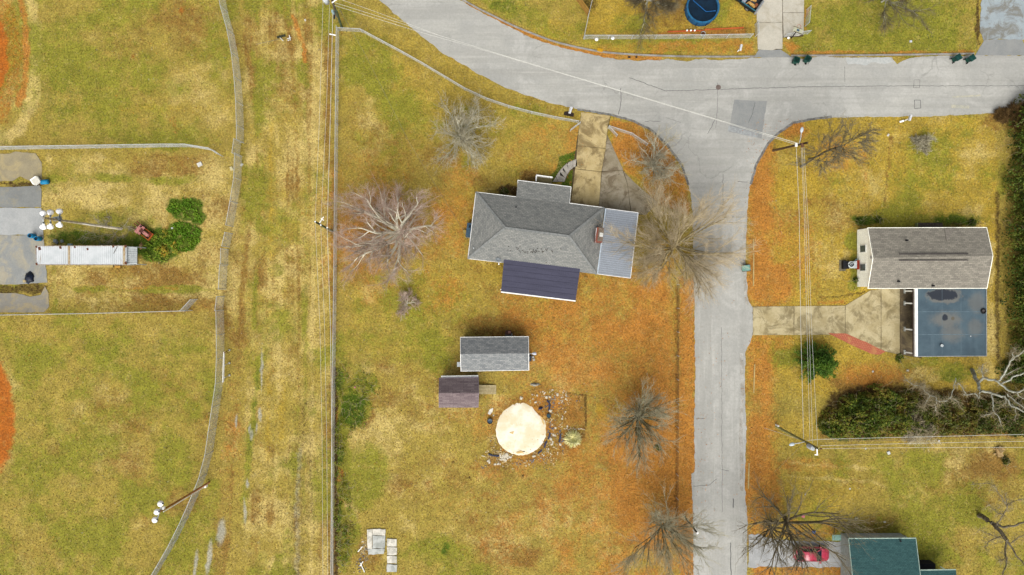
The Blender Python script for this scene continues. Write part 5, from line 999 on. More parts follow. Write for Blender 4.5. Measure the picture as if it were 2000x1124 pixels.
# pool
T = thing('pool', 'round dark blue above-ground pool with blue rim at the top edge', 'pool', W(1368, 21)); c = W(1368, 21)
MB().lathe([(2.02, 0), (2.04, 1.15), (1.86, 1.17), (1.84, 1.0), (1.84, .2)], c, 40).build('wall', M('pool_blue', C(36, 92, 130), C(28, 76, 112), 2), T, True)
MB().lathe([(1.85, 1.0), (0, .9)], c, 40).build('water_cover', M('pool_dark', C(16, 44, 66), C(12, 34, 52), 1.2, .35), T, True)
MB().lathe([(2.08, 1.16), (2.08, 1.22), (1.86, 1.22), (1.86, 1.16)], c, 40).build('rim', M('pool_rim', C(40, 116, 160), C(30, 92, 134), 2), T)
MB().tube([c+Vector((-1.2, .9, .98)), c+Vector((.45, -.55, 1.0)), c+Vector((1.6, -.5, 1.2))], .06, 6).build('cover_pole', M('pole_blue', C(30, 104, 170)), T)
for k in range(10): a = k*.628; MB().beam(c+Vector((2.06*math.cos(a), 2.06*math.sin(a), 0)), c+Vector((2.06*math.cos(a), 2.06*math.sin(a), 1.15)), .1, .08).build('upright', M('pool_upright', C(28, 70, 104)), T)
for k in range(2): MB().beam(c+Vector((1.25+.4*k, 1.75-.35*k, 0)), c+Vector((1.2+.4*k, 1.6-.35*k, 1.5)), .06, .06).build('ladder_rail', M('ladder_blue', C(120, 160, 190)), T)
# orange timber edging of the mulch bed
T = thing('bed_edging', 'orange landscaping timbers edging the mulch bed below the pool', 'edging', W(1380, 59))
ep = [(1304, 62.5), (1340, 61), (1375, 60), (1376, 58), (1412, 56.5), (1453, 54.5)]
for a_, c_ in zip(ep[:-1], ep[1:]):
    if abs(a_[0]-c_[0]) > 3: MB().beam(W(*a_, .08), W(c_[0]-.6, c_[1], .08), .13, .16).build('timber', M('orange_timber', C(226, 116, 60), C(200, 94, 48), 2), T)
for i, x in enumerate((1341.5, 1349, 1356.5)): tag(MB().lathe([(0, 0), (.12, .02), (.12, .2), (0, .26)], W(x, 60.3, .1), 8).build('white_pot', white, None, True, origin=W(x, 60.3)), ['white pot on the orange timbers, left of its row', 'white pot on the orange timbers, middle of its row', 'white pot on the orange timbers, right of its row'][i], 'pot', 'white pots on the orange timbers')
bowl('planter', 'blue and white planter by the fence corner of the mulch bed', 'planter', 1372, 68, .3, .4, M('planter_pale', C(206, 216, 220)), M('planter_soil', C(110, 70, 40)))
for i, (x, y) in enumerate(((1165, 78), (1196.5, 75.5))): tag(MB().lathe([(0, 0), (.22, .04), (.24, .2), (.12, .32), (0, .34)], W(x, y), 10).build('globe', white, None, True, origin=W(x, y)), ['dull white globe at the front fence of the pool yard, nearer the corner', 'bright white globe at the front fence of the pool yard, farther from the corner'][i], 'globe', 'white globes at the pool yard fence')
tag(MB().box(W(1172, 98.5, .12), (.7, .4, .24), -.2).build('yellow_block', M('yellow_block', C(222, 170, 24), C(206, 150, 20)), None, origin=W(1172, 98.5)), 'yellow block at the kerb below the pool yard corner', 'block')
for x, lb in ((1229, 'larger dark drain opening in the kerb below the pool yard, nearer the yellow block'), (1243, 'smaller dark drain opening in the kerb, farther from the yellow block')): tag(MB().box(W(x, 112, .06), (.3 if x < 1235 else .24, .22, .06)).build('drain_hole', black, None, origin=W(x, 112)), lb, 'drain', 'kerb drain openings')
# barrels and bits on the concrete pads
blue = M('barrel_blue', C(26, 150, 200), C(18, 128, 178), 3, .45)
def barrel(label, x, y, lying=False, grp='blue barrels on the concrete pads'):
    T = thing('barrel', label, 'barrel', W(x, y, .06), grp); m_ = Matrix.Identity(4); c = W(x, y, .06)
    if lying: m_ = Matrix.Rotation(-math.pi/2, 4, 'Y'); c = c+Vector((.45, 0, .3)); m_ = Matrix.Rotation(.08, 4, 'Z') @ m_
    MB().lathe([(0, 0), (.29, 0), (.3, .28), (.31, .3), (.3, .32), (.3, .58), (.31, .6), (.3, .62), (.29, .9), (.25, .9), (.24, .7)], c, 18, m=m_).build('body', blue, T, True)
    if lying: MB().lathe([(.25, .88), (0, .88)], c, 14, m=m_).build('lid', M('barrel_lid', C(20, 120, 170)), T)
    else: MB().lathe([(.245, .75), (0, .75)], c, 14).build('inside', M('barrel_dark', C(20, 56, 80)), T)
barrel('blue barrel lying beside the white crate at the edge of the top concrete pad', 91, 356, True)
barrel('upright open blue barrel on the pad, left of the touching pair', 67.5, 461.5)
barrel('upright open blue barrel at the pad edge, right of the touching pair', 79.5, 467)
T = thing('crate', 'white plastic crate beside the lying blue barrel', 'crate', W(70, 353.5)); MB().box(W(70, 353.5, .35), (.85, .75, .6), .6).build('crate_body', white, T); MB().box(W(70, 353.5, .67), (.9, .8, .05), .6).build('lid', M('crate_lid', C(240, 238, 226), C(228, 224, 208)), T)
tag(MB().box(W(390, 321.5, .08), (.6, .5, .14), .5)  .build('white_board', M('dull_white_board', (.44, .43, .39, 1)), None, origin=W(390, 321.5)), 'white square board on the dry grass east of the upper pads', 'board')
def heap(name, label, cat, x, y, rx, ry, h, m, seed=1, lum=.3):
    rr = np.random.default_rng(seed); n, k = 20, 6; b = MB(); vs = []; fs = []; c = W(x, y)
    for j in range(k):
        q = j/(k-1)
        for i in range(n):
            a = 2*math.pi*i/n; w = 1+lum*(rr.random()-.5)*2*(q > .1)*(.6 if j < k-1 else 1)
            vs.append((c.x+rx*S*q*math.cos(a)*w, c.y+ry*S*q*math.sin(a)*w, max(0, h*(1-q**1.6)*(1+lum*(rr.random()-.5)))+.06*(j < k-1)-.02*(j == k-1)))
    for j in range(k-1):
        for i in range(n): fs.append((j*n+i, (j+1)*n+i, (j+1)*n+(i+1) % n, j*n+(i+1) % n))
    b.addm(vs, fs); o = b.build(name, m, None, True, origin=c); return tag(o, label, cat)
heap('tarp', 'crumpled dark navy tarp heap on the grey concrete pad', 'tarp', 59, 542.5, 11, 12, .5, M('tarp_navy', C(24, 36, 58), C(16, 24, 40), 3, .4), 5)
tag(MB().box(W(48.5, 549, .12), (.4, .3, .18), .5).build('scrap', M('scrap_tan', C(206, 186, 140)), None, origin=W(48.5, 549)), 'tan scrap beside the navy tarp heap', 'scrap')
for i, (x, y, s_) in enumerate(((108, 471, .36), (111, 474, .28), (121, 471.5, .3))): tag(MB().box(W(x, y, s_*.3), (s_*1.2, s_, s_*.6), i).build('grey_block', M('grey_block', C(150, 158, 156)), None, origin=W(x, y)), ['grey block in the green grass north of the trailer, leftmost', 'smallest grey block in the green grass north of the trailer', 'grey block in the green grass north of the trailer, rightmost'][i], 'block', 'grey blocks north of the trailer')
# small tractor
T = thing('tractor', 'small faded pink tractor with orange frame beside the green mound', 'tractor', (0, 0, 0))
pk = M('tractor_pink', C(214, 150, 142), C(190, 120, 112), 4); og = M('tractor_orange', C(196, 104, 40), C(166, 82, 34), 4); rs = M('tractor_rust', C(140, 82, 52), C(112, 66, 46), 5)
MB().box((.55, 0, .8), (.95, .46, .5), 0, .86).build('hood', pk, T); MB().box((-.25, 0, .62), (.9, .4, .3)).build('chassis', rs, T)
for s in (-1, 1):
    MB().box((-.42, .46*s, .98), (.85, .34, .07)).build('fender', pk, T)
    wl = MB().tube([(-.45, .46*s-.12, .42), (-.45, .46*s+.12, .42)], .42, 18).build('wheel', tyrem, T); MB().tube([(-.45, .46*s-.13, .42), (-.45, .46*s+.13, .42)], .2, 10).build('rim', pk, wl)
    wl = MB().tube([(.75, .42*s-.08, .26), (.75, .42*s+.08, .26)], .26, 14).build('wheel', tyrem, T)
    MB().beam((.0, .52*s, .72), (1.3, .52*s, .66), .1, .12).build('loader_arm', og, T)
MB().box((1.3, 0, .62), (.14, 1.2, .22)).build('front_bar', og, T); MB().box((.98, .28, .7), (.45, .34, .3)).build('side_box', M('tractor_red', C(124, 48, 36)), T)
MB().box((-.05, 0, 1.0), (.42, .44, .12)).build('seat', M('tractor_seat', C(124, 76, 70)), T); MB().box((-.24, 0, 1.15), (.08, .42, .3)).build('seat_back', M('tractor_seat', C(124, 76, 70)), T)
MB().lathe([(.16, 1.22), (.18, 1.24), (.16, 1.26)], (.2, 0, 0), 14).build('steering_wheel', black, T)
MB().box((-.62, -.2, 1.02), (.5, 1.0, .1)).build('rear_deck', pk, T); MB().tube([(-.5, .52, .98), (-.5, .52, 1.3)], .1, 8).build('tank', black, T)
for y_, l_, m_ in ((-.55, 1.0, M('fork_grey', C(120, 96, 84))), (-.0, 1.1, rs), (.5, 1.0, rs)): MB().beam((-.85, y_, .5), (-.85-l_, y_, .3), .13, .1).build('fork', m_, T)
MB().beam((-1.0, -.7, .45), (-1.0, .65, .45), .1, .1).build('crossbar', rs, T)
T.location = W(285, 453.5); T.rotation_euler.z = math.radians(-38); T.scale = (.88, .88, .88)
br = thing('fallen_stick', 'pale broken branch beside the forks of the pink tractor', 'branch', W(262, 446)); MB().tube([W(255, 446, .1), W(262, 449, .15), W(266, 448, .1)], [.05, .07, .06], 6).build('stick', M('stick_pale', C(206, 192, 146)), br); MB().tube([W(264, 449, .1), W(267, 444, .2), W(268, 439, .1)], [.06, .09, .05], 6).build('stick', M('stick_pale', C(206, 192, 146)), br)
heap('rock', 'tan rock at the east end of the trailer', 'rock', 275, 481, 3.5, 6, .3, M('rock_tan', C(206, 172, 120), C(176, 140, 92), 5), 9, .4)
T = thing('pipe_stand', 'broken white pipe stand on the grass near the top of the alley', 'pipes', W(560, 74))
for a_, c_ in (((547, 74, .1), (553, 80, .3)), ((561, 76, .1), (568, 74, .5)), ((565, 69, .6), (567, 79, .2)), ((562, 80, .1), (565, 78, .2))): MB().tube([W(*a_), W(*c_)], .055, 7).build('pipe', M('dull_white_pipe', (.5, .5, .47, 1)), T)
MB().beam(W(541, 73.5, .12), W(557, 69.5, .12), .22, .2).build('shadow_bar', M('pipe_shadow_dark', C(66, 66, 44)), T); MB().tube([W(500, 87, .3), W(545, 77, .3)], .02, 4).build('cord', M('cord_grey', C(140, 140, 130)), T)  # dark bar stands for the shadow behind the white pipes
# concrete ruin at the bottom
T = thing('ruined_slab', 'broken pale concrete slab at the bottom edge with rubble beside it', 'slab', W(735, 1058)); cg = M('ruin_concrete', (.46, .44, .38, 1), (.28, .27, .23, 1), 1.5); cg2 = M('ruin_grey', (.34, .35, .33, 1), (.22, .23, .21, 1), 1.2)
for poly, z, m_ in (([(717, 1034), (727, 1033), (727, 1072), (718, 1072)], .12, cg), ([(727.8, 1033), (753, 1033.5), (752.5, 1046), (727.8, 1045)], .14, cg), ([(727.8, 1045.8), (752.5, 1046.8), (752, 1070), (727.8, 1071)], .13, cg2), ([(718, 1072.8), (752, 1071.5), (750, 1082), (719, 1083)], .1, cg2)): pad('slab_piece', poly, z, m_, T, .7, paved=False)
T = thing('slab_row', 'row of four pale concrete steps beside the broken slab', 'slabs', W(766, 1085))
for y0_, y1_, m_ in ((1052, 1067, cg), (1068.5, 1084, cg), (1085.5, 1100, cg), (1102, 1117, cg2)): pad('slab_piece', [(756, y0_), (775.5, y0_+1), (775, y1_), (756, y1_)], .13, m_, T, .7, paved=False)
for i, (a_, c_, lb) in enumerate((((704, 1100), (712, 1118), 'white pipe on the ground below the rubble of the broken slab'), ((703, 1106), (709, 1097), 'short white pipe lying across the longer one by the broken slab'), ((699, 1078), (708, 1068), 'white pipe leaning against the west side of the broken slab'))): tag(MB().tube([W(*a_, .1), W(*c_, .12)], .06, 6).build('pipe', white, None, origin=W(*a_)), lb, 'pipe', 'white pipes by the broken slab')
# ------------------------------------------------------------------ rubble round the sand circle
def rockmesh(seed):
    rr = random.Random(seed); b = MB(); n = 7; vs = []; fs = []
    for j, (q, z) in enumerate(((.75, -.05), (1, .25), (.75, .6), (.3, .75))):
        for i in range(n): a = 2*math.pi*i/n; w = q*rr.uniform(.75, 1.2); vs.append((w*math.cos(a)*.5, w*math.sin(a)*.42, z*rr.uniform(.8, 1.1)*.5))
    for j in range(3):
        for i in range(n): fs.append((j*n+i, j*n+(i+1) % n, (j+1)*n+(i+1) % n, (j+1)*n+i))
    fs.append(tuple(range(3*n, 4*n))); b.addm(vs, fs); return b
rocks = [shared(rockmesh(k), 'rock', M('white_rock', C(236, 228, 208), C(206, 194, 166), 5)) for k in range(4)]
rocks2 = [shared(rockmesh(k+9), 'rock', M('slate_rock', C(92, 98, 112), C(66, 70, 84), 5)) for k in range(3)]
rr = random.Random(3)
def rock(x, y, s, label, grp, pool=rocks):
    o = bpy.data.objects.new('rock', rr.choice(pool)); COL.objects.link(o); o.location = W(x, y); o.scale = (s, s*rr.uniform(.7, 1.1), s*.7); o.rotation_euler.z = rr.random()*6; tag(o, label, 'rock', grp)
for k in range(44):
    a, q = rr.random()*6.28, math.sqrt(rr.random()); rock(984+9*q*math.cos(a), 893+8*q*math.sin(a), rr.uniform(.18, .42), 'white stone in the heap south-west of the sand circle', 'white stones in the heap')
for (x, y, s), lb in zip(((997, 893, .45), (973, 906, .4), (967, 907, .38), (954, 900, .5), (956, 903, .4), (977, 907, .3)), ('rounded white stone at the east tip of the white stone heap', 'white stone just below the white stone heap', 'white stone below the heap, second from its foot to the west', 'biggest cream stone west of the white stone heap', 'cream stone touching the biggest one west of the heap', 'smallest white stone at the foot of the heap')): rock(x, y, s, lb, 'larger white stones')
for k in range(30):
    x = 1035+rr.random()*75; y = 773+rr.gauss(0, 4.5); rock(x, y, rr.uniform(.12, .34), 'white stone in the row north-east of the sand circle', 'white stones in the row')
for k in range(14): rock(1102+rr.gauss(0, 4.5), 780+rr.random()*60, rr.uniform(.12, .3), 'white stone along the edge of the brown sand bed', 'white stones by the sand bed')
for k in range(16): rock(1102+k*2.6, 838+rr.gauss(0, 1.2), rr.uniform(.1, .26), 'white stone in the line above the pampas grass clump', 'white stones above the grass clump')
for k in range(26): a = rr.uniform(-1.3, .6); rock(1021+(56+rr.random()*10)*math.cos(a), 842-(56+rr.random()*10)*math.sin(a), rr.uniform(.12, .36), 'white stone along the east rim of the sand circle', 'white stones at the rim')
for (x, y, s), lb in zip(((964, 812, .24), (1075, 803, .5), (1043, 891, .5), (1046, 786, .4), (1018, 778, .5), (1067, 776, .4), (1089, 771, .45), (1076, 858, .5), (1094, 868, .4)), ('small white stone just above the round black tub', 'large white stone just above the dark blue bucket', 'cream stone at the south-east rim of the sand circle', 'white stone between the sand circle and the crumpled dark sheet', 'white stone just north of the top of the sand circle', 'large white stone at the west end of the stone row', 'white stone at the east end of the stone row', 'white stone between the two dark plastic strips at the east rim', 'white stone at the foot of the thin dark strip by the pampas grass')): rock(x, y, s, lb, 'separate white stones')
def rubble():
    V = []; F = []; mi = []; n = 0; r2 = np.random.default_rng(8)
    spots = [(1070, 860, 8, 26, 110), (1075, 800, 4, 22, 40), (970, 890, 16, 6, 110), (1010, 905, 34, 6, 90), (1085, 815, 12, 22, 80), (1098, 862, 4, 16, 50), (1060, 890, 22, 10, 60), (1090, 778, 24, 6, 60), (970, 870, 7, 10, 30), (715, 1070, 5, 12, 110), (705, 1095, 5, 14, 40), (662, 1070, 3, 30, 40)]
    for cx, cy, sx, sy, k in spots:
        for _ in range(k):
            x, y = cx+r2.normal()*sx, cy+r2.normal()*sy; c = W(x, y); s = r2.uniform(.04, .13); a = r2.random()*6.28; h = s*.5
            if (x-1017.5)**2+(y-840)**2 < 50**2: continue
            for u, v in ((-1, -.7), (1, -.6), (.8, .7), (-.9, .6)): V.append((c.x+s*(u*math.cos(a)-v*math.sin(a)), c.y+s*(u*math.sin(a)+v*math.cos(a)), -.01)); 
            for u, v in ((-.7, -.5), (.7, -.4), (.6, .5), (-.6, .4)): V.append((c.x+s*(u*math.cos(a)-v*math.sin(a)), c.y+s*(u*math.sin(a)+v*math.cos(a)), h))
            for f in ((4, 5, 6, 7), (0, 1, 5, 4), (1, 2, 6, 5), (2, 3, 7, 6), (3, 0, 4, 7)): F.append([n+i for i in f])
            n += 8
    return rawmesh('rubble', np.array(V), np.array(F), leafmat('mixed_rubble', [C(70, 76, 104), C(120, 122, 128), C(178, 156, 110), C(212, 184, 120), C(240, 232, 206)]), None, 'stuff')
rubble()
sl_ = M('slate_plastic', C(56, 66, 100), C(40, 48, 74), 4, .5)
for i, pts in enumerate(([(1068, 783), (1073, 788), (1073, 798), (1071, 802)], [(1074, 846), (1073, 853), (1071, 858)], [(1068, 862), (1065, 868), (1063, 875)], [(1095, 848), (1094, 858), (1092, 864)], [(954, 887), (963, 890), (975, 891)], [(1058, 880), (1051, 886)])):
    tag(MB().tube([W(*p, .07) for p in smooth_path(pts, 3)], .11, 6).build('plastic_strip', sl_, None, origin=W(*pts[0])), ['dark blue plastic strip north-east of the sand circle', 'dark blue plastic strip at the east rim, upper piece', 'dark blue plastic strip at the east rim, lower piece', 'thin dark strip west of the pampas grass clump', 'slate strip lying west of the white stone heap', 'short dark strip at the south-east rim'][i], 'plastic strip', 'dark plastic strips round the sand circle')
T = thing('tub', 'round black tub on the dry grass west of the sand circle', 'tub', W(957, 822)); MB().lathe([(.0, 0), (.3, 0), (.36, .42), (.33, .42), (.29, .3)], W(957, 822), 18).build('tub_body', black, T, True); MB().lathe([(.3, .32), (0, .3)], W(957, 822), 16).build('water', M('tub_water', C(70, 92, 110), C(50, 70, 88), 3, .15), T)
T = thing('bucket', 'dark blue bucket among the stones east of the sand circle', 'bucket', W(1071.5, 812)); MB().lathe([(.0, 0), (.24, 0), (.28, .3), (.26, .3), (.22, .24)], W(1071.5, 812), 16).build('bucket_body', M('bucket_blue', C(40, 66, 84), C(30, 50, 66)), T, True); MB().lathe([(.24, .26), (0, .26)], W(1071.5, 812), 14).build('fill', M('bucket_fill', C(56, 86, 96)), T)
heap('plastic_sheet', 'crumpled dark sheet among the stones near the sand circle', 'sheet', 1056, 797.5, 3.5, 3, .2, sl_, 4, .5)
heap('stone', 'flat grey stone at the top of the mossy bed edge by the sand circle', 'stone', 1045, 751.5, 9, 3, .25, M('pale_grey_stone', C(190, 186, 172), C(160, 156, 142), 4), 6, .4)
# litter
for i, (x, y, s, col_, lb, nm) in enumerate(((1569, 1009, .32, C(230, 130, 150), 'pink square of litter on the grass by the bare trees', 'pink_litter'), (1590, 1040, .34, C(40, 120, 210), 'blue scrap on the orange leaves above the red car', 'blue_scrap'), (1736, 885, .36, C(236, 240, 238), 'white box on the grass below the overhead wires', 'white_box'), (1691, 876.5, .18, C(220, 222, 214), 'small white scrap below the thicket wires', 'white_scrap'), (1834, 861.5, .2, C(236, 238, 236), 'small white scrap at the south edge of the thicket', 'white_scrap'), (1672, 1014, .4, C(196, 188, 150), 'flat tan stone on the lawn above the teal house', 'flat_stone'), (1728, 1020, .22, C(220, 220, 210), 'small pale scrap on the lawn above the teal house roof', 'white_scrap'), (1705, 726, .2, C(226, 226, 216), 'small white scrap below the red brick paving', 'white_scrap'), (1773, 724, .26, C(206, 200, 180), 'pale scrap on the lawn below the carport', 'white_scrap'), (1735, 264, .26, C(228, 224, 214), 'small white marker on the brown strip of the right lawn', 'white_marker'), (1779, 81, .26, C(220, 226, 230), 'small pale cover on the green lawn above the kerb', 'pale_cover'), (596, 39.5, .2, C(236, 236, 226), 'small white scrap near the orange rut at the top of the alley', 'white_scrap'), (1573, 966, .16, C(236, 238, 236), 'tiny white scrap on the lawn north of the pink litter', 'white_scrap'), (1660, 955, .16, C(236, 238, 236), 'tiny white scrap in the middle of the lower right lawn', 'white_scrap'), (1874, 110.5, .26, C(222, 226, 236), 'white scrap between the two closed green bins', 'white_scrap'), (452, 329.5, .4, C(226, 216, 170), 'pale chunk in the grass inside the outfield fence', 'pale_chunk'), (472, 322, .3, C(230, 230, 220), 'white chunk at the end of the folded fence panel', 'white_chunk'), (336, 446, .18, C(230, 236, 240), 'white scrap between the green mounds', 'white_scrap'), (693, 757, .2, C(226, 150, 150), 'pinkish scrap in the weeds by the alley fence', 'pink_scrap'))):
    b = MB().box(W(x, y, s*.2), (s*1.3, s, s*.4), x % 3, .8); tag(b.build(nm, M('litter_%d' % i, col_, sc3(col_, .85), 6), None, origin=W(x, y)), lb, 'litter')
st_ = thing('splintered_stump', 'splintered pale wood of a broken trunk at the right edge', 'stump', W(1953, 886)); wd_ = M('raw_wood', C(222, 190, 134), C(196, 160, 104), 5)
for a_, c_, w_ in (((1948, 875, .2), (1953, 893, .5), .5), ((1950, 876, .3), (1958, 884, .7), .4), ((1953, 880, .2), (1957, 892, .3), .35), ((1941, 887, .1), (1951, 887, .2), .16), ((1940, 876, .1), (1950, 882, .2), .1), ((1951, 873, .2), (1963, 879, .3), .2)): MB().beam(W(*a_), W(*c_), w_, w_*.5).build('splinter', wd_, st_)
# ------------------------------------------------------------------ vehicles
def loft(b, secs):
    n = len(secs[0]); vs = [p for s in secs for p in s]; fs = []
    for j in range(len(secs)-1):
        for i in range(n): fs.append((j*n+i, j*n+(i+1) % n, (j+1)*n+(i+1) % n, (j+1)*n+i))
    fs.append(tuple(reversed(range(n)))); fs.append(tuple(range((len(secs)-1)*n, len(secs)*n))); b.addm(vs, fs); return b
def section(x, w, z0, z1, r=.16):
    q = [(-w, z0+r), (-w, z1-r), (-w+r*.4, z1-r*.3), (-w+r*1.4, z1), (w-r*1.4, z1), (w-r*.4, z1-r*.3), (w, z1-r), (w, z0+r), (w-r, z0), (-w+r, z0)]
    return [(x, y, z) for y, z in q]
def wheel(T, x, y, r, rimm):
    s = 1 if y > 0 else -1; o = MB().tube([(x, y-.11, r), (x, y+.11, r)], r, 20).build('wheel', tyrem, T); MB().tube([(x, y+s*.02, r), (x, y+s*.125, r)], r*.62, 12).build('rim', rimm, o)
def car():
    T = thing('parked_car', 'red hatchback parked on the gravel drive under the bare trees', 'car', (0, 0, 0))
    red = M('car_red', (.34, .035, .065, 1), (.30, .03, .055, 1), .5, .2); red.node_tree.nodes['Principled BSDF'].inputs['Coat Weight'].default_value = 1.0; red.node_tree.nodes['Principled BSDF'].inputs['Coat Roughness'].default_value = .08; alloy = M('alloy', C(190, 194, 198), C(170, 174, 178), 3, .3, .6)
    loft(MB(), [section(-2.18, .66, .38, .78), section(-2.1, .78, .3, .9), section(-1.7, .88, .24, .97), section(-.8, .91, .22, .97), section(.6, .91, .22, .96), section(1.2, .89, .24, .93), section(1.75, .85, .28, .86), section(2.08, .74, .32, .76), section(2.2, .58, .38, .66)]).build('body', red, T, True)
    B = [(-1.92, -.78, .95), (1.12, -.78, .93), (1.12, .78, .93), (-1.92, .78, .95)]; R_ = [(-1.42, -.62, 1.47), (.28, -.6, 1.48), (.28, .6, 1.48), (-1.42, .62, 1.47)]
    loft(MB(), [[(-1.5, -.62, 1.44), (-1.5, -.5, 1.47), (-1.5, .5, 1.47), (-1.5, .62, 1.44)], [(-.7, -.64, 1.47), (-.7, -.5, 1.53), (-.7, .5, 1.53), (-.7, .64, 1.47)], [(.3, -.6, 1.45), (.3, -.46, 1.49), (.3, .46, 1.49), (.3, .6, 1.45)]]).build('roof', red, T, True)
    def quad(nm, pts, g=glass): MB().slab(pts, .02).build(nm, g, T)
    quad('windscreen', [B[1], B[2], R_[2], R_[1]]); quad('rear_window', [B[3], B[0], R_[0], R_[3]])
    for s in (0, 1):
        i = (0, 1) if s == 0 else (3, 2); b = MB(); b.face([B[i[0]], B[i[1]], R_[i[1]], R_[i[0]]]); b.build('side_window', glass, T)
        p = MB()
        for k in (0, 1): p.beam(B[i[k]], R_[i[k]], .08, .06)
        m0 = [sum(c)/2 for c in zip(B[i[0]], B[i[1]])]; m1 = [sum(c)/2 for c in zip(R_[i[0]], R_[i[1]])]; p.beam(m0, m1, .07, .05); p.build('pillar', red, T)
        sg = -1 if s == 0 else 1
        MB().box((.95, .96*sg, .98), (.2, .16, .13)).build('mirror', red, T); MB().box((2.06, .6*sg, .68), (.22, .3, .12), -.35*sg).build('headlight', M('headlight', C(226, 230, 232), C(206, 210, 214), 4, .2), T); MB().box((-2.1, .66*sg, .78), (.12, .24, .2), .2*sg).build('taillight', M('taillight', C(150, 20, 26)), T)
        for x in (-1.35, 1.38): wheel(T, x, .82*sg, .32, alloy)
        MB().box((-.1, .915*sg, .82), (.2, .02, .03)).build('door_handle', alloy, T); MB().tube([(-1.3, .58*sg, 1.52), (.15, .56*sg, 1.53)], .022, 5).build('roof_rail', black, T)
    MB().box((2.16, 0, .4), (.12, 1.1, .14)).build('front_bumper', red, T); MB().box((-2.16, 0, .45), (.14, 1.3, .16)).build('rear_bumper', red, T)
    MB().box((-2.2, 0, .68), (.02, .4, .12)).build('number_plate', white, T); hd = MB(); hd.beam((1.15, -.45, .945), (2.0, -.34, .8), .03, .015); hd.beam((1.15, .45, .945), (2.0, .34, .8), .03, .015); hd.build('hood_crease', M('car_crease', C(130, 28, 44)), T)
    T.location = W(1581, 1078.5, .04); T.rotation_euler.z = math.radians(-1.5)
car()
def truck():
    T = thing('pickup_truck', 'dark pickup truck with loaded bed at the top edge beside the cream driveway', 'pickup', (0, 0, 0))
    dk = M('truck_dark', C(20, 48, 62), C(14, 36, 50), .6, .25); tl = M('truck_teal_trim', C(60, 124, 140), C(48, 104, 120), 2, .4); chrome = M('bumper_chrome', C(206, 210, 212), C(180, 186, 190), 3, .3, .5)
    loft(MB(), [section(-.55, .95, .45, 1.15), section(.2, .97, .42, 1.16), section(1.3, .97, .42, 1.14), section(2.2, .94, .45, 1.08), section(2.7, .84, .5, .98)]).build('body', dk, T, True)
    loft(MB(), [[(-.5, -.86, 1.1), (-.4, -.72, 1.78), (-.4, .72, 1.78), (-.5, .86, 1.1)], [(.6, -.86, 1.12), (.3, -.7, 1.82), (.3, .7, 1.82), (.6, .86, 1.12)], [(1.25, -.84, 1.1), (.7, -.68, 1.78), (.7, .68, 1.78), (1.25, .84, 1.1)]]).build('cab', dk, T)
    MB().slab([(1.27, -.74, 1.16), (1.27, .74, 1.16), (.78, .62, 1.74), (.78, -.62, 1.74)], .02).build('windscreen', glass, T); MB().slab([(-.54, .7, 1.2), (-.54, -.7, 1.2), (-.45, -.62, 1.7), (-.45, .62, 1.7)], .02).build('rear_window', glass, T)
    MB().box((-1.65, 0, .62), (2.15, 1.7, .1)).build('bed_floor', M('bed_floor', C(46, 50, 56)), T)
    for s in (-1, 1):
        MB().box((-1.65, .93*s, .82), (2.15, .1, .62)).build('bed_side', dk, T); MB().box((-1.65, .93*s, 1.15), (2.18, .13, .05)).build('bed_rail', tl, T)
        for x in (-1.75, 1.75): wheel(T, x, .86*s, .37, M('alloy', C(190, 194, 198)))
        MB().box((-1.75, .985*s, .66), (.95, .08, .16)).build('wheel_arch', black, T); MB().box((-2.73, .84*s, .85), (.05, .16, .34)).build('taillight', M('taillight', C(150, 20, 26)), T); MB().box((.95, 1.06*s, 1.2), (.18, .2, .2)).build('mirror', black, T)
    MB().box((-2.72, 0, .85), (.08, 1.66, .55)).build('tailgate', M('tailgate_grey', C(120, 124, 122), C(96, 100, 100)), T); MB().box((-2.9, 0, .52), (.2, 2.0, .18)).build('rear_bumper', chrome, T)
    MB().box((-.82, 0, 1.22), (.46, 1.8, .2)).build('toolbox', M('toolbox_silver', C(206, 214, 222), C(184, 192, 202), 2, .35, .4), T)
    loc, rz_ = W(1443, -6.5), math.atan2(.57, -.82); T.location = loc; T.rotation_euler.z = rz_
    m_ = Matrix.Translation(loc) @ Matrix.Rotation(rz_, 4, 'Z'); cb = M('cardboard', C(222, 178, 104), C(196, 150, 82), 4); lb_ = [('cardboard', cb, (-1.7, -.25, .95), (.75, .5, .3), .35, 'largest tan cardboard piece in the pickup bed'), ('cardboard', cb, (-1.95, .38, .86), (.9, .34, .2), -.12, 'long tan cardboard piece along the near side of the pickup bed'), ('dark_box', M('box_dark', C(62, 62, 70)), (-1.75, .12, .84), (.8, .28, .24), .1, 'dark box between the cardboard pieces in the pickup bed'), ('pale_box', M('box_pale', C(206, 214, 196)), (-1.3, -.62, .9), (.5, .3, .34), .1, 'pale box behind the toolbox in the pickup bed'), ('plank', M('plank_tan', C(206, 160, 96)), (-1.35, .55, .95), (.6, .12, .1), 1.2, 'short tan plank across the pickup bed'), ('rust_box', M('box_rust', C(150, 90, 56)), (-2.4, .15, .84), (.34, .42, .3), .2, 'rusty box by the tailgate of the pickup')]
    for nm, mt, p, d, r_, lb in lb_:
        q = m_ @ Vector(p); tag(MB().box(q, d, rz_+r_).build(nm, mt, None, origin=q), lb, 'cargo')
truck()
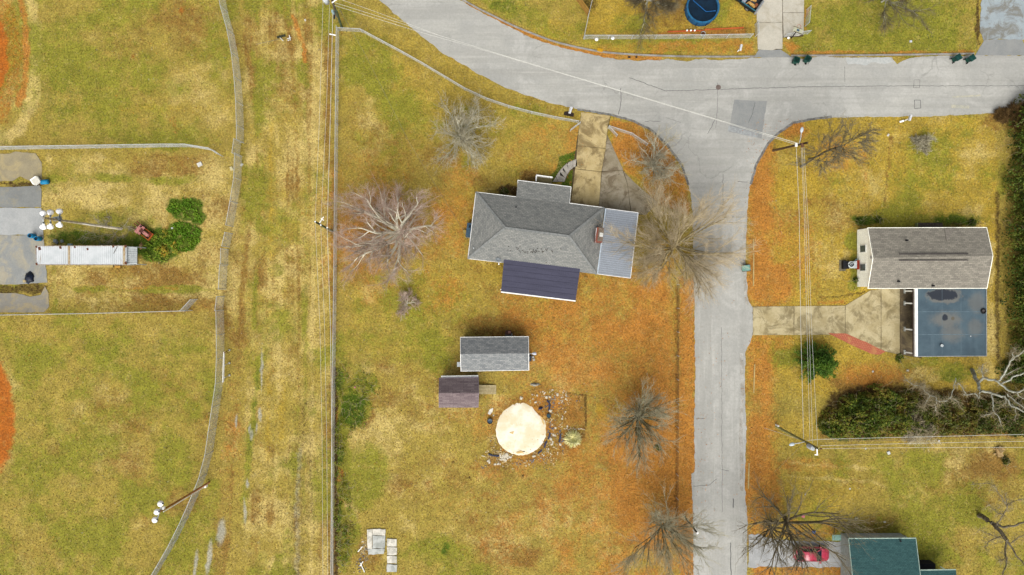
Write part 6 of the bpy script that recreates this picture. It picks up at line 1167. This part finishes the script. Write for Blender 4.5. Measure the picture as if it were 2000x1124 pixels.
#@@PART4
# ------------------------------------------------------------------ bare trees
def vnorm(a): return a/(np.linalg.norm(a, axis=-1, keepdims=True)+1e-9)
def tree(label, base, h, seed, bark, twig, nl=8, trunk=.22, el=(35, 70), llen=.62, kids=(7, 6), fine=5, spread=.75, up=.06, wig=.16, r0=.2, finelen=.9, fr=.011, az=None, lean=(0, 0), cat='tree', group=None, name='bare_tree', lev3=.42, sub_el=.0, trunk_lead=False, az_rng=None, bmin=.03):
    r_ = random.Random(seed); g = np.random.default_rng(seed); B = W(*base); T = thing(name, label, cat, B, group)
    def rv(): 
        while True:
            v = Vector((r_.uniform(-1, 1), r_.uniform(-1, 1), r_.uniform(-1, 1)))
            if .05 < v.length < 1: return v.normalized()
    def branch(p, d, L_, r, nseg, upw, segs, tip=.35):
        pts = [p.copy()]; dd = d.copy()
        for k in range(nseg):
            dd = (dd+rv()*wig+Vector((0, 0, upw))).normalized(); p = p+dd*(L_/nseg); pts.append(p.copy())
        rad = [r*(1-(1-tip)*k/nseg) for k in range(nseg+1)]
        for k in range(nseg): segs.append((pts[k], pts[k+1], rad[k], rad[k+1]))
        return pts, rad
    tr = []; th = h*trunk
    tp, trd = branch(B-Vector((0, 0, .1)), Vector((lean[0], lean[1], 1)).normalized(), th if not trunk_lead else h*.8, r0, 4 if not trunk_lead else 9, .05, tr, .7 if not trunk_lead else .15)
    b = MB(); b.tube(tp, trd, 8); b.build('trunk', bark, T, True)
    F0, F1, FR = [], [], []; tw = []
    for i in range(nl):
        if trunk_lead:
            k = int(len(tp)*(.42+.58*i/nl)); k = min(k, len(tp)-1); p = tp[k]; rr_ = trd[k]*.65; fade = 1-.45*i/nl
        else: p = tp[-1]-Vector((0, 0, r_.random()*th*.25)); rr_ = r0*.55; fade = 1
        a = (az[i % len(az)] if az else i*2.4+r_.uniform(-.4, .4)+seed) if az_rng is None else r_.uniform(*az_rng)
        e = math.radians(r_.uniform(*el)); d = Vector((math.cos(a)*math.cos(e), math.sin(a)*math.cos(e), math.sin(e)))
        L1 = h*llen*r_.uniform(.6, 1.15)*fade; ls = []; lp, lr = branch(p, d, L1, rr_, 6, up, ls, .3)
        lb = MB(); lb.tube(lp, lr, 6)
        for j in range(kids[0]):
            k = 1+int((j+.5)/kids[0]*5.4); k = min(k, 6); q = lp[k]; dd = (lp[k]-lp[k-1]).normalized(); d2 = (dd+rv()*spread+Vector((0, 0, sub_el))).normalized()
            L2 = L1*r_.uniform(.4, .72)*(1.1-.5*k/6); s2 = []; bp, brd = branch(q, d2, L2, max(lr[k]*.62, bmin), 4, up, s2, .45); lb.tube(bp, brd, 5)
            for m_ in range(kids[1]):
                kk = 1+m_*4//kids[1]; kk = min(kk, 4); q2 = bp[kk]; d3 = ((bp[kk]-bp[kk-1]).normalized()+rv()*spread).normalized(); s3 = []
                branch(q2, d3, L2*r_.uniform(.35, .65)+.25, max(brd[kk]*.55, fr*1.3), 3, up, s3, .4); tw += s3
            tw += s2[2:]
        tw += ls[4:]
        lb.build('limb', bark, T, True)
    P0 = np.array([s[0] for s in tw]); P1 = np.array([s[1] for s in tw]); R0 = np.array([s[2] for s in tw]); R1 = np.array([s[3] for s in tw])
    # fine twigs, two bends each
    n = len(P0); idx = np.repeat(np.arange(n), fine); u = g.random((len(idx), 1)); s = P0[idx]*(1-u)+P1[idx]*u
    d = vnorm(vnorm(P1-P0)[idx]+g.normal(size=(len(idx), 3))*spread*.62+np.array([0, 0, up*1.2])); L_ = finelen*g.uniform(.35, 1.1, (len(idx), 1))
    m1 = s+d*L_*.5; d2 = vnorm(d+g.normal(size=d.shape)*.28+np.array([0, 0, up])); m2 = m1+d2*L_*.5
    A0 = np.concatenate([P0, s, m1]); A1 = np.concatenate([P1, m1, m2]); Q0 = np.concatenate([np.minimum(R0, 99), np.full(len(s), fr), np.full(len(s), fr*.85)]); Q1 = np.concatenate([R1, np.full(len(s), fr*.85), np.full(len(s), fr*.6)])
    o = segmesh('twigs', A0, A1, Q0, Q1, twig, T, 'stuff'); return T
lichen = M('lichen_bark', (.38, .37, .29, 1), (.25, .24, .17, 1), 2.5); pinktw = M('pinkish_twigs', (.42, .33, .27, 1), (.33, .24, .19, 1), 1)
palebark = M('pale_bark', (.62, .59, .47, 1), (.48, .46, .35, 1), 2.5); greytw = M('grey_twigs', (.38, .35, .25, 1), (.27, .24, .16, 1), 1)
tanbark = M('tan_bark', (.30, .25, .13, 1), (.16, .12, .055, 1), 2); tantw = M('tan_twigs', (.46, .38, .25, 1), (.32, .26, .16, 1), 1)
darkbark = M('dark_bark', (.12, .10, .055, 1), (.06, .045, .025, 1), 3); browntw = M('brown_twigs', (.19, .16, .10, 1), (.13, .11, .065, 1), 1)
olivebark = M('olive_bark', (.14, .13, .07, 1), (.08, .07, .035, 1), 2); olivetw = M('olive_grey_twigs', (.34, .32, .22, 1), (.23, .21, .13, 1), 1)
rad = math.radians
deadt0 = M('pale_brush_twigs', (.46, .40, .26, 1), (.34, .28, .18, 1), 1)
tree('large bare tree with whitish limbs and pinkish twigs west of the grey house', (790, 458), 9.2, 11, palebark, pinktw, 11, .24, (12, 58), .70, (7, 6), 8, .8, .03, .24, .44, 1.15, .008, [rad(a) for a in (100, 130, 160, 185, 215, 240, 275, 300, 330, 0, 50)], bmin=.06)
tree('bare lichen-grey tree below the curving fence in the front yard', (906, 268), 6.4, 23, lichen, greytw, 12, .14, (8, 70), .70, (8, 5), 3, .95, .03, .3, .2, .65, .012, bmin=.032)
tree('wide tan bare tree with brush-like twigs between the house and the narrow road', (1314, 482), 9.4, 5, tanbark, tantw, 19, .12, (6, 72), .78, (7, 5), 5, .55, .03, .14, .22, 1.4, .009, bmin=.03)
tree('small lichen-grey bare tree on the leafy triangle by the road junction', (1272, 326), 5.2, 31, lichen, greytw, 10, .16, (8, 62), .72, (7, 5), 2, .9, .02, .28, .17, .6, .015, bmin=.03)
tree('bare olive-grey tree with arching limbs south-east of the sand circle', (1244, 811), 8.6, 44, olivebark, olivetw, 16, .08, (30, 74), .66, (6, 4), 3, .5, -.015, .15, .26, 1.0, .0105, bmin=.05)
tree('bare tree beside the short pole at the bottom edge of the yard', (1290, 1022), 9.4, 52, olivebark, olivetw, 12, .12, (20, 70), .68, (7, 5), 3, .55, .02, .14, .17, 1.2, .012, bmin=.03)
tree('smaller dark bare tree at the road end of the gravel drive', (1500, 1022), 8.0, 61, darkbark, browntw, 9, .2, (20, 62), .68, (6, 4), 2, .6, .03, .2, .2, .8, .010, bmin=.04)
tree('big dark bare tree spreading over the red car', (1533, 1012), 11.0, 73, darkbark, browntw, 11, .2, (18, 64), .70, (6, 4), 2, .6, .03, .18, .3, 1.0, .010, bmin=.05)
tree('slim dark bare tree on the right lawn, the taller of two', (1580, 311.5), 15.0, 81, darkbark, browntw, 12, .2, (25, 65), .24, (5, 4), 3, .6, .03, .1, .15, .6, .011, lean=(.02, 0), trunk_lead=True)
tree('slim dark bare tree on the right lawn, the shorter of two', (1563, 327), 9.0, 85, darkbark, browntw, 9, .2, (15, 60), .34, (5, 4), 3, .65, .02, .14, .13, .55, .011, trunk_lead=True)
tree('grey bare tree at the top edge over the pool yard', (1262, 8), 9.0, 91, lichen, M('faint_grey_twigs', C(150, 140, 110), C(126, 112, 84), 1), 10, .14, (25, 62), .62, (7, 7), 6, .55, .03, .12, .15, 1.0, .009)
tree('grey bare tree at the top edge over the green lawn', (1722, 4), 8.0, 95, lichen, M('faint_grey_twigs', C(150, 140, 110)), 8, .16, (20, 60), .6, (6, 6), 5, .6, .03, .14, .13, .9, .009)
tree('small bare sapling south of the large whitish tree', (797, 593), 2.4, 97, palebark, pinktw, 6, .16, (15, 60), .6, (5, 5), 4, .8, .02, .2, .08, .45, .011)
tree('bare vine thicket tangled round the foot of the trailer light pole', (226, 458), 2.2, 99, M('vine_bark', (.26, .23, .17, 1), (.2, .17, .12, 1)), M('grey_vine_twigs', (.28, .25, .19, 1), (.2, .18, .13, 1), 1), 8, .1, (2, 40), 1.4, (4, 4), 3, .9, -.03, .32, .035, .5, .010, bmin=.014, cat='shrub', name='bare_shrub')
tree('twiggy bare shrub with pale wood on the right lawn', (1797, 281), 1.8, 101, palebark, greytw, 9, .1, (5, 55), .62, (5, 5), 5, .9, .0, .25, .07, .35, .011, cat='shrub', name='bare_shrub')
tree('pale tangled bare brush growing in the middle of the thicket', (1786, 838), 2.6, 113, lichen, deadt0, 10, .1, (15, 70), .8, (6, 4), 4, .8, .0, .28, .06, .6, .012, cat='shrub', name='bare_shrub')
tree('brown twiggy shrub by the road at the right edge, smaller of two', (1955, 228), 1.3, 103, tanbark, M('rust_twigs', C(142, 112, 66), C(112, 86, 50), 1), 12, .1, (10, 70), .6, (6, 6), 7, .9, .0, .2, .05, .3, .012, cat='shrub', name='round_shrub', group='brown shrubs by the road')
tree('brown twiggy shrub by the road at the right edge, larger of two', (1986, 226), 2.0, 104, tanbark, M('rust_twigs', C(142, 112, 66)), 14, .1, (10, 70), .7, (6, 6), 7, .9, .0, .2, .05, .4, .012, cat='shrub', name='round_shrub', group='brown shrubs by the road')
# pale dead tree traced limb by limb
def traced(label, base, limbs, seed, bark, twig, name='dead_tree', ntw=9, tl=.9):
    T = thing(name, label, 'tree', W(*base)); g = np.random.default_rng(seed); A0, A1 = [], []
    for i, (pts, ra, rb) in enumerate(limbs):
        q = smooth_path([tuple(W(*p)) for p in pts], 4); q = [Vector(p)+Vector(g.normal(size=3)*.05) for p in q]
        MB().tube(q, [.85*(ra+(rb-ra)*k/(len(q)-1)) for k in range(len(q))], 8).build('trunk' if i == 0 else 'limb', bark, T, True)
        if i == 0: continue
        for a, c in zip(q[:-1], q[1:]):
            for _ in range(ntw if ra < .14 else ntw//3):
                u = g.random(); s = np.array(a.lerp(c, u)); d = vnorm(np.array((c-a).normalized())*.4+g.normal(size=3)*.7); L_ = tl*g.uniform(.3, 1.2); m1 = s+d*L_*.5; A0.append(s); A1.append(m1)
                m2 = m1+vnorm(d+g.normal(size=3)*.4)*L_*.5; A0.append(m1); A1.append(m2)
                if g.random() < .6: A0.append(m1); A1.append(m1+vnorm(d+g.normal(size=3)*.7)*L_*.4)
    segmesh('twigs', np.array(A0), np.array(A1), .013, .009, twig, T, 'stuff'); return T
deadb = M('dead_pale_bark', (.31, .32, .27, 1), (.19, .19, .15, 1), 2.2); deadt = M('dead_twigs', C(198, 184, 148), C(164, 148, 112), 1)
traced('sprawling pale dead tree with thick white limbs over the thicket at the right edge', (1898, 722), [
    ([(1898, 722, -.1), (1904, 735, 1.6), (1911, 747, 3.0)], .3, .24), ([(1911, 747, 3.0), (1913, 757, 3.6), (1914, 764, 4.0)], .2, .17),
    ([(1911, 747, 3.0), (1921, 739.5, 4.0), (1935, 742, 4.6), (1949, 746, 5.2), (1965, 760, 5.8), (1986, 767, 6.4), (2003, 758, 7.0)], .19, .11),
    ([(1914, 764, 4.0), (1928, 766, 4.5), (1951, 773, 5.0), (1965, 777, 5.3), (1977, 792, 5.8), (2004, 806, 6.5)], .18, .09),
    ([(1950, 746, 5.2), (1964, 724, 6.2), (1977, 702, 7.2), (1992, 690, 7.8), (2006, 682, 8.4)], .13, .05), ([(1977, 702, 7.2), (1978, 690, 7.6), (1984, 686, 7.8), (1981, 680, 8.2)], .06, .03),
    ([(1955, 750, 5.4), (1978, 738, 6.0), (2005, 728, 6.6)], .14, .08), ([(1938, 769, 4.8), (1939, 785, 5.0), (1940, 802, 5.2), (1950, 814, 5.4), (1956, 832, 5.4)], .1, .04), ([(1939, 806, 5.2), (1927, 811, 5.3), (1916, 815, 5.4)], .06, .03),
    ([(1914, 766, 4.0), (1911, 778, 4.2), (1905, 770, 4.3), (1884, 772, 4.4)], .1, .06), ([(1886, 771, 4.4), (1880, 757, 4.7), (1872, 750, 4.9), (1866, 753, 4.9)], .05, .03),
    ([(1968, 770, 5.6), (1985, 786, 6.2), (2004, 800, 6.8)], .1, .06), ([(1976, 790, 5.8), (1984, 802, 6.0), (1982, 818, 6.0)], .06, .03), ([(1921, 740, 4.0), (1919, 726, 4.6), (1920, 712, 5.0)], .06, .03), ([(1921, 738, 4.2), (1917, 724, 4.8), (1911, 717, 5.0)], .05, .025), ([(1921, 732, 4.4), (1927, 724, 4.8)], .05, .025),
    ([(1965, 777, 5.3), (1963, 786, 5.4), (1955, 792, 5.4)], .05, .03), ([(1949, 746, 5.2), (1962, 734, 5.6), (1990, 718, 6.0)], .07, .04), ([(1986, 767, 6.4), (1996, 778, 6.6), (2008, 776, 6.8)], .07, .04)], 5, deadb, deadt, ntw=7, tl=.8)
traced('pale fallen limb with green flecks lying over the thicket west of the dead tree', (1867, 742), [
    ([(1867, 741, 2.2), (1863, 755, 2.4), (1858, 776, 2.6)], .07, .06), ([(1858, 776, 2.6), (1846, 783, 2.8), (1831, 783, 3.0), (1826, 775, 3.0), (1816, 772, 3.0), (1806, 764, 3.0), (1796, 753, 3.0)], .09, .05), ([(1796, 753, 3.0), (1782, 752, 3.0), (1770, 742, 2.9)], .05, .03), ([(1816, 773, 3.0), (1810, 784, 2.8), (1803, 793, 2.6), (1795, 795, 2.5)], .06, .03), ([(1831, 783, 3.0), (1827, 795, 2.7), (1830, 806, 2.4)], .05, .025), ([(1857, 777, 2.6), (1870, 785, 2.5), (1874, 795, 2.4)], .05, .025), ([(1806, 764, 3.0), (1804, 755, 3.2), (1800, 750, 3.2)], .04, .02)], 6, deadb, deadt, 'fallen_limb', 12, .9)
traced('bare dead tree with a thick dark trunk at the bottom right corner', (1912, 1007), [
    ([(1912, 1007, -.1), (1924, 1012, 1.6), (1940, 1023, 2.8), (1955, 1040, 4.0), (1968, 1058, 5.0)], .36, .24), ([(1940, 1023, 2.8), (1962, 1030, 3.8), (1985, 1026, 4.8), (2006, 1018, 5.6)], .2, .1), ([(1966, 1056, 5.0), (1963, 1080, 5.8), (1966, 1100, 6.4), (1956, 1130, 7.0)], .12, .06), ([(1966, 1056, 5.0), (1985, 1085, 6.0), (2004, 1108, 6.8)], .14, .07), ([(1955, 1048, 5.0), (1935, 1056, 5.2), (1922, 1073, 5.4)], .07, .04), ([(1945, 1026, 4.0), (1960, 1004, 5.0), (1967, 990, 5.6), (1965, 966, 6.0)], .08, .04), ([(1966, 990, 5.6), (1950, 962, 6.0), (1934, 946, 6.2), (1898, 946, 6.3)], .06, .03), ([(1960, 1004, 5.0), (1945, 1000, 5.2), (1930, 984, 5.4)], .06, .03), ([(1960, 1053, 5.0), (1940, 1046, 5.2), (1912, 1035, 5.4)], .05, .03), ([(1972, 1062, 5.2), (1990, 1050, 5.6), (2006, 1040, 6.0)], .06, .03), ([(1964, 1085, 5.9), (1958, 1095, 6.0), (1954, 1094, 6.0)], .05, .03), ([(1966, 988, 5.6), (1980, 980, 5.9), (2004, 974, 6.2)], .06, .03)], 7, M('dead_tree_bark', C(150, 140, 118), C(96, 84, 66), 2), deadt, 'bare_tree', 7, 1.0)
# ------------------------------------------------------------------ evergreen foliage
def leaves(name, Pn, size, m, parent, g, kind='stuff', origin=None, flat=.5, asp=.55):
    n = len(Pn); nrm = vnorm(g.normal(size=(n, 3))+np.array([0, 0, flat*2])); t = vnorm(np.cross(nrm, g.normal(size=(n, 3)))); b = np.cross(nrm, t); s = size*g.uniform(.55, 1.3, (n, 1))
    V = np.stack([Pn-t*s*.5, Pn+b*s*asp*.5-t*s*.08, Pn+t*s*.5-nrm*s*.1, Pn-b*s*asp*.5-t*s*.08], 1).reshape(-1, 3)
    F = np.arange(4*n).reshape(-1, 4); return rawmesh(name, V, F, m, parent, kind, origin)
hedgem = leafmat('hedge_leaves', [C(40, 56, 10), C(64, 86, 16), C(90, 110, 26), C(120, 128, 42), C(108, 84, 40)])
greenm = leafmat('green_leaves', [C(46, 64, 10), C(76, 98, 16), C(106, 120, 26), C(140, 138, 46), C(140, 100, 46)])
ivym = leafmat('thicket_leaves', [C(44, 56, 12), C(70, 86, 18), C(98, 106, 26), C(126, 120, 42), C(132, 96, 46)])
def mass(px_, py_, n, g): return px_, py_
def bushmass(name, label, cat, blobs, n, size, m, seed, brown=None, kind_child='foliage', stems=24, gap=.34):
    """leafy mass over overlapping domes (x, y, rx, ry, height in px / metres)"""
    g = np.random.default_rng(seed); cx, cy = blobs[0][0], blobs[0][1]; T = thing(name, label, cat, W(cx, cy)); area = np.array([b[2]*b[3]*(.6+.4*b[4]) for b in blobs]); area = area/area.sum(); out = []
    for bl, a in zip(blobs, area):
        k = int(n*a); u = g.random(k)*2*math.pi; q = np.sqrt(g.random(k)); ed = .72+.6*fbm(np.cos(u)*1.7+bl[0], np.sin(u)*1.7+seed, 4); x = bl[0]+bl[2]*q*ed*np.cos(u); y = bl[1]+bl[3]*q*ed*np.sin(u)
        q2 = q*(1+.35*(fbm(x/7.0+seed, y/7.0, 3)-.5)); top = bl[4]*np.sqrt(np.clip(1-q2**2.6, .02, 1))*(.25+1.5*fbm(x/9.0+seed, y/9.0, 4)); z = top*(1-.55*g.random(k)**2.2)+g.normal(size=k)*.06
        z = np.clip(z, .03, None); hole = fbm(x/8.0+31, y/8.0+seed, 3) > gap; X = (x-1000)*S; Y = (562-y)*S; out.append(np.stack([X, Y, z], 1)[hole])
    Pn = np.concatenate(out); leaves(kind_child, Pn, size, m, T, g)
    if stems:
        A0, A1 = [], []
        for _ in range(stems):
            p = Pn[g.integers(len(Pn))].copy(); d = vnorm(g.normal(size=3)+np.array([0, 0, .4])); 
            for _k in range(5):
                q = p+d*g.uniform(.2, .5); A0.append(p); A1.append(q); p = q; d = vnorm(d+g.normal(size=3)*.5)
        segmesh('stems', np.array(A0), np.array(A1), .016, .011, brown or deadt, T, 'stuff')
    return T
gq = np.random.default_rng(77)
bl = []
y = 212
while y < 735:
    bl.append((1980+gq.uniform(-5, 5)+(12 if y < 330 else 2), y, 22+gq.uniform(-4, 5), 24, gq.uniform(2.6, 4.0))); bl.append((2010, y, 30, 26, gq.uniform(3, 4.6))); y += 23
bushmass('hedge', 'tall dark green hedge running along the right edge beside the brown house', 'hedge', bl, 42000, .3, hedgem, 1, stems=260)
bushmass('thicket', 'dense rounded dark green thicket west end beside the mossy pole', 'thicket', [(1690, 805, 46, 42, 2.7), (1640, 826, 38, 32, 2.2), (1622, 828, 26, 24, 1.5), (1662, 790, 26, 22, 2.0), (1712, 774, 30, 24, 2.4), (1736, 790, 24, 26, 1.8), (1742, 825, 34, 28, 2.2), (1690, 842, 40, 16, 1.4)], 19000, .28, greenm, 2, stems=150)
bushmass('thicket', 'brown and green thicket of vines under the pale dead tree', 'thicket', [(1790, 815, 40, 32, 2.2), (1770, 782, 26, 20, 2.0), (1830, 825, 34, 26, 1.7), (1850, 795, 26, 24, 1.9), (1880, 825, 34, 24, 1.5), (1815, 785, 26, 18, 1.5), (1925, 822, 34, 26, 1.9), (1905, 795, 22, 18, 1.3), (1975, 815, 40, 34, 2.4), (1950, 790, 30, 22, 1.8), (1990, 765, 26, 30, 2.2), (2010, 790, 30, 40, 2.4)], 22000, .28, ivym, 3, stems=240, gap=.40, brown=M('thicket_twigs', (.26, .22, .13, 1), (.18, .15, .085, 1), 1))
bushmass('thicket', 'green shrubs at the foot of the dead tree joining the hedge', 'thicket', [(1985, 720, 26, 30, 2.4), (1962, 725, 18, 20, 1.6)], 3500, .28, hedgem, 4, stems=20)
for nm, lb, bls, n, mm_, sd in (('ground_cover', 'bright green clover mound north of the pink tractor, uppermost', [(362, 408, 33, 20, .16), (388, 424, 14, 14, .14)], 1500, 'clover', 11), ('ground_cover', 'round bright green mound east of the pink tractor', [(358, 462, 34, 30, .18)], 1800, 'clover', 12), ('vine_mound', 'green vine mound at the east end of the trailer with orange patches', [(318, 475, 26, 26, .4), (300, 492, 26, 22, .4), (330, 495, 24, 18, .35)], 2400, 'vine', 13)):
    bushmass(nm, lb, 'ground cover', bls, n, .26, leafmat('clover_leaves', [C(84, 128, 14), C(104, 148, 20), C(132, 160, 36)]) if mm_ == 'clover' else leafmat('vine_leaves', [C(76, 116, 14), C(108, 140, 22), C(156, 166, 52), C(234, 176, 60)]), sd, stems=0, gap=.47)
for x, y, r_ in ((310, 473, 5), (322, 470, 3.5), (300, 484, 5), (288, 497, 6), (296, 505, 4), (301, 494, 4)): pass
bushmass('weed_patch', 'green weedy patch along the alley fence west of the small shed', 'weeds', [(690, 795, 34, 42, .3), (700, 750, 28, 26, .25), (668, 748, 14, 34, .6), (725, 758, 18, 20, .2), (676, 835, 18, 26, .35)], 2600, .2, leafmat('weed_leaves', [C(84, 116, 16), C(118, 142, 24), C(150, 154, 44), C(180, 158, 74)]), 14, stems=90, gap=.48)
bushmass('weed_strip', 'strip of weeds along the alley fence at the bottom edge', 'weeds', [(664, 890, 12, 30, .7), (666, 940, 12, 24, .5), (660, 1010, 8, 30, .8), (668, 1070, 14, 40, .7), (666, 850, 12, 36, .6), (672, 975, 14, 30, .4), (680, 1040, 14, 26, .3)], 2600, .22, leafmat('weed_leaves', []), 15, stems=120, gap=.46)
def shrub(label, x, y, r_, h, m, seed, n=420, name='shrub'): return bushmass(name, label, 'shrub', [(x, y, r_, r_, h)], n, .18, m, seed, stems=10)
shrub('small dark green round shrub north-west of the brown house', 1677.5, 434, 7, .7, hedgem, 21)
shrub('small dark shrub on the north side of the brown house by the porch', 1715, 430, 6, .5, greenm, 22)
shrub('dark green shrub near the east end of the brown house', 1897, 436, 7, .8, hedgem, 23)
shrub('small green shrub at the south-west corner of the white gable wall', 1670, 548, 5, .5, greenm, 24)
shrub('low green clump by the front corner post of the carport', 1756, 700, 8, .4, greenm, 25)
shrub('low dark shrub against the north wall of the grey house', 985, 376, 8, .5, M('x', C(1, 1, 1)) if False else ivym, 26)
shrub('low green clump growing in the fork of the whitish tree', 737, 412, 6, .4, greenm, 27)
shrub('small dark evergreen sprig on the orange leaves east of the yard', 1284, 875, 7, .3, greenm, 28, 160)
shrub('brown shrub beside the trunk stump at the bottom right', 1962, 900, 8, .6, ivym, 29)
# feathery evergreen
def cedar(label, base, h, R_, seed):
    g = np.random.default_rng(seed); B = np.array(W(*base)); T = thing('evergreen_tree', label, 'tree', W(*base)); MB().tube([B-np.array([0, 0, .1]), B+np.array([.05, 0, h*.9])], [.12, .03], 8).build('trunk', darkbark, T, True); A0, A1, L_ = [], [], []
    for i in range(120):
        u = (i+.5)/120; z = h*(.08+.9*u); a = i*2.399+g.normal()*.2; r_ = R_*(1-u)**.7*g.uniform(.65, 1.15)+.15; p = B+np.array([0, 0, z]); q = p+np.array([math.cos(a)*r_, math.sin(a)*r_, r_*.12-.1]); A0.append(p); A1.append(q)
        k = int(40+60*r_/R_); t = g.random((k, 1))**.6; w = (.12+.22*(1-t))*g.normal(size=(k, 3))*np.array([1, 1, .5]); L_.append(p*(1-t)+q*t+w)
    segmesh('branches', np.array(A0), np.array(A1), .035, .012, darkbark, T); leaves('foliage', np.concatenate(L_), .3, leafmat('cedar_leaves', [C(48, 84, 12), C(68, 108, 18), C(98, 132, 30), C(126, 146, 50)]), T, g, asp=.35); return T
cedar('bushy green evergreen tree under the wires below the mossy driveway', (1588, 705), 4.2, 2.7, 31)
# ornamental grass clump
T = thing('pampas_grass', 'pale yellow ornamental grass clump beside the brown sand bed', 'grass clump', W(1118, 856)); g = np.random.default_rng(4); n = 420; c = np.array(W(1118, 856)); a = g.random(n)*6.28; s0 = c+np.stack([np.cos(a)*.3*g.random(n), np.sin(a)*.3*g.random(n), 0*a], 1); L1 = g.uniform(.5, 1.05, n); m1 = s0+np.stack([np.cos(a)*L1*.5, np.sin(a)*L1*.5, .6*L1], 1); m2 = m1+np.stack([np.cos(a)*L1*.5, np.sin(a)*L1*.5, -.25*L1], 1)
segmesh('blades', np.concatenate([s0, m1]), np.concatenate([m1, m2]),   .03, .014, leafmat('pampas_blades', [(.50, .46, .16, 1), (.66, .62, .32, 1), (.36, .36, .09, 1), (.74, .72, .50, 1)]), T)
# ------------------------------------------------------------------ grass tufts and fallen leaves (nobody could count them)
def on_paved(x, y):
    ins = np.zeros(x.shape, bool)
    for q in PAVED: ins |= inpoly(x, y, q)
    return ins
def samp(k, x, y):
    X = (x-1000)*S; Y = (562-y)*S; i = np.clip(np.round((X+68)/.2).astype(int)+6, 0, len(GX)-1); j = np.clip(np.round((Y+40)/.2).astype(int)+6, 0, len(GY)-1); return CH[k][j, i]
g = np.random.default_rng(12)
n = 190000; x = g.uniform(-16, 2016, n); y = g.uniform(-14, 1138, n)
keep = ~on_paved(x, y) & (samp('r', x, y) < .6) & (samp('w', x, y) < .5); x, y = x[keep], y[keep]; n = len(x)
col = np.tile(np.array(PAL['base'][:3]), (n, 1))
for k in 'ypbgowrdk': m_ = np.clip(samp(k, x, y)*1.15+g.normal(size=n)*.22-.12, 0, 1)[:, None]; col = col*(1-m_)+np.array(PAL[k][:3])*m_
col *= g.uniform(.7, 1.3, (n, 1)); tone = g.random(n); pm = tone > .94; col[pm] = col[pm]*.5+.5*np.array(C(216, 190, 122)[:3]); dkm = tone < .06; col[dkm] *= .66
a = g.random(n)*math.pi; w = g.uniform(.03, .09, n); hgt = g.uniform(.02, .08, n); X = (x-1000)*S; Y = (562-y)*S; dx, dy = np.cos(a)*w, np.sin(a)*w; lx, ly = g.normal(size=n)*.08, g.normal(size=n)*.08
V = np.stack([np.stack([X-dx, Y-dy, 0*X], 1), np.stack([X+dx, Y+dy, 0*X], 1), np.stack([X+dx*.6+lx, Y+dy*.6+ly, hgt], 1), np.stack([X-dx*.6+lx, Y-dy*.6+ly, hgt*.9], 1)], 1).reshape(-1, 3)
t = NT('grass_blades'); at = t.n('ShaderNodeAttribute'); at.attribute_name = 'tint'; t.done(at.outputs['Color'], .9)
o = rawmesh('grass', V, np.arange(4*n).reshape(-1, 4), t.m, None, 'stuff')
ca = o.data.attributes.new('tint', 'FLOAT_COLOR', 'POINT'); ca.data.foreach_set('color', np.repeat(np.concatenate([col, np.ones((n, 1))], 1), 4, 0).astype(np.float32).ravel())
n = 260000; x = g.uniform(-10, 2010, n); y = g.uniform(-10, 1134, n); keep = (g.random(n) < np.clip(samp('o', x, y)*.9-.25, 0, .6)) ; pv = on_paved(x, y); keep &= ~pv | (g.random(n) < .22); x, y, pv = x[keep], y[keep], pv[keep]; n = len(x)
X = (x-1000)*S; Y = (562-y)*S; leaves('fallen_leaves', np.stack([X, Y, g.uniform(.02, .07, n)+.035*pv], 1), .12, leafmat('fallen_leaf_tones', [C(138, 84, 36), C(190, 120, 48), C(212, 150, 72), C(224, 182, 112)]), None, g, flat=2.0, asp=.7)
